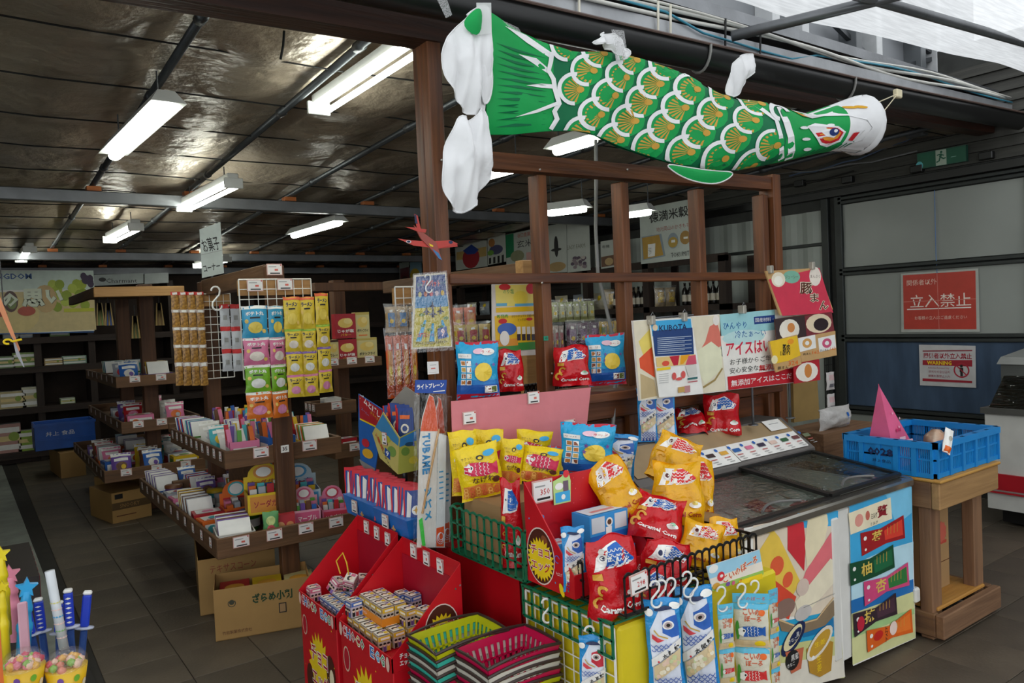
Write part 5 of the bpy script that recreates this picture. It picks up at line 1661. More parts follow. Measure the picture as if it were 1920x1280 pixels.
o = carton(.28, .205, .24, M_CARD, art=[(rect(.02, .05, .035, .17), BRN), (rect(.06, .06, .12, .16), ink('#8f6f48'))]).build('carton', None, 'brown carton inside the green basket under the yellow snack bags', 'box', loc=(1.63, 2.20, .724))
o = carton(.12, .20, .22, M_CARD).build('carton', None, 'hidden brown carton at the back of the green basket', 'box', loc=(1.82, 2.23, .724))

# chocolate egg counter tray on the table
M_RED = mat('#c4101e', .4, var=.06, scale=8)
M_REDD = mat('#a50f28', .45, var=.06)
TR = thing('egg_counter_tray', 'red chocolate egg counter tray with a slanting printed side', 'display tray', (1.64, 1.89, .726))
TS = Sheet(X=1.459)
O_ = V((1.64, 1.89, .726))
def trb(b, name): b.v = [tuple(V(v) - O_) for v in b.v]; return b.build(name, TR)
side_poly = [(-2.012, .727), (-1.772, .727), (-1.772, .797), (-2.012, 1.053)]
b = MB(); b.prism(side_poly, (1.459, 0, 0), (0, -1, 0), (0, 0, 1), (1, 0, 0), .004, M_RED)
s = TS
def egg_badge(s, cu, cv, ru, rv, k, small=True):
    """The brown egg with a yellow burst and the lettering."""
    A = [(ell(cu, cv, ru * 1.06, rv * 1.05, 28), ink('#e9d2c8')), (ell(cu, cv, ru, rv, 28), ink('#4d1f12')), (ell(cu + ru * .35, cv + rv * .62, ru * .28, rv * .16, 12, -.7), ink('#8a4a28')),
         (star(cu, cv - rv * .12, ru * 1.05, ru * .82, 24), YE),
         (txt('チョコ', cu, cv + ru * .22, ru * .52, ru * 1.5, bold=.05), W_), (txt('チョコ', cu, cv + ru * .22, ru * .46, ru * 1.42, bold=.015), ink('#b3142a')),
         (txt('エッグ', cu, cv - ru * .48, ru * .52, ru * 1.5, bold=.05), W_), (txt('エッグ', cu, cv - ru * .48, ru * .46, ru * 1.42, bold=.015), ink('#b3142a'))]
    return A
u, v = s.q(1014, 1042)
for sh, m in egg_badge(s, u, v, .068, .088, 1): b.decal(s.S, sh, m)
rr = random.Random(3)
for i in range(26):
    uu, vv = -2.0 + rr.random() * .22, .74 + rr.random() * .26
    if vv - .797 < (-1.772 - uu) * 1.05 - .02 and math.hypot((uu - u) / .075, (vv - v) / .095) > 1: b.decal(s.S, star(uu, vv, .004, .002, 5), ink(rr.choice(['#4a9ad0', '#e9c93a', '#3a8a5a', '#e07aa0'])))
b.decal(s.S, arc(*s.q(1046, 1048), .010, .013, .3, 5.2, 12), ink('#5a6fd0')); b.decal(s.S, ell(*s.q(1055, 1106), .011, .022, 10, .4), YE); b.decal(s.S, txt('チョコエッグ', *s.q(1050, 1076), .012, .03), W_)
trb(b, 'side_panel')
b = MB(); b.prism(side_poly, (1.800, 0, 0), (0, -1, 0), (0, 0, 1), (1, 0, 0), .004, M_RED); trb(b, 'side_panel')
b = MB(); b.box(1.463, 2.008, .728, 1.80, 2.012, 1.05, M_RED)
BS = Sheet(Y=2.008)
for i in range(20): b.decal(BS.S, star(1.48 + rr.random() * .3, .93 + rr.random() * .11, .003, .0015, 5), ink(rr.choice(['#e0566a', '#d8404f'])))
trb(b, 'back_panel')
b = MB(); b.box(1.463, 1.80, .95, 1.80, 2.007, .954, M_REDD); b.v = b.v; b = MB(); b.box(1.463, 1.772, .728, 1.80, 1.776, .80, M_RED)
b.decal(front(0, 1.772, 0), txt('チョコエッグ', 1.55, .765, .016, .045), W_); b.decal(front(0, 1.772, 0), txt('CHOCO EGG', 1.69, .765, .022, .13, bold=.02), W_); trb(b, 'front_lip')
b = MB(); b.box(1.463, 1.776, .727, 1.80, 2.008, .732, M_REDD); trb(b, 'bottom')
pc = price_card(TR, lambda u, v, o=0.0: V((u, 2.006 - o, v)) - O_, *BS.q(1016, 920), .085, .075, num='350')
b = MB(); u, v = BS.q(1050, 915)
b.prism([(u - .036, v - .05), (u + .036, v - .05), (u + .04, v + .02), (u + .03, v + .06), (u - .0, v + .04), (u - .036, v + .03)], (0, 1.998, 0), (1, 0, 0), (0, 0, 1), (0, 1, 0), .002, ink('#bcd98a'))
CS = Sheet(Y=1.998)
for sh, m in ((rect(u - .03, v - .045, u + .034, v - .01), SKYB), (ell(u - .012, v + .01, .018, .012), W_), (rect(u + .005, v - .01, u + .028, v + .025), ink('#6d5a6a')), (ell(u + .02, v + .048, .013), ink('#d8303a')), (ell(u + .004, v - .028, .009), W_)): b.decal(CS.S, sh, m)
trb(b, 'shelf_card')
# cartons and a bag in the tray
def art_fishbox(w, h): return [(rect(-w * .5, 0, w * .5, h * .25), BL), (rect(-w * .46, h * .35, -w * .12, h * .92), ink('#cfd4d8')), (rect(w * .14, h * .35, w * .46, h * .92), ink('#cfd4d8')), (ell(0, h * .66, w * .09), W_), (ell(0, h * .66, w * .055), ink('#5a3a22')), (poly([(-w * .10, h * .1), (w * .04, h * .1), (w * .06, h * .5), (-w * .1, h * .5)]), W_)]
def fishbox(label, loc, w, h, d, rz=0.0):
    return carton(w, h, d, ink('#2f93d6'), art_fishbox(w, h), artt=[(rect(-w * .45, d * .1, w * .45, d * .9), ink('#d8dfe4')), (rect(-w * .3, d * .3, w * .3, d * .5), ink('#d98a8a'))]).build('carp_sweet_carton', None, label, 'carton', 'blue carp sweet cartons', loc=loc, rz=rz)
fishbox('upper blue carp carton at the back of the egg tray', (1.70, 1.87, .842), .17, .09, .09)
fishbox('lower blue carp carton below the others in the egg tray', (1.70, 1.84, .733), .17, .085, .12)
fishbox('small blue carp carton at the left of the egg tray', (1.535, 1.93, .733), .10, .11, .07)
fishbox('narrow blue carton in the far left corner of the egg tray', (1.495, 1.985, .845), .045, .09, .02)
tarobag('short blue carp sweet bag standing in the egg tray', (1056, 985, 1100, 1108), pl=dict(Y=1.80), turn=.1)
# black wire basket along the front edge
BK = thing('black_basket', 'black lattice basket along the table edge full of popcorn bags', 'basket', (1.79, 1.69, .70))
def bk(b, name): b.v = [tuple(V(v) - V((1.79, 1.69, .70))) for v in b.v]; return b.build(name, BK)
M_BB2 = mat('#141414', .35)
bk(lattice((1.485, 1.582, .728), (1, 0, 0), (0, 0, 1), .60, .11, 18, 2, M_BB2, wv=.006, scallop=True), 'front_panel')
bk(lattice((1.485, 1.80, .728), (0, -1, 0), (0, 0, 1), .04, .11, 2, 2, M_BB2, wv=.006), 'end_panel')
bk(lattice((2.085, 1.582, .728), (0, 1, 0), (0, 0, 1), .22, .11, 7, 2, M_BB2, wv=.006), 'end_panel')
bk(lattice((1.485, 1.582, .726), (1, 0, 0), (0, 1, 0), .60, .22, 12, 5, M_BB2, wv=.006), 'bottom')
pk = price_card(BK, lambda u, v, o=0.0: V((u, 1.576 - o, v)) - V((1.79, 1.69, .70)), *Sheet(Y=1.576).q(1197, 1092), .07, .06, tilt=.08, num='298')
# heap support and bags
o = carton(.32, .11, .2, M_CARD).build('carton', None, 'hidden carton under the heap of popcorn bags', 'box', loc=(2.03, 1.815, .733))
caramel('upright red popcorn bag at the front left of the heap', (1106, 1003, 1206, 1152), pl=dict(Y=1.66), turn=.28, roll=-.06)
caramel('red popcorn bag lying tilted on top of the red ones', (1172, 940, 1272, 1018), pl=dict(Y=1.79), turn=.1, lean=.65, roll=.32, hs=1.25)
caramel('red popcorn bag half behind the black basket rim', (1192, 1012, 1290, 1100), pl=dict(Y=1.67), turn=.25, roll=.2)
caramel('red popcorn bag low inside the black basket', (1186, 1064, 1262, 1146), pl=dict(Y=1.625), turn=.3)
caramel('topmost yellow popcorn bag of the heap leaning back', (1205, 826, 1300, 905), 'yellow', pl=dict(Y=2.0), turn=.1, lean=.5, roll=.38, hs=1.2)
caramel('yellow popcorn bag tipped to the left of the heap', (1140, 858, 1222, 968), 'yellow', pl=dict(Y=1.90), turn=.15, lean=.3, roll=-.42, hs=1.05)
caramel('yellow popcorn bag facing the passage in the heap centre', (1222, 868, 1322, 984), 'yellow', pl=dict(Y=1.83), turn=.1, lean=.25, roll=.03)
caramel('yellow popcorn bag at the right end of the heap', (1283, 860, 1338, 980), 'yellow', pl=dict(Y=1.90), turn=.3, lean=.2, roll=.12)
caramel('crumpled yellow popcorn bag just above the black basket', (1266, 978, 1346, 1062), 'yellow', pl=dict(Y=1.68), turn=.2, lean=.3, roll=.3)
caramel('yellow popcorn bag beside the freezer corner in the basket', (1330, 972, 1392, 1062), 'yellow', pl=dict(Y=1.68), turn=.35, lean=.2, roll=.05)
caramel('yellow popcorn bag showing its back below the tipped one', (1196, 950, 1262, 1010), 'yellow', pl=dict(Y=1.86), turn=.5, lean=.2)
caramel('red popcorn bag in the green basket beside the egg tray', (942, 898, 984, 1062), pl=dict(X=1.50), turn=-.1)
# yellow ring snacks on the carton
ringbag('ring snack bag at the far left against the pink paper', (848, 806, 902, 928), pl=dict(Y=2.46), roll=-.03)
ringbag('ring snack bag standing second at the back', (880, 804, 944, 905), pl=dict(Y=2.48), roll=.05)
ringbag('front ring snack bag leaning on the carton', (866, 836, 952, 932), pl=dict(X=1.53), turn=.1, roll=-.16, hs=1.05)
ringbag('ring snack bag half hidden in the middle gap', (934, 822, 978, 906), pl=dict(Y=2.36), roll=.12)
ringbag('ring snack bag behind at the right', (962, 806, 1030, 880), pl=dict(Y=2.42), roll=.14)
ringbag('ring snack bag in front at the right end', (968, 846, 1050, 905), pl=dict(Y=2.30), roll=.16, lean=.2, hs=1.15)
babybag('blue noodle snack bag beside the yellow heap', (1045, 806, 1150, 892), pl=dict(Y=2.22), turn=.1, roll=.1, hs=1.15)
babybag('blue noodle snack bag mostly hidden behind the egg tray', (1018, 836, 1062, 900), pl=dict(Y=2.30), roll=.2)
tarobag('blue carp sweet bag lying behind the popcorn heap, front one', (1128, 812, 1188, 900), pl=dict(Y=2.22), roll=.15)
tarobag('blue carp sweet bag lying behind the popcorn heap, rear one', (1098, 802, 1140, 890), pl=dict(Y=2.30), roll=.05)
o = MB(); o.box(-.17, -.13, 0, .17, .13, .14, M_CARD); o.build('carton', None, 'low carton hidden behind the egg tray', 'box', loc=(2.08, 2.25, .717))

# hanging bags and hooks
def hang(o, px, py, Y=None, X=None, label=''):
    s_hook('s_hook', label, at(px, py, X=X, Y=Y), .068, .0034, turn=-.5)
tarobag('long blue carp sweet bag on the white hooks, left of two', (1218, 1118, 1286, 1300), pl=dict(Y=1.555), turn=.2, roll=-.03)
tarobag('long blue carp sweet bag on the white hooks, right of two', (1280, 1096, 1352, 1296), pl=dict(Y=1.550), turn=.2, roll=-.06)
tarobag('red-finned carp sweet bag hung on the white wire grid', (1086, 1188, 1140, 1330), red=True, pl=dict(X=1.445), turn=-.05, roll=.03)
for k, (x, y, Y, X, l) in enumerate(((1228, 1098, 1.56, None, 'first white hook at the left of the black basket'), (1240, 1096, 1.565, None, 'second white hook of the black basket'), (1258, 1092, 1.56, None, 'third white hook, doubled, of the black basket'),
                         (1288, 1080, 1.555, None, 'tall white hook carrying the right long carp bag'), (1300, 1092, 1.55, None, 'small white hook inside the long carp bag handle'), (1024, 1130, None, 1.45, 'empty white hook on the green basket side'), (1105, 1182, None, 1.445, 'white hook carrying the red-finned carp bag'),
                         (1352, 1108, 1.55, None, 'round white hook above the first strip of carp bites'), (1390, 1102, 1.55, None, 'round white hook above the wide strip of carp bites'), (1415, 1096, 1.55, None, 'round white hook above the strip seen edge on'))):
    hang(None, x, y, Y, X, l)
# strips of little carp packets under a printed card
KB = Sheet(Y=1.565)
def art_card(s):
    A = [(s.P((1325, 1062), (1424, 1030), (1431, 1076), (1336, 1108)), ink('#9fd0e6')), (s.P((1330, 1085), (1428, 1052), (1431, 1076), (1336, 1108)), ink('#efe4d4')), (s.P((1334, 1100), (1431, 1068), (1431, 1076), (1336, 1108)), ink('#9cc45a')),
         (s.E(1337, 1066, 9, 8), W_), (s.T('こいのぼーろ', 1388, 1066, 17, 68, bold=.07, rot=.18), ink('#f3e6c8')), (s.T('こいのぼーろ', 1388, 1066, 15, 66, bold=.02, rot=.18), ink('#d24a2a')), (s.E(1351, 1080, 7, 9), ink('#d8303a')), (s.E(1352, 1079, 3, 3), W_),
         (s.P((1384, 1088), (1428, 1074), (1429, 1084), (1386, 1096)), YE), (s.T('7', 1388, 1090, 9), RD), (s.E(1342, 1098, 7, 6), GLD), (s.E(1364, 1094, 4, 4), ink('#7a4fa0')), (s.E(1374, 1092, 3, 4), ink('#d0567f'))]
    return A
boardthing('carp_bites_card', 'printed card reading koinoboro hung on the black basket', 'card', KB, [(1325, 1062), (1424, 1030), (1431, 1076), (1336, 1108)], .003, W_, art_card)
def carp_strip(label, x0, x1, y0, n, ph, Y, turn, first=0):
    p = at((x0 + x1) / 2, y0, Y=Y); k = mpp(p); w, h = (x1 - x0) * k, ph * k
    t = thing('packet_strip', label, 'sweet strip', p, facing(p) + turn, 'hanging strips of carp packets')
    b = MB(); b.box(-w / 2, -.001, -.03 * 1, w / 2, .001, .0, ink('#5fbede')); b.decal(front(0, -.001, 0), txt('こいのぼーろ', 0, -.016, .013, w * .8), ink('#d24a2a')); b.build('header_card', t)
    for i in range(n):
        c = (ink('#1b58a8'), ink('#d23030'))[(i + first) % 2]
        A = [(rect(-w / 2, h * .86, w / 2, h, 4, 1), ink('#5fbede')), (txt('こいの', 0, h * .80, h * .15, w * .5, bold=.03), ink('#d2603a')), (txt('ぼーろ', w * .04, h * .66, h * .13, w * .5, bold=.03), ink('#d2603a')), (ell(w * .3, h * .8, w * .1, h * .07), ORG), (ell(-w * .42, h * .4, w * .06, h * .22), ink('#4aa03a')),
             (rect(-w / 2, 0, w / 2, h * .18, 4, 1), ink('#d9c096')), (ell(w * .22, h * .10, w * .16, h * .07), YE)] + carp_print(w, h, 0, h * .38, w * .8, c, K_, .04)
        b = bag(w, h * .98, w * .18, mat('#d9d4c0', .25, bump=.2), A, seed=60 + i); o = b.build('packet', t); o.location = (0, 0, -.03 - h * (i + 1))
    return t
carp_strip('strip of carp packets on the left round hook', 1343, 1376, 1132, 3, 66, 1.545, .5)
carp_strip('wide strip of carp packets on the middle hook', 1374, 1440, 1112, 3, 84, 1.535, .1)
carp_strip('strip of carp packets seen nearly edge on at the right', 1436, 1462, 1104, 3, 66, 1.555, .9, 1)
# ================================================================== CHOCOLATE EGG FLOOR STANDS
def egg_stand(label, y0, y1, zb, zl, zt, x0=1.068, x1=1.345):
    t = thing('egg_floor_stand', label, 'display stand', ((x0 + x1) / 2, (y0 + y1) / 2, 0), group='chocolate egg floor stands')
    O = V(t.location)
    def bb(b, name): b.v = [tuple(V(v) - O) for v in b.v]; return b.build(name, t)
    b = MB()
    b.box(x0 + .004, y0, .0, x1, y1, zb, M_RED, bev=.003)
    S = plane((x0 + .004, (y0 + y1) / 2, 0), (0, -1, 0), (0, 0, 1))
    W = y1 - y0
    b.decal(S, star(0, zb * .50, W * .40, W * .30, 20, sx=.8), YE)
    b.decal(S, ell(W * .30, zb * .55, W * .12, W * .2), ink('#4d1f12')); b.decal(S, ell(-W * .30, zb * .34, W * .1, W * .16), ink('#4d1f12')); b.decal(S, ell(W * .32, zb * .50, W * .06, W * .12), CRM)
    for tx, v in (('チョコ', zb * .62), ('エッグ', zb * .40)):
        b.decal(S, txt(tx, 0, v, W * .2, W * .46, bold=.06), W_); b.decal(S, txt(tx, 0, v, W * .18, W * .44, bold=.015), ink('#b3142a'))
    b.decal(S, ell(-W * .38, zb * .82, W * .07, W * .11), ink('#d8b8a0')); b.decal(S, ell(-W * .38, zb * .82, W * .055, W * .095), ink('#b3142a'))
    for k in range(5): b.decal(S, ell(-W * .35 + k * W * .15, zb * .10, W * .05, W * .07), ink(('#4a9ad0', '#e9c93a', '#3a8a5a', '#e07aa0', '#efe4d0')[k]))
    rr = random.Random(int(y0 * 100))
    for k in range(14): b.decal(S, star((rr.random() - .5) * W * .9, rr.random() * zb, .005, .002, 5), YE)
    S2 = front(0, y0, 0)
    for k in range(10): b.decal(S2, star(x0 + .03 + rr.random() * .2, rr.random() * zb, .005, .002, 5), ink(rr.choice(['#e9c93a', '#4a9ad0', '#3a8a5a'])))
    bb(b, 'base')
    b = MB(); b.box(x0, y0 - .003, zb + .002, x0 + .004, y1 + .003, zl, M_RED)
    S = plane((x0, (y0 + y1) / 2, (zb + zl) / 2), (0, -1, 0), (0, 0, 1))
    hl = (zl - zb) * .85
    for i, (ch, c) in enumerate(zip('CHOCO EGG', ('#d8303a', '#1b62b8', '#8a3a20', '#c9a21f', '#1c8a4a', '', '#1b62b8', '#3fa9dc', '#3a8a5a'))):
        if ch == ' ': continue
        u = (-.5 + (i + .6) / 9.6) * W * .90
        b.decal(S, txt(ch, u, 0, hl, hl * .88, bold=.07), W_); b.decal(S, txt(ch, u, 0, hl * .84, hl * .68, bold=.015), ink(c))
    for e in (-1, 1): b.decal(S, ell(e * W * .45, 0, W * .03, hl * .6), ink('#e8c0b0'))
    bb(b, 'front_lip')
    for y, k in ((y0 - .003, 0), (y1, 1)):
        b = MB(); b.prism([(x0, zb + .002), (x1, zb + .002), (x1, zt), (x0, zl)], (0, y, 0), (1, 0, 0), (0, 0, 1), (0, 1, 0), .003, M_RED)
        if k == 0:
            S = front(0, y0 - .003, 0)
            u, v = x1 - .085, zb + .095
            b.decal(S, ell(u, v, .068, .088, 24), ink('#e9d2c8')); b.decal(S, ell(u, v, .064, .084, 24), ink('#4d1f12')); b.decal(S, star(u, v - .01, .066, .052, 22), YE)
            b.decal(S, txt('チョコ', u, v + .012, .034, .098, bold=.05), W_); b.decal(S, txt('チョコ', u, v + .012, .030, .092, bold=.015), ink('#b3142a')); b.decal(S, txt('エッグ', u, v - .032, .034, .098, bold=.05), W_); b.decal(S, txt('エッグ', u, v - .032, .030, .092, bold=.015), ink('#b3142a'))
            b.decal(S, txt('チョコ', x0 + .05, zb + .05, .02, .045, bold=.03), W_); b.decal(S, txt('エッグ', x0 + .05, zb + .028, .02, .045, bold=.03), W_)
            b.decal(S, ell(x0 + .1, zb + .022, .022, .012, 10, .5), YE); b.decal(S, arc(x0 + .085, zb + .085, .012, .015, .4, 5.2, 10), ink('#5a6fd0'))
            for q in range(14):
                a, e = x0 + .03 + rr.random() * .24, zb + .02 + rr.random() * .25
                if e < zl + (a - x0) / (x1 - x0) * (zt - zl) - .02: b.decal(S, star(a, e, .005, .002, 5), ink(rr.choice(['#4a9ad0', '#7a8a8a', '#e9c93a', '#3a6a5a'])))
        bb(b, 'side_panel')
    b = MB(); b.box(x1 - .003, y0, zb + .002, x1, y1, zt + .004, M_RED); bb(b, 'back_panel')
    b = MB(); b.box(x1 - .006, y0 + .003, zb + .004, x1 - .0035, y1 - .003, zt - .06, M_REDD); bb(b, 'inner_card')
    for k in range(3): price_card(t, lambda u, v, o=0.0: V((x1 - .004 - o, y1 - u, v)) - O, .10 + k * .10, zt - .03 - .005 * k, .045, .055)
    return t
SA = egg_stand('chocolate egg stand with pink and blue boxes, further back', 2.72, 3.10, .445, .495, .757)
SBn = egg_stand('chocolate egg stand with tan boxes, nearer the baskets', 2.25, 2.68, .448, .498, .750)
def egg_box(w, cols, k):
    """A little egg carton with a printed band and figures as plain spots."""
    a, c, d = cols
    A = [(rect(-w * .49, w * .84, w * .49, w * 1.18), ink(c)), (rect(-w * .30, w * .92, w * .42, w * 1.08), ink('#efe9dc'))]
    for q in range(3): A += [(rect(-w * .44 + q * w * .31, w * .04, -w * .20 + q * w * .31, w * .42), (K_, ink(d), ink(c))[(q + k) % 3]), (ell(-w * .32 + q * w * .31, w * .52, w * .12, w * .14, 8), ink('#e8cdb0')), (ell(-w * .32 + q * w * .31, w * .62, w * .13, w * .09, 8), K_)]
    return carton(w, w * 1.2, w, ink(a), A, A, [(rect(-w * .46, w * .04, w * .46, w * .96), ink('#e6e0d2')), (ell(-w * .12, w * .55, w * .26, w * .2), K_), (ell(-w * .12, w * .42, w * .16, w * .14), ink('#e8cdb0')), (rect(w * .12, w * .12, w * .42, w * .5), ink(c)), (rect(w * .16, w * .6, w * .40, w * .85), ink(d))])
tan = egg_box(.046, ('#c4b4a4', '#dcb424', '#6a4a8a'), 0); blue = egg_box(.040, ('#b9c3d6', '#3a62b0', '#c98a2a'), 1); pink = egg_box(.046, ('#e6c3c8', '#c95a7a', '#8a6ab0'), 2); bw = egg_box(.046, ('#c4b8c4', '#3a62b0', '#a03a3a'), 3)
def series(mb, name, cat, group, spots):
    if name == 'egg_box': spots = [(l, (x + .022, y - .022, z), (a, e, r + PI / 2)) for l, (x, y, z), (a, e, r) in spots]
    """Copies of one small thing: spots = [(label, location, rotation)]."""
    first = None
    for lab, loc, rot in spots:
        if first is None:
            first = mb.build(name, None, lab, cat, group); o = first; o.location = loc; o.rotation_euler = rot
        else: o = dup(first, loc, rot, lab, group)
ORD = ['first', 'second', 'third', 'fourth', 'fifth', 'sixth', 'seventh', 'eighth', 'ninth', 'tenth', 'eleventh', 'twelfth', 'thirteenth', 'fourteenth', 'fifteenth', 'sixteenth', 'seventeenth', 'eighteenth', 'nineteenth', 'twentieth']
rr = random.Random(9)
sp = []
z0 = .452
for r in range(4):                       # lower field of the near stand
    for c in range(5):
        sp.append(('tan egg box, lower layer, near stand, %s row, %s from the left' % (ORD[r], ORD[c]), (1.100 + r * .058, 2.645 - c * .053 - (.0 if r else 0), z0), (0, 0, -PI / 2 + rr.uniform(-.04, .04))))
for r in range(2):
    for c in range(4):
        sp.append(('tan egg box on the orange tray, %s row, %s from the left' % (ORD[r], ORD[c]), (1.152 + r * .050, 2.648 - c * .049, z0 + .066), (0, 0, -PI / 2 + rr.uniform(-.02, .02))))
sp += [('tan egg box stacked right of the orange tray, near stand', (1.215, 2.44, z0 + .058), (0, 0, -1.5)), ('tan egg box stacked at the right end of the near stand', (1.262, 2.40, z0 + .058), (0, 0, -1.4))]
series(tan, 'egg_box', 'box', 'tan chocolate egg boxes', sp)
b = MB(); b.box(-.055, -.10, 0, .055, .10, .006, ink('#e0861c'))
for q in ((-.055, -.10, .055, -.098), (-.055, .098, .055, .10), (-.055, -.098, -.053, .098), (.053, -.098, .055, .098)): b.box(q[0], q[1], .006, q[2], q[3], .028, ink('#e0861c'))
b.decal(plane((-.055, 0, 0), (0, -1, 0), (0, 0, 1)), txt('CHOCO', -.05, .016, .010, .05), W_)
b.build('inner_tray', None, 'orange cardboard tray holding the upper egg boxes, near stand', 'tray', loc=(1.200, 2.572, z0 + .0585))
series(bw, 'egg_box', 'box', 'white and purple chocolate egg boxes', [('purple-topped egg box at the back of the near stand, left one', (1.270, 2.60, z0 + .058), (0, 0, -1.6)), ('purple-topped egg box at the back of the near stand, right one', (1.290, 2.545, z0 + .062), (0, 0, -1.45)), ('purple egg box in the left corner of the near stand lip', (1.10, 2.655, z0 + .058), (0, 0, -1.5))])
sp = []
for r in range(4):
    for c in range(5):
        sp.append(('blue egg box, far stand, %s row from aisle, %s from the right' % (ORD[r], ORD[c]), (1.098 + r * .052, 2.755 + c * .044, .452), (0, 0, -PI / 2 + rr.uniform(-.05, .05))))
series(blue, 'egg_box', 'box', 'blue chocolate egg boxes', sp)
series(pink, 'egg_box', 'box', 'pink chocolate egg boxes', [('pink egg box upright at the left end of the far stand', (1.095, 3.06, .452), (0, 0, -1.6)), ('pink egg box tumbled on its edge in the far stand, nearest', (1.155, 2.99, .485), (.5, .3, -1.2)), ('pink egg box tumbled beside the yellow strap, far stand', (1.22, 2.94, .51), (.3, -.5, -.9)),
       ('pink egg box leaning at the back of the far stand', (1.27, 2.99, .47), (.2, .2, -1.9)), ('pink egg box lying flat at the back right of the far stand', (1.28, 2.88, .478), (0, .7, -1.3)), ('pink egg box fallen in the middle of the far stand', (1.17, 3.03, .47), (0, .2, -2.2))])
b = MB(); b.tube([(-.01, .0, .0), (-.03, 0, .05), (.0, .01, .085), (.03, 0, .05), (.04, 0, -.01)], .003, ink('#e0b82a'), 6); b.build('yellow_strap', None, 'yellow strap looped over the tumbled pink egg boxes', 'strap', loc=(1.20, 2.95, .57), rz=-1.2)

# ================================================================== SHOPPING BASKETS
def basket_mesh(h, rim, L=.27, D=.185, H=.115):
    m, mr = mat(h, .35, var=.05), mat(rim, .4)
    b = MB()
    bl, bd = L * .78, D * .74
    def P(u, v, k): # wall k: 0 front, 1 right, 2 back, 3 left
        l, d = bl + (L - bl) * v, bd + (D - bd) * v
        if k == 0: return V((u * l, -d / 2, v * H))
        if k == 2: return V((-u * l, d / 2, v * H))
        if k == 1: return V((l / 2, u * d, v * H))
        return V((-l / 2, -u * d, v * H))
    for k in range(4):
        n = 11 if k % 2 == 0 else 7
        def strip(u0, v0, u1, v1, off=.0):
            nrm = (V((0, -1, 0)), V((1, 0, 0)), V((0, 1, 0)), V((-1, 0, 0)))[k]
            c = [P(u0, v0, k), P(u1, v0, k), P(u1, v1, k), P(u0, v1, k)]
            b.add(c + [p - nrm * .0025 for p in c], [(0, 1, 2, 3), (7, 6, 5, 4), (0, 4, 5, 1), (1, 5, 6, 2), (2, 6, 7, 3), (3, 7, 4, 0)], m)
        strip(-.5, .80, .5, 1.0); strip(-.5, .0, .5, .08); strip(-.5, .42, .5, .47)
        for i in range(n + 1):
            u = -.5 + i / n; w = .5 / n * .5
            strip(max(-.5, u - w), .08, min(.5, u + w), .80)
    b.box(-bl / 2, -bd / 2, 0, bl / 2, bd / 2, .003, m)
    # rolled rim, bowed on the long sides
    pts = []
    for k in range(4):
        for i in range(8):
            p = P(-.5 + i / 8, 1.0, k)
            bow = .012 * math.sin(PI * i / 8)
            pts.append(p + V((0, 0, bow if k % 2 == 0 else bow * .4)))
    b.tube(pts, .005, mr, 6, closed=True)
    return b
BCOL = {'lime': '#c3c417', 'turquoise': '#45c2ac', 'white': '#d8d2c4', 'pink': '#c8104a'}
_bk = {}
def baskets(cx, cy, ztop, cols, where, rz=0.0):
    n = len(cols)
    for i, c in enumerate(cols):
        loc = (cx, cy, ztop - .115 - i * .0245)
        lab = ('%s shopping basket on top of the %s stack' % (c, where)) if i == 0 else '%s shopping basket %s from the top of the %s stack' % (c, ORD[i], where)
        if c not in _bk:
            _bk[c] = basket_mesh(BCOL[c], '#3a2a26').build('shopping_basket', None, lab, 'shopping basket', 'stacked shopping baskets', loc=loc, rz=rz)
        else: dup(_bk[c], loc, (0, 0, rz), lab)
baskets(1.235, 2.10, .585, ['lime', 'turquoise', 'white', 'turquoise', 'pink', 'white', 'pink', 'lime', 'white', 'turquoise', 'pink', 'lime', 'white', 'pink', 'turquoise', 'lime', 'white', 'pink', 'lime'], 'left')
baskets(1.300, 1.915, .585, ['pink', 'white', 'white', 'pink', 'lime', 'white', 'pink', 'white', 'turquoise', 'lime', 'pink', 'white', 'lime', 'turquoise', 'pink', 'white', 'lime', 'pink', 'white'], 'right')

# ================================================================== ON THE LATTICE LEDGE
babybag('blue noodle snack bag at the left end of the timber ledge', (856, 640, 938, 748), pl=dict(Y=2.56), turn=.1, roll=.02)
caramel('red popcorn bag beside the blue one on the ledge', (934, 655, 984, 733), pl=dict(Y=2.66), turn=.15, group='caramel corn bags')
caramel('red popcorn bag between the second and third lattice posts', (1038, 648, 1108, 722), pl=dict(Y=2.59), turn=.15)
babybag('blue noodle snack bag in front of the third lattice post', (1102, 626, 1176, 722), pl=dict(Y=2.60), turn=.2, roll=-.02)
tarobag('upright carp sweet box at the left end of the freezer header', (1197, 726, 1234, 828), pl=dict(Y=2.49), turn=.2)
tarobag('upright carp sweet box overlapping the ice leaflet', (1228, 722, 1271, 832), pl=dict(Y=2.45), turn=.1, roll=-.03)
caramel('red popcorn bag lying on its face on the freezer header', (1272, 776, 1332, 820), pl=dict(Y=2.52), turn=.2, lean=.9, hs=1.7)
caramel('red popcorn bag standing on the freezer header', (1318, 738, 1388, 815), pl=dict(Y=2.50), turn=.15, roll=.02)
o = boardthing('pink_paper', 'crinkled pink paper sheet hung below the timber ledge', 'paper', Sheet(Y=2.505), [(846, 752), (1108, 726), (1100, 800), (1092, 862), (850, 872)], .003, mat('#d98086', .6, var=.08, scale=4, bump=.5, bscale=7))
PSn = lambda u, v, o_=0.0: V((u, 2.502 - o_, v)) - o.location
for px, py, w, h in ((880, 783, .06, .05), (1000, 745, .06, .05), (1068, 797, .06, .05)): price_card(o, PSn, *Sheet(Y=2.502).q(px, py), w, h, num=None)
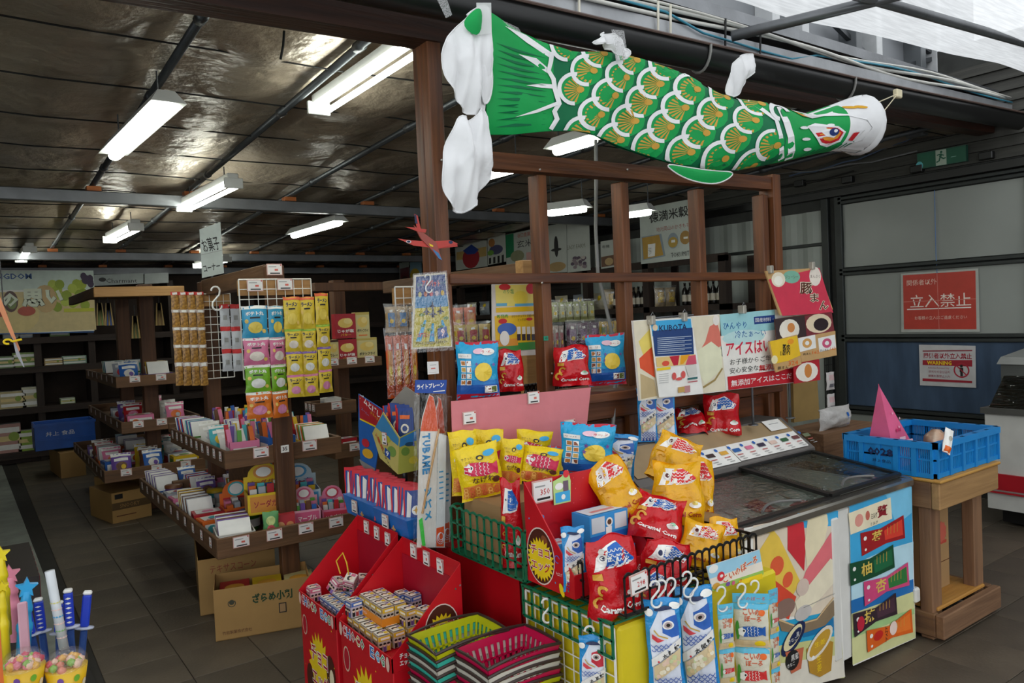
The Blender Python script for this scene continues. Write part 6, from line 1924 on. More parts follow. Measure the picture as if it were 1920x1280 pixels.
def art_pos(s):
    A = [(s.R(930, 533, 1003, 575), ink('#e9d56a')), (s.R(930, 574, 1003, 586), ink('#e6b80f')), (s.R(930, 589, 1005, 660), ink('#e3b51c')), (s.E(946, 538, 11, 6), RD), (s.T('のり塩', 953, 546, 9, 20), GRN), (s.E(976, 558, 14, 13), ink('#e9cf4a')), (s.E(995, 541, 9, 10), ink('#c8283a')),
         (s.R(930, 568, 950, 574), ink('#5fa8c8')), (s.R(965, 568, 1003, 574), ink('#5fa8c8')),
         (s.T('新発売', 942, 593, 7, 21, bold=.02), ink('#5a9a2a')), (s.T('ポテトチップス 京都の味', 981, 592, 5, 44), K_), (s.T('どっちが', 978, 599, 5, 16), K_), (s.E(942, 602, 8, 5), RD), (s.E(992, 598, 6, 3), RD), (s.E(950, 617, 18, 12), ink('#3a62b0')), (s.R(930, 640, 1004, 660), ink('#3f8a3a')), (s.R(930, 634, 970, 650), ink('#d98f2a'))]
    for k in range(4): A += [(s.R(969 + k * 9, 612, 975 + k * 9, 626), ink('#e6ddd0')), (s.R(969 + k * 9, 626, 975 + k * 9, 638), ink('#3a2f3a'))]
    A += [(s.E(945, 634, 9, 14), ink('#e6e0d6'))]
    return A
boardthing('snack_poster', 'tall yellow potato snack poster behind the first lattice bay', 'poster', Sheet(Y=2.80), [(922, 530), (1005, 530), (1007, 665), (923, 670)], .004, mat('#d9cfc6', .5), art_pos)
# grey conduit hanging behind the lattice
b = MB(); b.tube([at(1117, 262, Y=2.85), at(1118, 330, Y=2.85), at(1117, 430, Y=2.85), at(1121, 510, Y=2.85), at(1136, 575, Y=2.83), at(1151, 640, Y=2.81), at(1154, 720, Y=2.64), at(1150, 790, Y=2.63), at(1143, 830, Y=2.63)], .009, mat('#8a8a86', .45), 8)
struct('trim_conduit', b)
b = MB(); p = at(1023, 634, Y=2.659); b.box(p.x - .012, 2.655, p.z - .010, p.x + .012, 2.660, p.z + .010, ink('#0f8a6a')); b.decal(front(p.x, 2.655, p.z), txt('43', 0, 0, .010), K_); b.build('number_sticker', LAT)

# ================================================================== ON THE TALL POST
GP = thing('toy_glider', 'red foam toy glider mounted on the tall timber post', 'toy plane', at(805, 452, Y=2.56))
gO = GP.location.copy()
def flat(name, pts, Y, th, m, art=(), parent=None):
    sh = Sheet(Y=Y)
    b = slab(sh, pts, th, m)
    for s_, mm in art: b.decal(sh.S, s_(sh) if callable(s_) else s_, mm)
    b.v = [tuple(V(v) - parent.location) for v in b.v]
    return b.build(name, parent)
M_FOAM = mat('#c8473f', .6, var=.08)
flat('wing', [(747, 448), (820, 466), (857, 457), (858, 462), (822, 466), (815, 462)], 2.56, .004, M_FOAM, parent=GP)
flat('wing', [(746, 447), (758, 449), (805, 453), (822, 466), (775, 460)], 2.555, .004, M_FOAM, [(lambda s: s.E(766, 453, 5, 3), ink('#d9c9c9')), (lambda s: s.E(766, 453, 3, 2), NAVY)], parent=GP)
flat('wing', [(816, 452), (845, 450), (859, 457), (822, 466)], 2.555, .004, M_FOAM, [(lambda s: s.E(845, 454, 4, 3), NAVY)], parent=GP)
flat('fuselage', [(776, 422), (786, 430), (818, 454), (829, 488), (822, 484), (808, 466), (790, 448)], 2.55, .006, ink('#a34a3e'), [(lambda s: s.P((810, 466), (822, 474), (829, 488), (822, 484)), ink('#3a7ab0')), (lambda s: s.P((804, 456), (812, 460), (812, 463), (806, 461)), YE)], parent=GP)
flat('tail_fin', [(777, 401), (783, 404), (790, 432), (782, 428)], 2.552, .003, M_FOAM, [(lambda s: s.P((777, 402), (780, 403), (783, 420), (778, 418)), NAVY)], parent=GP)
flat('tailplane', [(760, 425), (775, 426), (800, 430), (798, 436), (784, 434)], 2.549, .003, M_FOAM, parent=GP)
JP = thing('glider_packet', 'blue and yellow jet glider packet hanging on the post', 'toy packet', at(811, 657, Y=2.60))
def art_jet():
    s = Sheet(Y=2.598)
    A = [(s.P((780, 519), (834, 514), (845, 645), (776, 650)), ink('#153f86')), (s.P((779, 568), (840, 566), (846, 648), (774, 651)), ink('#c9b93a')), (s.P((779, 556), (838, 553), (840, 574), (778, 578)), ink('#3f86b8')),
         (s.T('アルバット', 808, 531, 13, 34, bold=.04), ink('#d8402a')), (s.T('日本', 787, 534, 6, 10), ink('#8ac0b0')), (s.T('ジェット', 828, 530, 6, 14), ink('#8ac0b0'))]
    for k, c in enumerate(('#b9b45a', '#c96a3a', '#c8283a', '#d9c9d0', '#e0b82a')): A.append((s.E(787 + k * 10.5, 552 - k * .8, 3.2, 5), ink(c)))
    for x0, y0, x1, y1 in ((797, 600, 784, 640), (811, 606, 809, 640), (828, 600, 836, 632)): A.append((s.P((x0 - 2, y0), (x0 + 2, y0), (x1 + 5, y1), (x1 - 5, y1)), SKYB))
    for x, y, r in ((799, 582, 8), (810, 572, 7), (811, 586, 9), (825, 581, 8)): A += [(s.P((x, y - r * 1.4), (x + r * .25, y), (x + r, y + r * .5), (x + r * .25, y + r * .5), (x + r * .3, y + r), (x - r * .3, y + r), (x - r * .25, y + r * .5), (x - r, y + r * .5), (x - r * .25, y)), ink('#2c2a4a'))]
    for x, y in ((790, 590), (805, 618), (835, 596), (792, 610), (826, 612)): A.append((s.E(x, y, 5, 3), ink('#6a8a3a')))
    A += [(s.T('2種類', 791, 628, 8, 18, bold=.03), RD), (s.T('あそべる', 806, 628, 6, 12), RD), (s.P((819, 616), (836, 611), (838, 632), (820, 636)), ink('#1b4a9a')), (s.T('9', 829, 623, 15, 9, bold=.03), ink('#f0cfd0')), (s.T('パワーミニバネコレクトグライダー', 808, 642, 6.5, 60, bold=.02), K_)]
    return A
sh = Sheet(Y=2.598)
b = slab(sh, [(776, 516), (836, 510), (848, 650), (772, 655)], .002, ink('#d9d0bc'))
for s_, m in art_jet(): b.decal(sh.S, s_, m)
b.v = [tuple(V(v) - JP.location) for v in b.v]; b.build('printed_card', JP)
sh = Sheet(Y=2.590); b = slab(sh, [(774, 513), (838, 507), (851, 656), (770, 662)], .001, film(.10)); b.v = [tuple(V(v) - JP.location) for v in b.v]; b.build('film_sleeve', JP)
s_hook('s_hook', 'white hook through the top of the jet glider packet', at(802, 520, Y=2.585), .062, .003, turn=0)
o = boardthing('post_price_card', 'price card on the post below the jet packet', 'price card', Sheet(Y=2.648), [(801, 678), (822, 677), (823, 700), (802, 702)], .001, M_PAPER, lambda s: [(s.R(806, 683, 818, 685), GRY), (s.R(808, 689, 816, 692), ink('#d96a5c')), (s.R(804, 697, 818, 698.5), K_)])
o.name = 'price_card'; o.parent = LAT; del o['label'], o['category']
def tubame(label, x0, x1, y0, y1, Y, seed, head=True):
    t = thing('light_plane_kit', label, 'toy kit', at((x0 + x1) / 2, y1, Y=Y), 0, 'light plane kits')
    sh = Sheet(Y=Y); O = t.location
    def bb(b, n): b.v = [tuple(V(v) - O) for v in b.v]; return b.build(n, t)
    W = x1 - x0
    if head: b = slab(sh, [(x0 + 1, y0), (x1 - 2, y0), (x1 - 4, y0 + 26), (x0, y0 + 24)], .003, ink('#1f4aa0'))
    if head: b.decal(sh.S, sh.T('ライトプレーン', (x0 + x1) / 2 - 2, y0 + 11, 10, W * .82, bold=.03), W_); b.decal(sh.S, sh.R(x0 + W * .55, y0 + 19, x1 - 6, y0 + 23), W_)
    if head: bb(b, 'header_card')
    lw = W * .62
    ax = x0 + W * .44
    pts = [(ax, y0 + 27), (ax + W * .12, y0 + 32), (ax + W * .20, y0 + 55), (ax + W * .26, y0 + 98), (ax + W * .18, y1 - 4), (x0 + 4, y1 - 4), (x0 + 8, y0 + 120), (x0 + 14, y0 + 70), (x0 + 24, y0 + 36)]
    b = slab(sh, pts, .003, ink('#e6e3dc'))
    b.decal(sh.S, sh.P((ax, y0 + 28), (ax + W * .11, y0 + 33), (ax + W * .19, y0 + 55), (ax + W * .25, y0 + 96), (x0 + 10, y0 + 96), (x0 + 15, y0 + 70), (x0 + 24, y0 + 38)), ink('#e0531f'))
    cx = x0 + W * .34
    for i, ch in enumerate('TUBAME'): b.decal(sh.S, sh.T(ch, cx, y0 + 106 + i * 13, 17, 10, bold=.05, rot=-PI / 2), ink('#1f86c0'))
    for i, ch in enumerate('ツバメ'): b.decal(sh.S, sh.T(ch, cx + 3, y0 + 210 + i * 22, 17, 14, bold=.04), ink('#2a9ad0'))
    bb(b, 'wing_sheet')
    b = MB(); b.tube([sh.S(*sh.q(x0 + W * .70, y0 + 92), .006), sh.S(*sh.q(x0 + W * .20, y0 + 250), .006)], .004, wood('#b98a55', '#cfa873', 'z'), 6); bb(b, 'wood_stick')
    b = slab(Sheet(Y=Y - .006), [(x0 + 8, y1 - 55), (x0 + 14, y1 - 60), (x0 + 20, y1 - 8), (x0 + 14, y1 - 6)], .002, ink('#3fd04a')); bb(b, 'propeller')
    b = MB(); c = sh.q(x0 + W * .75, y1 - 22)
    for k in range(3): b.tube([sh.S(c[0] + .016 * math.cos(a * PI / 6) * (1 - k * .2), c[1] + (.022 - .004 * k) * math.sin(a * PI / 6) + .004 * k, .007 + k * .002) for a in range(12)], .0012, ink('#c9cdd4'), 4, closed=True)
    bb(b, 'rubber_band')
    b = slab(Sheet(Y=Y - .004), [(ax + W * .27, y0 + 100), (x1 - 3, y0 + 104), (x1 - 6, y1 - 4), (ax + W * .19, y1 - 4)], .001, ink('#dfe4e4')); sh2 = Sheet(Y=Y - .004)
    for k in range(6): b.decal(sh2.S, sh2.R(ax + W * .29, y0 + 170 + k * 10, x1 - 9, y0 + 174 + k * 10), ink('#2a9ad0'))
    b.decal(sh2.S, sh2.P((ax + W * .20, y1 - 40), (x1 - 8, y1 - 44), (x1 - 8, y1 - 6), (ax + W * .20, y1 - 6)), ink('#e0531f')); bb(b, 'wing_sheet')
    b = slab(Sheet(Y=Y - .010), [(x0 - 1, y0 + 24), (x1 - 2, y0 + 26), (x1 + 1, y1 - 3), (x0 - 3, y1)], .001, film(.045)); bb(b, 'film_sleeve')
    return t
tubame('nearer light plane kit with orange nose hanging on the post', 778, 840, 712, 1030, 2.52, 1)
tubame('rear light plane kit showing a yellow and orange edge', 798, 850, 716, 1022, 2.60, 2, False)

# ================================================================== RUBBER GLIDER DISPLAYS LEFT OF THE POST
b = MB(); b.tube([(1.47, 2.93, 0), (1.47, 2.93, .80)], .02, M_PIPE, 10); b.tube([(1.47, 2.93, 0), (1.47, 2.93, .015)], .12, M_PIPE, 16); b.box(1.37, 2.76, .80, 1.56, 3.16, .815, M_PIPE)
b.build('display_pedestal', None, 'grey pedestal carrying the toy glider displays', 'pedestal')
GD = thing('launcher_display', 'blue and red rubber launcher glider display with two packet bins', 'display box', (1.46, 2.96, .816))
gO2 = GD.location.copy()
XD = Sheet(X=1.46)
def gd(b, n, par=None): b.v = [tuple(V(v) - gO2) for v in b.v]; return b.build(n, par or GD)
b = slab(XD, [(672, 738), (718, 768), (700, 905), (676, 868), (672, 800)], .004, ink('#1f62b0'))
b.decal(XD.S, XD.P((673, 740), (717, 769), (714, 802), (675, 784)), ink('#b01f2a')); b.decal(XD.S, XD.L([(675, 785), (714, 804)], 3), YE); b.decal(XD.S, XD.T('ゴムとばし', 694, 760, 13, 38, bold=.03, rot=-.35), W_); b.decal(XD.S, XD.T('スーパー', 685, 772, 6, 14, rot=-.35), ink('#6a9ad0')); b.decal(XD.S, XD.T('グライダー', 704, 781, 6, 18, rot=-.35), YE)
b.decal(XD.S, XD.E(686, 830, 7, 8), ink('#c8283a')); b.decal(XD.S, XD.E(690, 850, 10, 9), ink('#e0a82a')); b.decal(XD.S, XD.E(709, 815, 6, 12), ink('#8ab8d8')); b.decal(XD.S, XD.P((674, 860), (704, 878), (700, 903), (677, 868)), ink('#8a8a88'))
gd(b, 'back_card')
rr = random.Random(4)
def bin_(x0, y0, x1, y1, X, lab):
    """A blue bin; corners taken along the aisle side."""
    sh = Sheet(X=X)
    (ua, va), (ub, vb) = sh.q(x0, y0), sh.q(x1, y1)
    b = MB(); y_a, y_b = -ua, -ub
    zt_, zb_ = va, vb
    m = mat('#1f6fc0', .4, var=.1, scale=12)
    b.hexa([(X, y_b, zb_), (X + .07, y_b, zb_), (X + .07, y_a, zb_), (X, y_a, zb_), (X - .015, y_b - .01, zt_), (X + .085, y_b - .01, zt_), (X + .085, y_a + .01, zt_), (X - .015, y_a + .01, zt_)], m)
    S = plane((X - .006, (y_a + y_b) / 2, (zt_ + zb_) / 2), (0, -1, 0), V((-.06, 0, 1)).normalized())
    b.decal(S, star(.02, -.02, .022, .009, 4), ink('#e0a86a')); b.decal(S, arc(-.03, .0, .02, .024, 0, 5, 12), ink('#7fb8e0')); b.decal(S, txt('グライダー', .0, -.05, .014, .07), YE)
    o = gd(b, 'bin')
    price_card(GD, lambda u, v, o_=0.0: V((X - .016 - o_, -u, v)) - gO2, -(y_a + y_b) / 2 - .03, zt_ - .035, .055, .055, num=lab)
    return X, y_a, y_b, zt_
B1 = bin_(650, 925, 706, 985, 1.38, '150'); B2 = bin_(706, 950, 768, 1012, 1.36, '130')
pk_ = MB()
w_, h_ = .10, .185
pk_ = bag(w_, h_, .012, ink('#d01c2c'), [(rect(-w_ * .42, h_ * .08, w_ * .42, h_ * .92), ink('#1f3f8a')), (poly([(-w_ * .38, h_ * .1), (-w_ * .2, h_ * .1), (-w_ * .1, h_ * .8), (-w_ * .3, h_ * .9)]), ink('#e6e0d8')), (ell(w_ * .1, h_ * .5, w_ * .2, h_ * .1), W_), (star(w_ * .1, h_ * .5, .016, .006, 4), ink('#d8a02a'))], seed=5, nu=6, nv=8)
sp = []
for nm, (X, ya, yb, zt_), n in (('far', B1, 11), ('near', B2, 11)):
    for i in range(n):
        sp.append(('red-edged glider packet, %s in the %s bin of the launcher display' % (ORD[i], nm), (X + .03 + (i % 2) * .012, ya + (yb - ya) * (i + .5) / n, zt_ - .065), (-.22 + rr.uniform(-.1, .1), rr.uniform(-.12, .12), -PI / 2 + .75)))
series(pk_, 'glider_packet', 'toy packet', 'red-edged glider packets', sp)
JD = thing('jet_glider_display', 'cardboard bin of jet glider packets with farmland print', 'display box', at(755, 888, Y=2.66))
jO = JD.location.copy()
def jd(b, n): b.v = [tuple(V(v) - jO) for v in b.v]; return b.build(n, JD)
pA, pB, pC = at(700, 815, Y=2.90), at(742, 888, Y=2.62), at(784, 872, Y=2.55)
zbase = pB.z
sx = Sheet(X=1.42)
b = slab(sx, [(698, 812), (718, 772), (749, 820), (746, 889), (712, 858)], .003, ink('#c9b96a'))
for sh_, m in ((sx.P((704, 800), (718, 776), (748, 822), (747, 836)), ink('#3f86b8')), (sx.E(722, 822, 10, 8), ink('#b9b43a')), (sx.E(735, 846, 8, 10), ink('#7a9a4a')), (sx.T('2種類', 712, 828, 8, 18, rot=-.8), RD), (sx.P((722, 838), (732, 848), (732, 862), (722, 852)), ink('#1f4a9a')), (sx.T('9', 727, 850, 11, 6, bold=.03), W_), (sx.T('グライダー', 728, 866, 6, 26, rot=-.75), K_)): b.decal(sx.S, sh_, m)
jd(b, 'side_panel')
price_card(JD, lambda u, v, o_=0.0: sx.S(u, v, o_) - jO, *sx.q(722, 822), .045, .055)
sf = Sheet(Y=-sx.q(749, 850)[0] - .002)
b = slab(sf, [(749, 820), (790, 800), (788, 880), (747, 889)], .003, ink('#a9a94a'))
for sh_, m in ((sf.P((749, 822), (790, 802), (790, 822), (749, 838)), ink('#2f7ab8')), (sf.E(760, 846, 8, 8), ink('#6a8a3a')), (sf.E(775, 862, 9, 7), ink('#c9b93a')), (sf.E(768, 832, 9, 4), ink('#1f4a6a'))): b.decal(sf.S, sh_, m)
jd(b, 'front_panel')
b = slab(Sheet(X=1.50), [(716, 772), (760, 724), (786, 742), (784, 860), (742, 872)], .003, mat('#9a948c', .6)); jd(b, 'back_panel')
w_, h_ = .08, .16
jp = bag(w_, h_, .010, ink('#1f3f8a'), [(rect(-w_ * .40, h_ * .1, w_ * .40, h_ * .9), ink('#24407f')), (rect(-w_ * .5, 0, -w_ * .42, h_, 1, 4), RD), (arc(0, h_ * .45, .012, .02, 0, 6.2, 12), ink('#e6ddc8')), (rect(-w_ * .3, h_ * .7, w_ * .3, h_ * .8), ORG)], seed=6, nu=6, nv=8)
yb_ = -sx.q(749, 850)[0]
sp = [('jet glider packet, %s from the front in the farmland bin' % ORD[i], (1.46 + .004 * (i % 3), yb_ + .02 + i * .022, zbase + .06 + .01 * (i % 2)), (-.2, rr.uniform(-.06, .06), -PI / 2 + .7)) for i in range(7)]
series(jp, 'jet_packet', 'toy packet', 'jet glider packets', sp)
b = MB(); b.tube([(1.49, yb_ + .10, .816), (1.49, yb_ + .10, zbase + .03)], .012, M_PIPE, 8); jd(b, 'riser')
# ================================================================== GONDOLAS INSIDE THE SHOP
M_GW = wood('#573d27', '#785536', 'x', .65); M_GWY = wood('#4e3622', '#6c4c30', 'y', .65); M_GWZ = wood('#482b17', '#674226', 'z', .6)
M_PALE = wood('#9a6f3e', '#b98c55', 'x', .6)
def gpart(g, name, x0, y0, z0, x1, y1, z1, m, bev=.004):
    O = g.location
    b = MB(); b.box(x0 - O.x, y0 - O.y, z0 - O.z, x1 - O.x, y1 - O.y, z1 - O.z, m, bev=bev); return b.build(name, g)
def tray(g, Yf, corner, bottom, right, left, cards=3, scards=6, name='tray'):
    """A plank tray: four rails and a floor; corner, bottom and right on the front rail, left on the far end of the aisle rail (photo pixels)."""
    p, q, r = at(*corner, Y=Yf), at(*bottom, Y=Yf), at(*right, Y=Yf)
    x0, x1, z0, z1 = p.x, r.x, q.z, p.z
    y1 = at(*left, X=x0).y
    t = gpart(g, name, x0 + .02, Yf + .02, z0, x1 - .02, y1 - .02, z0 + .015, M_GW, 0)
    O = g.location
    def sub(nm, a0, b0, a1, b1, m):
        b = MB(); b.box(a0 - O.x, b0 - O.y, z0 - O.z, a1 - O.x, b1 - O.y, z1 - O.z, m, bev=.003); return b.build(nm, t)
    sub('front_rail', x0, Yf, x1, Yf + .02, M_GW); sub('side_rail', x0, Yf + .02, x0 + .02, y1, M_GWY); sub('side_rail', x1 - .02, Yf + .02, x1, y1, M_GWY); sub('back_rail', x0 + .02, y1 - .02, x1 - .02, y1, M_GW)
    for k in range(cards): price_card(g, lambda u, v, o=0.0: V((u, Yf - o, v)) - O, x0 + (x1 - x0) * (k + .7) / (cards + .4), (z0 + z1) / 2 + .02, .085, .058)
    for k in range(scards): price_card(g, lambda u, v, o=0.0: V((x0 - o, -u, v)) - O, -(Yf + (y1 - Yf) * (k + .6) / (scards + .3)), (z0 + z1) / 2 + .015, .05, .055)
    return x0 + .02, x1 - .02, Yf + .02, y1 - .02, z0 + .015, z1
CN = {'red': '#b8222c', 'yellow': '#e0b91f', 'blue': '#2a62b0', 'pink': '#d9789c', 'green': '#5a9a3a', 'white': '#d8d5cc', 'orange': '#dd6a22', 'purple': '#6a4a98', 'silver': '#a9adb4', 'turquoise': '#4ab0b8', 'brown': '#6a4228'}
CK = list(CN)
_g = {}
def goods_mesh(kind, c, alt=None):
    h = CN[c]; i2 = ink(alt or CN[CK[(CK.index(c) + 3) % len(CK)]]); i3 = ink(CN[CK[(CK.index(c) + 5) % len(CK)]])
    if kind == 'packet':
        w, hh = .10, .13
        return bag(w, hh, .03, mat(h, .3, var=.07, bump=.2), [(rect(-w * .5, hh * .86, w * .5, hh, 3, 1), W_), (ell(0, hh * .45, w * .3, hh * .18, 10), i2), (rect(-w * .35, hh * .66, w * .35, hh * .78, 3, 1), W_), (ell(w * .1, hh * .42, w * .13, hh * .1, 8), i3)], seed=CK.index(c), nu=6, nv=7)
    if kind == 'box':
        w, hh, d = .13, .075, .10
        return carton(w, hh, d, ink(h), [(rect(-w * .42, hh * .2, w * .42, hh * .8), W_), (ell(-w * .2, hh * .5, hh * .25, n=10), i2), (rect(-w * .02, hh * .35, w * .36, hh * .65), i3)], [(rect(-d * .4, hh * .2, d * .4, hh * .8), i2)], [(rect(-w * .4, d * .12, w * .4, d * .88), W_), (ell(0, d * .5, d * .26, n=12), i2), (rect(-w * .3, d * .2, w * .3, d * .32), i3)])
    if kind == 'tub':
        b = MB(); b.lathe([(.03, 0), (.038, .005), (.042, .075), (.044, .08), (.044, .09), (.0, .094)], ink(h), 12); b.lathe([(.0425, .02), (.0435, .055)], W_, 12, caps=False); b.lathe([(.045, .078), (.045, .092), (0, .095)], i2, 12, caps=False); return b
    if kind == 'stick_box':
        w, hh, d = .12, .09, .11
        b = open_carton(w, hh, d, ink(h), art=[(rect(-w * .4, hh * .2, w * .4, hh * .7), W_), (ell(0, hh * .45, hh * .2, n=10), i2)], arts=[(rect(-d * .4, hh * .2, d * .4, hh * .7), W_)])
        rr = random.Random(CK.index(c))
        for i in range(12):
            x, y = -w * .4 + (i % 4) * w * .26, d * .15 + (i // 4) * d * .3
            b.bar((x, y, .01), (x + rr.uniform(-.02, .02), y + .03 + rr.uniform(-.01, .01), .13 + rr.uniform(0, .03)), .018, .008, ink(CN[CK[(CK.index(c) + i) % 11]]))
        return b
    if kind == 'fan':                     # a bundle box of leaning packets
        w, hh, d = .13, .05, .16
        b = open_carton(w, hh, d, ink(h), art=[(rect(-w * .42, hh * .15, w * .42, hh * .85), W_), (ell(-w * .1, hh * .5, hh * .3, n=10), i2)])
        for i in range(7):
            y = d * .1 + i * d * .125
            b.hexa([(-w * .42, y, .008), (w * .42, y, .008), (w * .42, y + .006, .008), (-w * .42, y + .006, .008), (-w * .42, y + .05, .115), (w * .42, y + .05, .115), (w * .42, y + .056, .115), (-w * .42, y + .056, .115)], (W_, i2, i3)[i % 3])
        return b
    if kind == 'header_box':
        w, hh, d = .15, .08, .12
        b = open_carton(w, hh, d, ink(h), art=[(rect(-w * .44, hh * .12, w * .44, hh * .88), i3), (txt('お菓子', 0, hh * .5, hh * .4, w * .6), W_)], arts=[(rect(-d * .4, hh * .2, d * .4, hh * .8), i2)])
        pts = [(-w / 2, hh), (w / 2, hh), (w / 2, hh + .05)] + [(w * .42 * math.cos(a * PI / 8), hh + .05 + .055 * math.sin(a * PI / 8)) for a in range(9)] + [(-w / 2, hh + .05)]
        b.prism(pts, (0, d - .004, 0), (1, 0, 0), (0, 0, 1), (0, 1, 0), .003, ink(h))
        S = front(0, d - .005, 0); b.decal(S, ell(0, hh + .065, .038, .034, 16), i2); b.decal(S, ell(0, hh + .065, .03, .026, 16), W_); b.decal(S, rect(-w * .4, hh + .01, w * .4, hh + .028), i3)
        for i in range(8): b.box(-w * .4 + (i % 4) * w * .21, .012 + (i // 4) * .05, .03, -w * .4 + (i % 4) * w * .21 + .026, .055 + (i // 4) * .05, hh + .012 + .01 * (i % 3), ink(CN[CK[(CK.index(c) + i * 2) % 11]]))
        return b
KN = {'packet': 'sweet packet', 'box': 'sweet carton', 'tub': 'lidded sweet tub', 'stick_box': 'box of upright candy sticks', 'fan': 'tray of leaning packets', 'header_box': 'display box with arched header'}
KS = {'packet': (.10, .05), 'box': (.14, .11), 'tub': (.092, .092), 'stick_box': (.13, .12), 'fan': (.14, .18), 'header_box': (.16, .13)}
seenlab = {}
def fill(area, where, group, seed, kinds, pitch=(.15, .17), lean=True, xmax=None, ymax=None, hscale=1.0, y0=None, sc=1.0):
    """Set out goods in rows on a tray; every piece is its own thing."""
    x0, x1, ya, y1, z, zt = area
    y0 = y0 or ya
    x1 = min(x1, xmax or x1); y1 = min(y1, ymax or y1)
    rr = random.Random(seed)
    nx, ny = max(1, int((x1 - x0) / pitch[0])), max(1, int((y1 - y0) / pitch[1]))
    for j in range(ny):
        for i in range(nx):
            k, c = rr.choice(kinds), rr.choice(CK)
            x, y = x0 + (x1 - x0) * (i + .5) / nx, y0 + (y1 - y0) * (j + .5) / ny - KS[k][1] * sc / 2
            lab = '%s %s, %s row, %s along, %s' % (c, KN[k], ORD[j], ORD[i], where)
            rot = (-.35 if k == 'packet' and lean else 0, 0, rr.uniform(-.10, .10))
            if (k, c) not in _g:
                o = _g[(k, c)] = goods_mesh(k, c).build(k if k != 'packet' else 'sweet_packet', None, lab, KN[k].split(' ')[-1] if k not in ('stick_box', 'fan', 'header_box') else 'sweet box', group, loc=(x, y, z + .001)); o.rotation_euler = rot; o.scale = (sc, sc, hscale * sc)
            else: o = dup(_g[(k, c)], (x, y, z + .001), rot, lab, group, scale=(sc, sc, hscale * sc))
# ---- front gondola (post 35)
YG = 4.06
G1 = thing('sweet_gondola', 'front timber gondola of sweets with post number 35', 'gondola', (1.45, 5.0, 0))
a_low = tray(G1, YG, (406, 1012), (409, 1050), (668, 972), (262, 916), 4, 11)
a_mid = tray(G1, YG + .16, (421, 847), (421, 881), (640, 822), (319, 811), 2, 10)
xp = at(530, 800, Y=YG + .12).x
gpart(G1, 'front_post', xp - .05, YG + .10, .0, xp + .05, YG + .155, 1.93, M_GWZ)
b = MB(); p = at(534, 841, Y=YG + .10); b.box(p.x - .022 - 1.45, YG + .097 - 5.0, p.z - .02, p.x + .022 - 1.45, YG + .0995 - 5.0, p.z + .02, W_); b.decal(front(p.x - 1.45, YG + .097 - 5.0, p.z), txt('35', 0, 0, .022, bold=.02), K_); b.build('number_sticker', G1)
rp = at(396, 640, X=xp)
gpart(G1, 'rear_post', xp - .05, rp.y, 0, xp + .05, rp.y + .10, 1.93, M_GWZ)
gpart(G1, 'top_beam', xp - .045, YG + .16, 1.83, xp + .045, rp.y - .002, 1.94, M_GWY)
gpart(G1, 'core_panel', xp - .012, YG + .7, .1, xp + .012, rp.y - .3, .9, M_GW, 0)
for z in (.5, .9): gpart(G1, 'cross_rail', xp - .3, rp.y + .02, z, xp + .3, rp.y + .07, z + .06, M_GW)
fill(a_low, 'lower tray', 'sweets on the lower front gondola tray', 21, ['fan', 'box', 'packet', 'stick_box', 'header_box', 'tub'], (.18, .18), ymax=6.1, y0=a_low[2] + .36, sc=1.3)
def hbox(label, bx, c, c2, c3, t, Y):
    def mk(w, h):
        hb, d = h * .45, w * .8
        b = open_carton(w, hb, d, ink(c), art=[(rect(-w * .44, hb * .12, w * .44, hb * .88), ink(c2)), (txt(t, 0, hb * .5, hb * .36, w * .7, bold=.02), ink(c3))], arts=[(rect(-d * .4, hb * .2, d * .4, hb * .8), ink(c2))])
        b.prism([(-w / 2, hb), (w / 2, hb), (w / 2, h * .72)] + [(w * .40 * math.cos(a * PI / 8), h * .72 + h * .28 * math.sin(a * PI / 8)) for a in range(9)] + [(-w / 2, h * .72)], (0, d - .004, 0), (1, 0, 0), (0, 0, 1), (0, 1, 0), .003, ink(c))
        S = front(0, d - .005, 0); b.decal(S, ell(0, h * .80, w * .26, h * .15, 16), ink(c2)); b.decal(S, ell(0, h * .80, w * .19, h * .11, 16), W_); b.decal(S, txt(t, 0, h * .58, h * .09, w * .8, bold=.02), ink(c3))
        for i in range(12): b.hexa([(-w * .42 + (i % 4) * w * .21 + q * w * .17, d * (.1 + .25 * (i // 4)) + r * .012 + (.02 if zz else 0), zz) for zz in (.02, hb + .02 + .012 * (i % 3)) for q, r in ((0, 0), (1, 0), (1, 1), (0, 1))], ink(CN[CK[(i * 3 + len(t)) % 11]]))
        return b
    put('candy_display_box', label, 'display box', bx, mk, turn=.12, pl=dict(Y=Y), group='candy display boxes')
YF_ = a_low[2]
hbox('yellow arched display box at the middle of the lower front tray', (468, 876, 542, 962), '#e6c21c', '#d98f3a', '#a8283a', 'ソーダガム', YF_ + .17)
hbox('white and blue arched display box right of the yellow one', (533, 876, 602, 956), '#bcd4de', '#4aa0d0', '#1f4a9a', 'ラムネ', YF_ + .22)
hbox('pink arched display box before the white and blue one', (553, 918, 602, 986), '#e0a0b0', '#d05a80', '#f3e6e0', 'マーブル', YF_ + .06)
hbox('pink display box with round header at the right of the tray', (606, 916, 654, 984), '#d97a98', '#c83a50', '#f3e6e0', 'いちごガム', YF_ + .06)
put('gummy_packet_box', 'purple box of leaning gummy packets at the tray corner', 'sweet box', (396, 962, 492, 1015), lambda w, h: goods_mesh('fan', 'white', '#7a5aa8'), turn=.1, pl=dict(Y=YF_ + .03)).scale = (1.5, 1.4, .85)
put('toy_packet', 'round green toy packet beside the purple gummy box', 'sweet packet', (494, 958, 524, 1000), lambda w, h: bag(w, h, .03, ink('#5a9a5a'), [(ell(0, h * .6, w * .3), ink('#c8d88a')), (ell(0, h * .25, w * .25), ink('#d05a60'))], 5), pl=dict(Y=YF_ + .03))
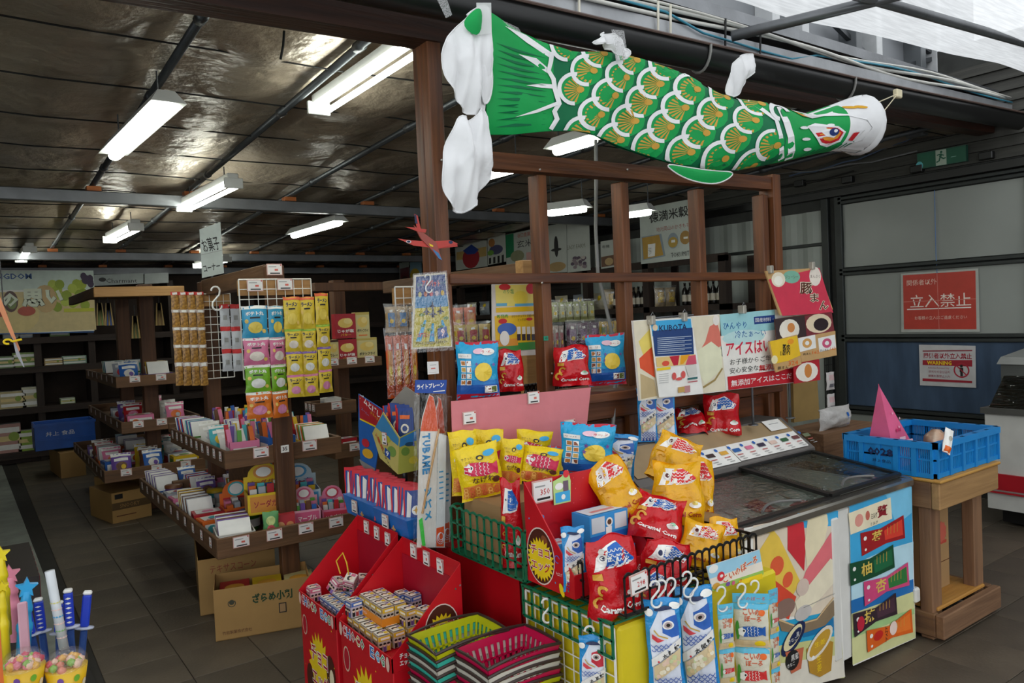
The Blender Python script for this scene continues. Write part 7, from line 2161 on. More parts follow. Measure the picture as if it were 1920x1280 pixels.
put('red_candy_carton', 'red candy carton with round window in the lower front tray', 'sweet box', (516, 964, 554, 998), lambda w, h: carton(w, h, .06, ink('#b8323a'), [(ell(-w * .2, h * .4, w * .2), ink('#e0a06a')), (ell(w * .25, h * .4, w * .18), ink('#d98f5a'))]), turn=.1, pl=dict(Y=YF_ + .04))
fill(a_mid, 'middle tray', 'sweets on the middle front gondola tray', 22, ['packet', 'stick_box', 'fan', 'stick_box'], (.16, .19), ymax=6.0, sc=1.3)
# ---- second gondola with a plank roof
YG2 = 7.02
G2 = thing('sweet_gondola', 'rear timber gondola with a plank roof and three trays', 'gondola', (1.6, 8.0, 0))
t3 = tray(G2, YG2, (195, 884), (195, 907), (385, 862), (138, 839), 3, 8)
t2 = tray(G2, YG2 + .12, (227, 792), (227, 814), (375, 779), (166, 767), 3, 6)
t1 = tray(G2, YG2 + .20, (217, 707), (217, 728), (335, 700), (161, 698), 2, 6)
for px in (277, 232):
    p = at(px, 620, Y=YG2 + (.45 if px == 277 else 1.5)); gpart(G2, 'post', p.x - .06, p.y, 0, p.x + .06, p.y + .1, 2.02, M_GWZ)
pr = at(175, 538, Y=YG2 - .2); pr2 = at(345, 532, Y=YG2 - .2); zr0 = at(175, 557, Y=YG2 - .2).z
gpart(G2, 'roof_front', pr.x, YG2 - .2, zr0, pr2.x, YG2 - .16, pr.z, M_PALE); gpart(G2, 'roof_side', pr.x, YG2 - .16, zr0, pr.x + .04, YG2 + 1.6, pr.z, M_GWY); gpart(G2, 'roof_deck', pr.x + .04, YG2 - .16, pr.z - .03, pr2.x, YG2 + 1.6, pr.z - .005, M_GWY, 0)
fill(t3, 'bottom tray of the roofed gondola', 'sweets on the bottom tray of the roofed gondola', 31, ['packet', 'box', 'fan', 'packet'], (.19, .22), ymax=8.6, sc=1.6)
fill(t2, 'middle tray of the roofed gondola', 'sweets on the middle tray of the roofed gondola', 32, ['box', 'header_box', 'packet'], (.22, .3), ymax=8.4, sc=1.6)
fill(t1, 'top tray of the roofed gondola', 'sweets on the top tray of the roofed gondola', 33, ['box', 'fan', 'packet'], (.22, .3), ymax=8.4, sc=1.6)
# ---- third gondola behind the hanging strips
YG3 = 5.6
G3 = thing('cracker_gondola', 'timber gondola of potato snack boxes behind the hanging strips', 'gondola', (2.8, 6.2, 0))
u1 = tray(G3, YG3, (600, 676), (600, 694), (716, 671), (585, 676), 3, 0); u2 = tray(G3, YG3 - .2, (592, 757), (592, 782), (668, 749), (570, 750), 1, 3); u3 = tray(G3, YG3 - .3, (628, 834), (628, 862), (700, 822), (600, 828), 1, 2)
p = at(637, 560, Y=YG3 + .3); gpart(G3, 'post', p.x - .05, YG3 + .3, 0, p.x + .05, YG3 + .4, 1.95, M_GWZ)
p0, p1 = at(590, 530, Y=YG3 - .1), at(735, 529, Y=YG3 - .1); gpart(G3, 'top_beam', p0.x, YG3 - .1, at(590, 546, Y=YG3 - .1).z, p1.x, YG3 - .02, p0.z, M_GWZ)
fill(u2, 'upper tray behind the strips', 'goods on the third gondola', 41, ['packet', 'box', 'tub'], (.15, .2), hscale=1.4); fill(u3, 'lower tray behind the strips', 'goods on the third gondola', 42, ['box', 'packet'], (.16, .2), hscale=1.5)
def art_pot(w, h, c, t): return [(ell(0, h * .62, w * .36, h * .2), ink('#e8c766')), (ell(w * .12, h * .7, w * .2, h * .12), ink('#f0d88a')), (rect(-w * .5, h * .9, w * .5, h), ink(c)), (txt(t, 0, h * .3, h * .14, w * .78, bold=.03), K_ if c != '#a8202c' else W_), (txt('バター' if c == '#a8202c' else '', 0, h * .14, h * .1, w * .5), YE) if c == '#a8202c' else (rect(-w * .3, h * .1, w * .3, h * .14), ORG)]
for k, (bx, c, t, l) in enumerate((((630, 588, 668, 634), '#a8202c', 'じゃが塩', 'red potato box, upper left on the cracker shelf'), ((668, 585, 694, 634), '#c9b25a', 'ポテトフライ', 'yellow fried potato box, upper right on the cracker shelf'), ((635, 636, 670, 677), '#a8202c', 'じゃが塩', 'red potato box, lower left on the cracker shelf'), ((671, 633, 708, 675), '#c9b25a', 'ポテトフライ', 'yellow fried potato box, lower right on the cracker shelf'), ((617, 637, 636, 678), '#4a2c20', 'カレー', 'dark potato box at the left end of the cracker shelf'))):
    put('potato_box', l, 'box', bx, lambda w, h: carton(w, h, .08, ink(c if c == '#a8202c' else '#d8c98a'), art_pot(w, h, c, t)), turn=.35, pl=dict(Y=YG3 + .1), group='potato snack boxes')
# ---- wire racks with hanging strips
def rack(label, x0, x1, y0, y1, Y, plank=True):
    p, q = at(x0, y0, Y=Y), at(x1, y1, Y=Y)
    t = thing('wire_rack', label, 'rack', (p.x, Y, q.z))
    nu, nv = max(3, int((q.x - p.x) / .045)), max(4, int((p.z - q.z) / .05))
    b = wire_grid((0, 0, 0), (1, 0, 0), nu, (q.x - p.x) / nu, nv, (p.z - q.z) / nv, .0025, .004); b.build('wire_grid', t)
    if plank: b = MB(); b.box(0, .012, p.z - q.z - .085, q.x - p.x, .032, p.z - q.z - .005, M_PALE); b.build('plank', t)
    return t
def strips(label, x0, x1, tops, Y, cols, txts, group, head=None, turn=0.0, name='snack_strip'):
    """One vertical strip of linked bags; tops = y of each bag's top and the final bottom."""
    p = at((x0 + x1) / 2, tops[0], Y=Y); k = mpp(p)
    t = thing(name, label, 'snack strip', p, facing(p) * .55 + turn, group)
    w = (x1 - x0) * k
    for i in range(len(tops) - 1):
        h = (tops[i + 1] - tops[i]) * k
        c = cols[i % len(cols)]
        A = [(rect(-w * .5, h * .9, w * .5, h, 4, 1), ink(head[i % len(head)]) if head else W_), (txt(txts, 0, h * .76, h * .14, w * .72, bold=.04), W_ if not head else NAVY), (rect(-w * .2, h * .60, w * .2, h * .65, 3, 1), K_), (ell(w * .0, h * .32, w * .30, h * .18, 12), ink(('#e9cf5a', '#e8ddd0', '#e6e6e0', '#d98ab0')[i % 4])), (ell(-w * .34, h * .52, w * .08, h * .07, 8), ink('#e8c766')), (ell(w * .34, h * .2, w * .08, h * .07, 8), ink('#e8c766'))]
        b = bag(w, h * 1.0, w * .26, mat(c, .3, var=.06, bump=.2), A, seed=i + int(x0)); o = b.build('bag', t); o.location = (0, 0, -(tops[i + 1] - tops[0]) * k)
    return t
RK1 = rack('white wire rack of hanging snack strips on the front gondola', 447, 592, 524, 700, YG + .06)
for k, (px, py) in enumerate(((478, 535), (534, 533))): price_card(RK1, lambda u, v, o=0.0: V((u, YG + .055 - o, v)) - RK1.location, *Sheet(Y=YG + .055).q(px, py), .085, .062)
p = at(515, 505, Y=YG + .09); price_card(G1, lambda u, v, o=0.0: V((u, YG + .095 - o, v)) - G1.location, p.x, p.z, .085, .062)
PC_ = ['#3a9fc8', '#d9789c', '#7ab42a', '#e0782a']
strips('potato ball strip, blue to orange bags, left column of the rack', 452, 500, [573, 633, 684, 735, 785], YG - .01, PC_, 'ポテト丸', 'potato ball strips')
strips('potato ball strip, blue to orange bags, second column of the rack', 498, 534, [573, 632, 683, 733, 783], YG + .0, PC_, 'ポテト丸', 'potato ball strips', turn=.5)
HD = ['#d9603a', '#8ab83a', '#7a5ab0', '#d97aa8']
strips('yellow noodle strip, third column of the rack', 530, 561, [556, 617, 659, 703, 745], YG - .02, ['#e0c43a'], 'ラーメン', 'yellow noodle strips', HD)
strips('yellow noodle strip, fourth column of the rack', 559, 589, [556, 616, 658, 701, 743], YG - .015, ['#e0c43a'], 'ラーメン', 'yellow noodle strips', HD)
strips('yellow noodle strip, hung higher at the right end of the rack', 588, 616, [549, 608, 650, 693, 736], YG - .03, ['#e0c43a'], 'ラーメン', 'yellow noodle strips', HD, .3)
RK2 = rack('white wire rack of nut packets by the rear post', 324, 440, 552, 706, rp.y - .12)
for k in range(4):
    x0 = 322 + k * 15.5
    p = at(x0 + 7, 580, Y=rp.y - .16); kk = mpp(p); w = 15 * kk
    t = thing('nut_packet_strip', 'strip of nut packets with red header, %s from the left' % ORD[k], 'snack strip', p, 0, 'nut packet strips')
    for i in range(5):
        h = (33 if i < 4 else 44) * kk
        A = [(rect(-w * .5, h * .82, w * .5, h, 2, 1), RD if i == 0 else ink('#c8b8b0')), (rect(-w * .3, h * .84, w * .3, h * .97, 2, 1), W_)]
        b = bag(w * .96, h, w * .3, mat('#c9974a', .3, kind='plain', hex2='#7a5223', scale=60), A, seed=k * 5 + i, nu=5, nv=6); o = b.build('packet', t); o.location = (0, 0, -33 * kk * i - (0 if i < 4 else 11 * kk))
for k in range(2):
    x0 = 410 + k * 20
    p = at(x0 + 10, 570, Y=rp.y - .16); kk = mpp(p); w = 20 * kk
    t = thing('silver_packet_strip', 'strip of silver packets with red bands, %s of two' % ORD[k], 'snack strip', p, 0, 'silver packet strips')
    for i in range(3):
        h = 42 * kk; b = bag(w * .94, h, w * .3, mat('#c9ccd2', .25, bump=.3), [(rect(-w * .47, h * .8, w * .47, h, 3, 1), RD), (rect(-w * .2, h * .3, w * .2, h * .5, 2, 1), GRY)], seed=k + i, nu=6, nv=6); o = b.build('packet', t); o.location = (0, 0, -h * (i + 1))
s_hook('s_hook', 'large white hook on the rear post beam of the gondola', at(404, 545, Y=YG + .9), .13, .006)
# hanging sign of the sweets corner
sg = Sheet(Y=rp.y - .02)
boardthing('sweets_corner_sign', 'white hanging sign reading okashi corner', 'sign', sg, [(374, 430), (413, 416), (420, 512), (379, 521)], .004, mat('#c4cdc8', .5), lambda s: [(s.T('お菓子', 395, 458, 26, 33, rot=.25, bold=.01), K_), (s.T('コーナー', 397, 501, 13, 32, rot=.2, bold=.02), K_), (s.L([(376, 478), (416, 469)], 1), GRY)])
b = MB(); p = at(397, 517, Y=rp.y); b.tube([(p.x, rp.y - .01, 1.93), (p.x, rp.y - .01, at(397, 430, Y=rp.y).z)], .008, M_PIPE, 6); b.build('sign_rod', G1).location = -G1.location
# ---- cartons on the floor
def floor_box(label, near, left, right, htop, art=None, arts=None, opened=True):
    p, q, r = at(*near, Z=0), at(*left, Z=0), at(*right, Z=0)
    d, w = (q - p).length, (r - p).length
    h = (near[1] - htop) * mpp(p)
    rz = math.atan2(r.y - p.y, r.x - p.x)
    mk = open_carton if opened else carton
    b = mk(w, h, d, mat('#a58049', .75, var=.08, scale=4), art=art(w, h) if art else None, arts=arts(d, h) if arts else None)
    c = V((w / 2, 0, 0)); c.rotate(Matrix.Rotation(rz, 3, 'Z'))
    return b.build('cardboard_carton', None, label, 'box', 'cartons on the shop floor', loc=p + c, rz=rz), w, h, d
o1, w1, h1, d1 = floor_box('open carton lettered zarame koban in front of the gondola', (405, 1203), (378, 1172), (585, 1172), 1106,
    lambda w, h: [(txt('ざらめ小判', w * .10, h * .72, h * .2, w * .42, bold=.04), ink('#123a1c')), (ell(-w * .32, h * .72, h * .05), ink('#3a3a2a')), (arc(-w * .32, h * .70, h * .06, h * .075, 2.4, 7.0, 10), ink('#3a3a2a')), (txt('竹前製菓株式会社', -w * .28, h * .14, h * .07, w * .3), BRN), (rect(w * .16, h * .36, w * .24, h * .56), K_), (rect(w * .17, h * .38, w * .23, h * .54), M_CARD)],
    lambda d, h: [(rect(-d * .3, h * .5, d * .2, h * .85), W_)])
o2, w2, h2, d2 = floor_box('open carton with red print beside the zarame koban box', (376, 1155), (278, 1108), (520, 1128), 1050,
    lambda w, h: [(txt('テキサスコーン', -w * .05, h * .8, h * .14, w * .6), ink('#8a3a2a'))], lambda d, h: [(txt('テキサス', -d * .28, h * .66, h * .12, d * .3), ink('#8a3a2a')), (txt('コーン', -d * .2, h * .46, h * .1, d * .22), ink('#8a3a2a')), (txt('岡', d * .2, h * .7, h * .14), K_), (rect(d * .16, h * .1, d * .36, h * .4), ink('#8a6a3a'))])
_r = random.Random(2)
for k, (c, l) in enumerate((('#b8222c', 'red snack carton inside the zarame koban box, left end'), ('#e0b91f', 'yellow snack carton inside the zarame koban box'), ('#d8c98a', 'cream snack carton inside the zarame koban box, right end'))):
    m_ = carton(.15, h1 * .82, d1 * .8, ink(c), artt=[(ell(0, d1 * .4, .05), ink('#e0a03a')), (rect(-.06, .01, .06, .03), W_)])
    off = V((-w1 / 2 + .10 + k * .165, d1 * .1, .006)); off.rotate(o1.rotation_euler); m_.build('snack_carton', None, l, 'carton', loc=o1.location + off, rz=o1.rotation_euler.z)
floor_box('closed brown carton with dark band under the roofed gondola', (212, 982), (202, 960), (285, 966), 925, lambda w, h: [(rect(-w * .5, h * .42, w * .5, h * .66), ink('#5a4428')), (txt('SNOOKY', -w * .05, h * .54, h * .13, w * .5), ink('#a58049')), (rect(-w * .42, h * .78, -w * .22, h * .94), K_), (rect(-w * .4, h * .2, w * .1, h * .23), BRN)], opened=False)
floor_box('narrow brown carton beside the banded one', (180, 952), (160, 930), (206, 958), 893, opened=False)
floor_box('brown carton under the blue crates by the back aisle', (115, 897), (107, 880), (162, 890), 850, opened=False)
b = MB(); p = at(100, 893, Z=0)
for k in range(2):
    z = at(90, 858, Y=p.y).z + k * .17 if k else .0
t = thing('blue_crate_stack', 'blue plastic crate holding sweets near the back wall', 'crate', V((at(125, 868, Y=p.y).x, p.y + .12, .315)))
for nm, a in (('front_wall', (-.30, -.2, 0, .30, -.185, .30)), ('back_wall', (-.30, .185, 0, .30, .2, .30)), ('side_wall', (-.30, -.185, 0, -.285, .185, .30)), ('side_wall', (.285, -.185, 0, .30, .185, .30)), ('bottom', (-.285, -.185, 0, .285, .185, .02))):
    b = MB(); b.box(*a, mat('#1552a8', .4, var=.08), bev=.004)
    if nm == 'front_wall': b.box(-.31, -.215, .27, .31, -.2, .30, mat('#1552a8', .4)); b.box(-.30, -.208, .10, .30, -.2, .12, mat('#1552a8', .4)); b.decal(front(0, -.2, 0), txt('井上 食品', -.05, .18, .05, .28), W_, .003)
    b.build(nm, t)
# ================================================================== BACK WALL SHELVES
YS = 11.45
BS_ = thing('wall_shelving', 'dark timber shelving along the back wall', 'shelving', (1.0, YS, 0))
def zpx(x, y, Y=YS): return at(x, y, Y=Y).z
SZ = [zpx(60, 637), zpx(60, 692), zpx(60, 768), zpx(60, 850)]
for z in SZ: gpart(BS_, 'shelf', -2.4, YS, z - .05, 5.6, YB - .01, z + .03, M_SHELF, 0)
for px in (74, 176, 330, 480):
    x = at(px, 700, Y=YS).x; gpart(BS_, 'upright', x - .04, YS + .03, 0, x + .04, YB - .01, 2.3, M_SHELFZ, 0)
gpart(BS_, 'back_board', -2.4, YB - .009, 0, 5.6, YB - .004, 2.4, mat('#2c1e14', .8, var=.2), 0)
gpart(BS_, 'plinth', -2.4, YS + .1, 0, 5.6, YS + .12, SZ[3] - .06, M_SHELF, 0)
BN = Sheet(Y=YS - .03)
def art_ban(s):
    A = [(s.R(-60, 507, 175, 545), ink('#d2e0d6')), (s.R(-60, 545, 176, 628), ink('#d9c48f')), (s.E(30, 590, 45, 34), ink('#e0c98a')), (s.T('KINGDOM', 18, 518, 11, 84, bold=.02), ink('#2a5a9a'))]
    r2 = random.Random(1)
    for i in range(24): A.append((s.E(92 + r2.random() * 68, 532 + r2.random() * 46, 9, 9, 12), ink(('#a9b83a', '#bcc94f', '#93a52c')[i % 3])))
    for i in range(9): A.append((s.E(156 + r2.random() * 16, 512 + r2.random() * 24, 6, 7, 10), ink('#3f2f4a')))
    A += [(s.R(120, 577, 176, 585), ink('#c9c83a')), (s.E(20, 565, 14, 20), ink('#5a3a34')), (s.E(22, 568, 9, 12), ink('#7a8a4a')), (s.E(50, 583, 17, 9), ink('#b8503a')), (s.E(0, 588, 14, 6), ink('#b8503a')), (s.E(85, 560, 22, 26), ink('#cfae7a')), (s.L([(-60, 627), (176, 622)], 2), ink('#2a5a9a'))]
    for t, x, y, h in (('の', 18, 562, 26), ('思', 62, 558, 34), ('い', 102, 556, 26)): A += [(s.T(t, x + .8, y + .8, h, bold=.06), ink('#6a6a5a')), (s.T(t, x, y, h, bold=.05), ink('#e6ecd6'))]
    return A
boardthing('fruit_banner', 'long banner with grapes and kingdom lettering above the back shelves', 'banner', BN, [(-60, 506), (175, 507), (177, 620), (-60, 629)], .01, W_, art_ban)
boardthing('charmant_sign', 'grey laminated sign lettered Charmant on the back wall', 'sign', Sheet(Y=YS - .02), [(175, 515), (269, 512), (269, 531), (175, 536)], .004, mat('#8f9592', .3), lambda s: [(s.T('Charmant', 228, 526, 8, 58), K_), (s.E(192, 524, 7, 4), K_)])
boardthing('blank_laminate_sign', 'small grey laminated sheet beside the Charmant sign', 'sign', Sheet(Y=YS - .02), [(271, 513), (316, 511), (316, 530), (271, 532)], .004, mat('#8f9592', .3))
GC = [((8, 597, 35, 627), '#c9d2c4', 'white gift box with grape print, top shelf left'), ((36, 596, 63, 627), '#b9c9d2', 'white gift box with blue ribbon lines, top shelf'), ((96, 597, 128, 624), '#7a9a4a', 'green gift box, top shelf centre'), ((28, 656, 64, 683), '#7f9a4f', 'green fruit gift box, second shelf'), ((0, 662, 26, 684), '#6f8a5a', 'green boxed sweets at the left edge, second shelf'),
      ((86, 668, 117, 681), '#a88a5a', 'flat tray of pastries, second shelf'), ((120, 665, 160, 680), '#8fb09a', 'film-wrapped tray, second shelf right'), ((4, 730, 46, 762), '#b9a878', 'stacked flat biscuit box, third shelf left'), ((46, 725, 80, 762), '#c9c4a8', 'stacked white biscuit box, third shelf'), ((116, 750, 140, 760), '#9fb07a', 'small green box, third shelf right'),
      ((0, 794, 38, 848), '#b98a80', 'pink and white wrapped stack, bottom shelf left'), ((38, 808, 68, 846), '#8fae3a', 'green stacked boxes, bottom shelf')]
for bx, c, l in GC:
    zs = min(SZ, key=lambda z: abs(z + .03 - at(bx[0], bx[3], Y=YS + .1).z))
    def mk(w, h):
        return carton(w, h, .16, ink(c), [(rect(-w * .45, h * (.1 + .3 * k), w * .45, h * (.28 + .3 * k)), W_ if k % 2 == 0 else ink('#e0c98a')) for k in range(3)] + [(ell(w * .2, h * .55, h * .16), ink('#8aa03a'))], top=W_)
    o = put('gift_box', l, 'box', bx, mk, pl=dict(Y=YS + .1), group='boxes on the back shelves'); o.location.z = zs + .031; o.rotation_euler.z = 0
for px, c, l in ((189, '#7a9a4a', 'bundle of green stick packets hanging from the plank roof'), (205, '#3a5a9a', 'bundle of blue stick packets hanging from the plank roof'), (300, '#8a6a3a', 'bundle of brown packets hanging under the roof at right'), (255, '#5a6a3a', 'olive apron cloth hanging behind the roofed gondola')):
    p = at(px, 610 if px != 255 else 634, Y=YG2 + .1); k = mpp(p)
    t = thing('hanging_bundle', l, 'bundle', p)
    b = MB(); b.tube([(0, 0, 40 * k), (0, 0, 62 * k)], .004, K_, 5); b.build('cord', t)
    for i in range(5): b = MB(); b.bar(((i - 2) * 3 * k, 0, 0), ((i - 2) * 1.2 * k, 0, 42 * k), 3.4 * k, .02, ink(c if i % 2 else '#a88a4a')); b.build('stick', t)

# ================================================================== RIGHT WALL RACKS AND SIGNS
XK = 6.08
RW = thing('wall_rack', 'dark timber rack along the right wall full of local sweets', 'rack', (6.3, 7.0, 0))
for y in (4.86, 5.9, 6.9, 8.3, 9.8, 11.2):
    gpart(RW, 'upright', XK, y, 0, XK + .09, y + .09, 2.1, M_SHELFZ, 0); gpart(RW, 'upright', XW - .06, y, 0, XW - .03, y + .09, 2.1, M_SHELFZ, 0)
for z in (.35, .8, 1.24, 1.62): gpart(RW, 'shelf', XK, 4.86, z - .06, XW - .05, 11.3, z, M_SHELFZ, 0)
gpart(RW, 'head_rail', XK, 4.86, 2.04, XK + .05, 11.3, 2.12, M_SHELFZ, 0)
RX = Sheet(X=XK - .02)
def sg_(name, label, pts, m, art): boardthing(name, label, 'sign', RX, pts, .006, mat(m, .3, var=.04), art)
def blob(s, cx, cy, r, c, n=10, sd=1):
    q = random.Random(sd)
    return [(s.E(cx + (q.random() - .5) * 2 * r, cy + (q.random() - .5) * 1.6 * r, r * .3, r * .26, 8), ink(c[i % len(c)])) for i in range(n)]
sg_('rice_cracker_sign', 'white rice cracker sign lettered TOKUMITU', [(1199, 391), (1295, 373), (1299, 484), (1202, 495)], '#b9c0b8', lambda s: [(s.T('徳満米穀', 1253, 402, 20, 74, bold=.015, rot=.02), K_), (s.T('地元岡山のかきもち', 1261, 426, 9, 62), ink('#9a3a34')), (s.P((1203, 444), (1240, 438), (1248, 480), (1205, 488)), ink('#8a97a0')), (s.P((1204, 446), (1236, 440), (1244, 478), (1207, 486)), ink('#b88f34')), (s.P((1215, 458), (1229, 456), (1228, 480), (1215, 482)), W_), (s.T('きもち', 1219, 470, 14, 5), K_), (s.E(1262, 451, 10, 15), ink('#8a97a0')), (s.E(1262, 454, 9, 10), ink('#b8963a')), (s.R(1259, 449, 1266, 455), W_), (s.E(1285, 445, 10, 13), ink('#a9803a')), (s.R(1282, 443, 1290, 448), W_), (s.T('TOKUMITU', 1278, 476, 9, 40), K_)])
sg_('bean_snack_sign', 'laminated bean snack sign with a red and blue motif', [(853, 455), (912, 440), (914, 499), (855, 507)], '#b4b6ae', lambda s: [(s.P((856, 473), (912, 462), (912, 480), (856, 488)), ink('#b89a5a')), (s.E(883, 483, 16, 20), ink('#9a2028')), (s.P((868, 470), (884, 458), (898, 468), (890, 476), (876, 477)), ink('#26408a'))])
sg_('fish_snack_sign', 'laminated fish snack sign with small dark labels', [(914, 445), (947, 437), (949, 490), (915, 497)], '#b9bcb4', lambda s: [(s.E(930, 468, 13, 9), ink('#4a4a6a')), (s.E(920, 474, 6, 5), ink('#6a9a3a')), (s.E(922, 455, 6, 8), ink('#a8703a'))] + [(s.P((917 + k * 8, 484 - k * 2), (921 + k * 8, 483 - k * 2), (921 + k * 8, 494 - k), (917 + k * 8, 495 - k)), K_) for k in range(4)])
sg_('green_edge_sign', 'white sign with a green edge and red lettering', [(948, 440), (1000, 429), (1003, 510), (950, 512)], '#b9bcb4', lambda s: [(s.P((948, 441), (963, 437), (964, 480), (949, 484)), ink('#17744a')), (s.T('谷口豊菓', 982, 440, 8, 24), ink('#c0482f')), (s.T('玄米', 984, 456, 14, 30), K_), (s.E(970, 480, 13, 11), ink('#8a8a6a')), (s.R(988, 472, 996, 502), ink('#c99a94'))])
sg_('ornament_sign', 'glossy white sign with a small black ornament', [(1022, 424), (1062, 417), (1063, 510), (1023, 512)], '#b4b8b0', lambda s: [(s.E(1043, 462, 4, 20), K_), (s.E(1043, 468, 10, 3), K_), (s.E(1044, 500, 17, 9), ink('#a88a5a'))])
sg_('farm_sign', 'glossy white sign lettered EASY FARM over a bean heap', [(1063, 417), (1104, 409), (1107, 506), (1064, 511)], '#b4b8b0', lambda s: [(s.T('EASY FARM', 1080, 462, 8, 34), ink('#7a7a6a'))] + blob(s, 1086, 492, 13, ['#5a4a5a', '#8a7a80', '#b8b0a8'], 26, 4))
sg_('photo_sign', 'small white sign with a food photograph', [(1126, 453), (1159, 447), (1160, 499), (1127, 504)], '#b4b8b0', lambda s: [(s.P((1127, 482), (1158, 476), (1158, 496), (1128, 501)), ink('#6a4a34')), (s.E(1142, 490, 8, 7), ink('#b89a6a')), (s.T('有機', 1136, 462, 6, 14), K_)])
sg_('chestnut_sign', 'white sign with a dark red chestnut photograph near the post', [(748, 480), (766, 474), (768, 536), (750, 540)], '#9aa29a', lambda s: [(s.P((750, 504), (767, 500), (768, 536), (751, 539)), ink('#5a2428')), (s.E(759, 526, 6, 9), ink('#2a1a14')), (s.T('栗', 759, 488, 9), K_)])
sg_('blue_sign', 'pale blue sign with yellow fruit beside the chestnut sign', [(768, 474), (790, 467), (790, 532), (770, 536)], '#7fa0b0', lambda s: [(s.T('柿', 779, 488, 10), NAVY), (s.E(778, 515, 9, 12), ink('#b89a2a'))])
# goods on the right wall rack, seen through the lattice
RC = ['#c9c0a8', '#b9a88a', '#8a9a6a', '#a88a6a', '#9aa0a8', '#c9b27a', '#7a4a4a', '#6a5a7a']
k = 0
for z, n0, hh in ((1.62, 12, .2), (1.24, 15, .2), (.8, 15, .22)):
    for i in range(n0):
        y = (5.1 if z < 1.5 else 6.95) + i * .40 * (1 if z < 1.5 else .9); c = RC[(i * 3 + k) % 8]; k += 1
        b = bag(.26, hh, .12, mat(c, .3, var=.12, scale=25, bump=.3), [(rect(-.05, hh * .35, .05, hh * .6, 2, 1), W_), (ell(.06, hh * .7, .03), YE)], seed=k, nu=6, nv=6)
        b.build('local_sweet_bag', None, 'bag of local sweets, %s along the %s shelf of the wall rack' % (ORD[i], {1.62: 'top', 1.24: 'middle', .8: 'lower'}[z]), 'sweet bag', 'bags on the right wall rack', loc=(XK + .22, y, z + .001), rz=-PI / 2)
for i in range(14):
    y = 4.99 + (i % 7) * .075 + (i // 7) * 1.05; b = MB(); b.lathe([(.03, 0), (.032, .01), (.032, .15), (.012, .19), (.012, .22), (.014, .22), (.014, .235), (0, .236)], mat('#181412', .15), 12); b.lathe([(.0325, .04), (.0325, .11)], ink('#b9b0a0'), 12, caps=False)
    b.build('sauce_bottle', None, 'dark bottle %s in the %s row, head of the wall rack' % (ORD[i % 7], 'near' if i < 7 else 'far'), 'bottle', 'dark bottles on the wall rack', loc=(XK + .06, y, 1.621))

# ================================================================== COUNTER BEHIND THE LATTICE
CT = thing('snack_counter', 'timber counter of snack bundles just behind the lattice', 'counter', (3.0, 3.4, 0))
gpart(CT, 'top', 1.72, 3.12, 1.02, 4.3, 3.75, 1.05, M_GW); gpart(CT, 'back_board', 1.72, 3.72, .1, 4.3, 3.75, 1.02, M_GW, 0)
for x in (1.75, 3.0, 4.2): gpart(CT, 'post', x, 3.2, 0, x + .08, 3.28, 1.02, M_GWZ)
p = at(985, 500, Y=3.45); gpart(CT, 'tall_post', p.x - .035, 3.43, 1.05, p.x + .035, 3.5, at(985, 488, Y=3.45).z, M_PALE); q = at(845, 515, X=p.x)
gpart(CT, 'tie_beam', p.x - .03, 3.5, at(985, 515, Y=3.45).z - .02, p.x + .03, 5.2, at(985, 492, Y=3.45).z, M_GWY)
def bundle(label, box, Y, c, c2, n=3, X=None):
    """Film-wrapped bundle of long packets."""
    p, w, h, rz = fit(*box, Y=Y) if X is None else fit(*box, X=X)
    if X is not None: p.z = 1.622
    t = thing('snack_bundle', label, 'snack bundle', p, rz * .4, 'film-wrapped snack bundles')
    for i in range(n):
        ww = w / n
        b = bag(ww * .96, h * .92, ww * .6, mat(c, .3, var=.12, scale=18, bump=.3), [(rect(-ww * .3, h * .2, ww * .3, h * .7, 2, 2), ink(c2)), (rect(-ww * .15, h * .72, ww * .15, h * .8, 2, 1), W_), (ell(0, h * .4, ww * .2, h * .08, 8), YE)], seed=i + int(box[0]), nu=6, nv=7)
        o = b.build('packet', t); o.location = (-w / 2 + ww * (i + .5), 0, 0)
    S = bagS(w * 1.06, h * 1.03, w * .45, 3); b = MB(); grid(b, S, 8, 8, -w * .53, 0, w * .53, h * 1.03, film(.22)); b.build('film_wrap', t)
    return t
bundle('bundle of orange corn sticks hanging left of the post', (726, 618, 788, 745), 3.25, '#d0561c', '#d98f2a', 4)
bundle('silver-topped bundle above the orange corn sticks', (722, 570, 790, 622), 3.28, '#a88a5a', '#3a7ab0', 3)
bundle('orange film bundle right of the post', (845, 572, 896, 622), 3.3, '#cc5a2a', '#e0a06a', 2)
bundle('red and yellow bundle above the blue noodle bag', (850, 604, 924, 652), 3.2, '#c9a82a', '#b8222c', 3)
bundle('green stick bundle in the second lattice bay', (1030, 562, 1120, 602), 3.3, '#9fa86a', '#c9cfa0', 6)
bundle('purple packet bundle in the second lattice bay', (1060, 600, 1128, 655), 3.2, '#4a2444', '#8a6a90', 3)
bundle('red and white bundle beside the purple packets', (1030, 606, 1060, 665), 3.2, '#b8a89a', '#a8323a', 3)
bundle('yellow bundle by the third lattice post', (1122, 598, 1168, 645), 3.2, '#c9a83a', '#5a7a3a', 3)
bundle('clear bag of crackers with round yellow stickers', (1128, 532, 1200, 572), 0, '#b9a888', '#d0a62a', 2, 6.25)
bundle('clear bag of crackers further along', (1225, 528, 1270, 566), 0, '#b09a78', '#d0a62a', 2, 6.25)
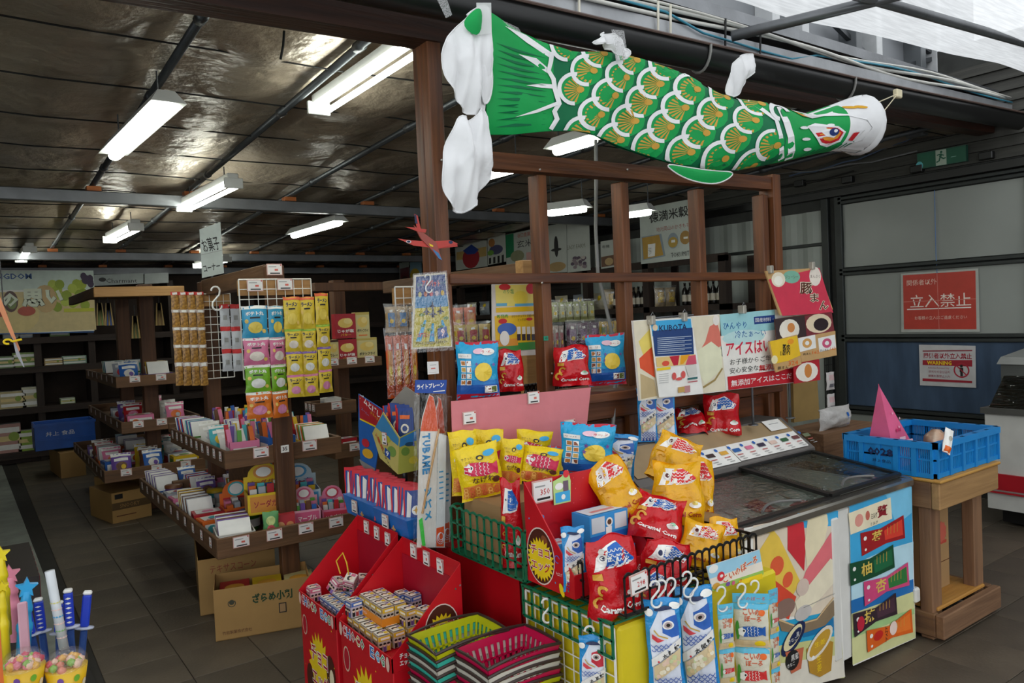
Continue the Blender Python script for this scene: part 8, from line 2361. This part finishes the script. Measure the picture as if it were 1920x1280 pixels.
for i in range(8):
    px = 986 + i * 7 if i < 4 else 1012 + i * 7
    p = at(px, 712, Y=3.3); b = MB(); b.lathe([(.022, 0), (.024, .01), (.024, .10), (.010, .14), (.010, .16), (.013, .16), (.013, .175), (0, .176)], mat('#1a1210', .15), 10); b.lathe([(.0245, .03), (.0245, .075)], ink(('#a8323a', '#b9b0a0')[i % 2]), 10, caps=False)
    b.build('small_bottle', None, 'small dark bottle with %s label, %s behind the ledge bags' % (('red', 'cream')[i % 2], ORD[i]), 'bottle', 'small bottles behind the ledge', loc=(p.x, 3.3, 1.051))
RK3 = rack('white wire rack with a pale plank left of the tall post', 740, 792, 538, 640, 3.32)
b = MB(); gpart(CT, 'rack_post', at(745, 600, Y=3.36).x, 3.345, 1.05, at(745, 600, Y=3.36).x + .05, 3.40, at(745, 542, Y=3.36).z, M_GWZ)
# ================================================================== TOYS AT THE LEFT EDGE
YT = 2.15
LB = thing('toy_counter', 'dark low counter holding candy toys at the left edge', 'counter', (0, YT, 0))
xe = at(172, 1230, Y=YT).x
b = MB(); b.box(-1.0, YT - .25, 0, xe, YT + .45, .52, mat('#231a18', .6)); b.build('cabinet', LB)
for k in range(6): b = MB(); b.box(xe, YT - .22 + k * .11, .05, xe + .004, YT - .16 + k * .11, .51, ink('#7a1a24')); b.build('red_stripe', LB)
def bubble(label, px0, px1, py0, py1, c, Y, tilt=0.0):
    p = at((px0 + px1) / 2, py1, Y=Y); k = mpp(p); r = (px1 - px0) * k * .30; h = (py1 - py0) * k
    t = thing('bubble_wand', label, 'toy', p, 0, 'bubble wands'); t.rotation_euler = (0, tilt, 0)
    m = mat(c, .35, var=.04)
    b = MB(); b.lathe([(r, 0), (r, h * .42), (r * 1.15, h * .44), (r * 1.15, h * .5), (r * .95, h * .52), (r * .8, h * .62), (r * 1.0, h * .64), (r * 1.0, h * .68), (r * .7, h * .78), (r * .7, h * .86)], m, 14); b.build('handle', t)
    b = MB(); pts, f = star(0, h * .90, r * 1.6, r * .75, 5)
    b.prism(pts[1:], (0, -.008, 0), (1, 0, 0), (0, 0, 1), (0, 1, 0), .016, m); b.build('star_top', t)
    return t
bubble('yellow bubble wand with a star top at the far left', -6, 28, 1020, 1190, '#e6cf1a', YT + .02)
bubble('pink bubble wand behind the blue one', 12, 50, 1060, 1200, '#e28aa0', YT + .10, -.03)
bubble('second yellow bubble wand half hidden', 2, 26, 1080, 1250, '#e0c81a', YT - .05)
BW = bubble('blue bubble wand with a star top in front', 22, 62, 1085, 1255, '#2a9fd8', YT - .04, .10)
b = MB(); b.tube([(.0 + .02 * math.cos(a * PI / 6), -.02, -.02 + .05 * math.sin(a * PI / 6)) for a in range(12)], .004, mat('#2ab8d8', .3), 6, closed=True); b.build('blowing_ring', BW)
for k, (x, y0, l, ti) in enumerate(((70, 1130, 'blue diamond-print sword candy, first from the left', -.12), (86, 1118, 'blue diamond-print sword candy, second from the left', -.05), (112, 1126, 'blue diamond-print sword candy behind the white tube', .04), (136, 1102, 'blue diamond-print sword candy, tallest', .0), (152, 1108, 'plain blue sword candy leaning right', .14), (60, 1172, 'short blue sword candy low in the bunch', -.2))):
    p = at(x, 1240, Y=YT + .03 * (k % 3)); kk = mpp(p); h = (1240 - y0) * kk
    t = thing('sword_candy', l, 'candy stick', p, -.2, 'sword candies'); t.rotation_euler = (0, ti, -.2)
    b = MB(); w = 15 * kk; b.box(-w * .4, -.006, 0, w * .4, .006, h * .45, mat('#2a4a8a', .3, var=.1, bump=.2), bev=.003); b.build('wrapper', t)
    b = MB(); b.box(-w * .5, -.009, h * .5, w * .5, .009, h * .95, mat('#1f3fc0', .35), bev=.003)
    if 'plain' not in l:
        for q in range(6): b.decal(front(0, -.009, 0), poly([(-w * .35, h * (.56 + q * .065)), (0, h * (.545 + q * .065)), (w * .35, h * (.56 + q * .065)), (0, h * (.575 + q * .065))]), W_)
    b.build('grip', t)
    b = MB(); b.lathe([(w * .3, h * .46), (w * 1.1, h * .47), (w * 1.1, h * .49), (w * .3, h * .5)], mat('#c9cfe0', .2, alpha=.8), 14, sy=.6); b.build('guard', t)
    b = MB(); b.box(-w * .5, -.009, h * .951, w * .5, .009, h, M_WHITE, bev=.003); b.build('pommel', t)
p = at(120, 1215, Y=YT - .03); kk = mpp(p); q = at(93, 1070, Y=YT - .03)
t = thing('candy_tube', 'slim white candy tube leaning among the sword candies', 'candy stick', p)
d_ = q - p
b = MB(); b.tube([V((0, 0, 0)), d_], .011, mat('#d6dadd', .25), 10); b.build('tube', t)
for k, c in enumerate(('#e8c9c0', '#8ab87a', '#e8c9c0', '#4aa0d0', '#e8c9c0', '#d8d48a')): b = MB(); b.lathe([(0, -.008), (.009, -.004), (.0118, 0), (.009, .006), (0, .010)], ink(c), 10); o = b.build('candy', t); o.location = d_ * (.15 + k * .09)
b = MB(); b.tube([d_ * -.35, d_ * .0], .0115, ink('#2a2a3a'), 10); b.build('barcode_label', t)
for px, l, c in ((48, 'domed cup of pink candy puffs, left of two', '#e07a8a'), (128, 'domed cup of pink candy puffs, right of two', '#e0846a')):
    p = at(px, 1308, Y=YT - .16); kk = mpp(p); r = 36 * kk
    t = thing('candy_cup', l, 'candy cup', p, 0, 'domed candy cups')
    b = MB(); b.lathe([(r * .7, 0), (r, 60 * kk)], mat('#e6b81f', .35, var=.08), 18)
    for a in range(8): b.decal(lambda u, v, o=0.0: V(((r * (.7 + .3 * v / (60 * kk)) + .002) * math.cos(u), (r * (.7 + .3 * v / (60 * kk)) + .002) * math.sin(u), v)), ell(-PI / 2 - .9 + a * .26, (18 + (a % 3) * 14) * kk, .16, 7 * kk, 8), ink(('#d8304a', '#7ab83a', '#7a4fa0', '#f0e0c0')[a % 4]), 0)
    b.build('cup', t)
    b = MB(); rr = random.Random(px)
    for i in range(46):
        a, e = rr.random() * 6.28, rr.random() ** .5 * r * .8
        zz = 60 * kk + (r * r - e * e) ** .5 * .72 * (.6 + .4 * rr.random()) - .01
        b.lathe([(0, -.010), (.009, -.004), (.009, .004), (0, .010)], ink(rr.choice([c, '#e8b04a', '#d8506a', '#8ab84a', '#f0c8b0'])), 6, (e * math.cos(a), e * math.sin(a), zz))
    b.build('candy_puffs', t, kind='stuff')
    b = MB(); b.lathe([(r * 1.02, 60 * kk), (r * 1.0, 60 * kk + r * .4), (r * .75, 60 * kk + r * .75), (r * .35, 60 * kk + r * .92), (0.001, 60 * kk + r * .97)], film(.14), 18, caps=False); b.build('dome_lid', t)
b = MB(); b.box(-.01, -.004, 0, .01, .004, .12, ink('#c99aa8'), bev=.003); b.build('pink_handle_stick', None, 'flat pink stick standing behind the left candy cup', 'candy stick', loc=at(48, 1225, Y=YT - .08))
# paper glider and thin pole at the very edge
PG = thing('paper_glider', 'orange paper glider with yellow propeller hung at the left edge', 'toy plane', at(20, 600, Y=3.2))
def pg(b, n): b.v = [tuple(V(v) - PG.location) for v in b.v]; return b.build(n, PG)
sp_ = Sheet(Y=3.2)
pg(slab(sp_, [(-6, 540), (2, 560), (38, 655), (35, 660), (20, 628), (-6, 570)], .006, ink('#d98a5a')), 'wing')
pg(slab(Sheet(Y=3.19), [(22, 628), (36, 660), (46, 688), (44, 688), (30, 664)], .003, ink('#9a9aa0')), 'tail_boom')
b = MB(); c = sp_.q(22, 640); b.tube([sp_.S(c[0] - .012 + .012 * math.cos(a * PI / 5), c[1] + .008 * math.sin(a * PI / 5), .012) for a in range(9)], .004, YE, 6); b.tube([sp_.S(c[0], c[1], .012), sp_.S(c[0] + .03, c[1] + .006, .012)], .004, YE, 6); pg(b, 'propeller')
b = MB(); b.tube([sp_.S(*sp_.q(8, 585), -.004), V((sp_.q(8, 585)[0] - .02, 3.2, zc(3.2) - .02))], .002, K_, 5); pg(b, 'cord')
b = MB(); p = at(3, 1280, Y=1.9); b.box(p.x - .016, 1.90, 0, p.x + .004, 1.91, at(3, 885, Y=1.9).z, ink('#d0662a')); b.build('orange_strip', None, 'thin orange upright strip at the left picture edge', 'strip')
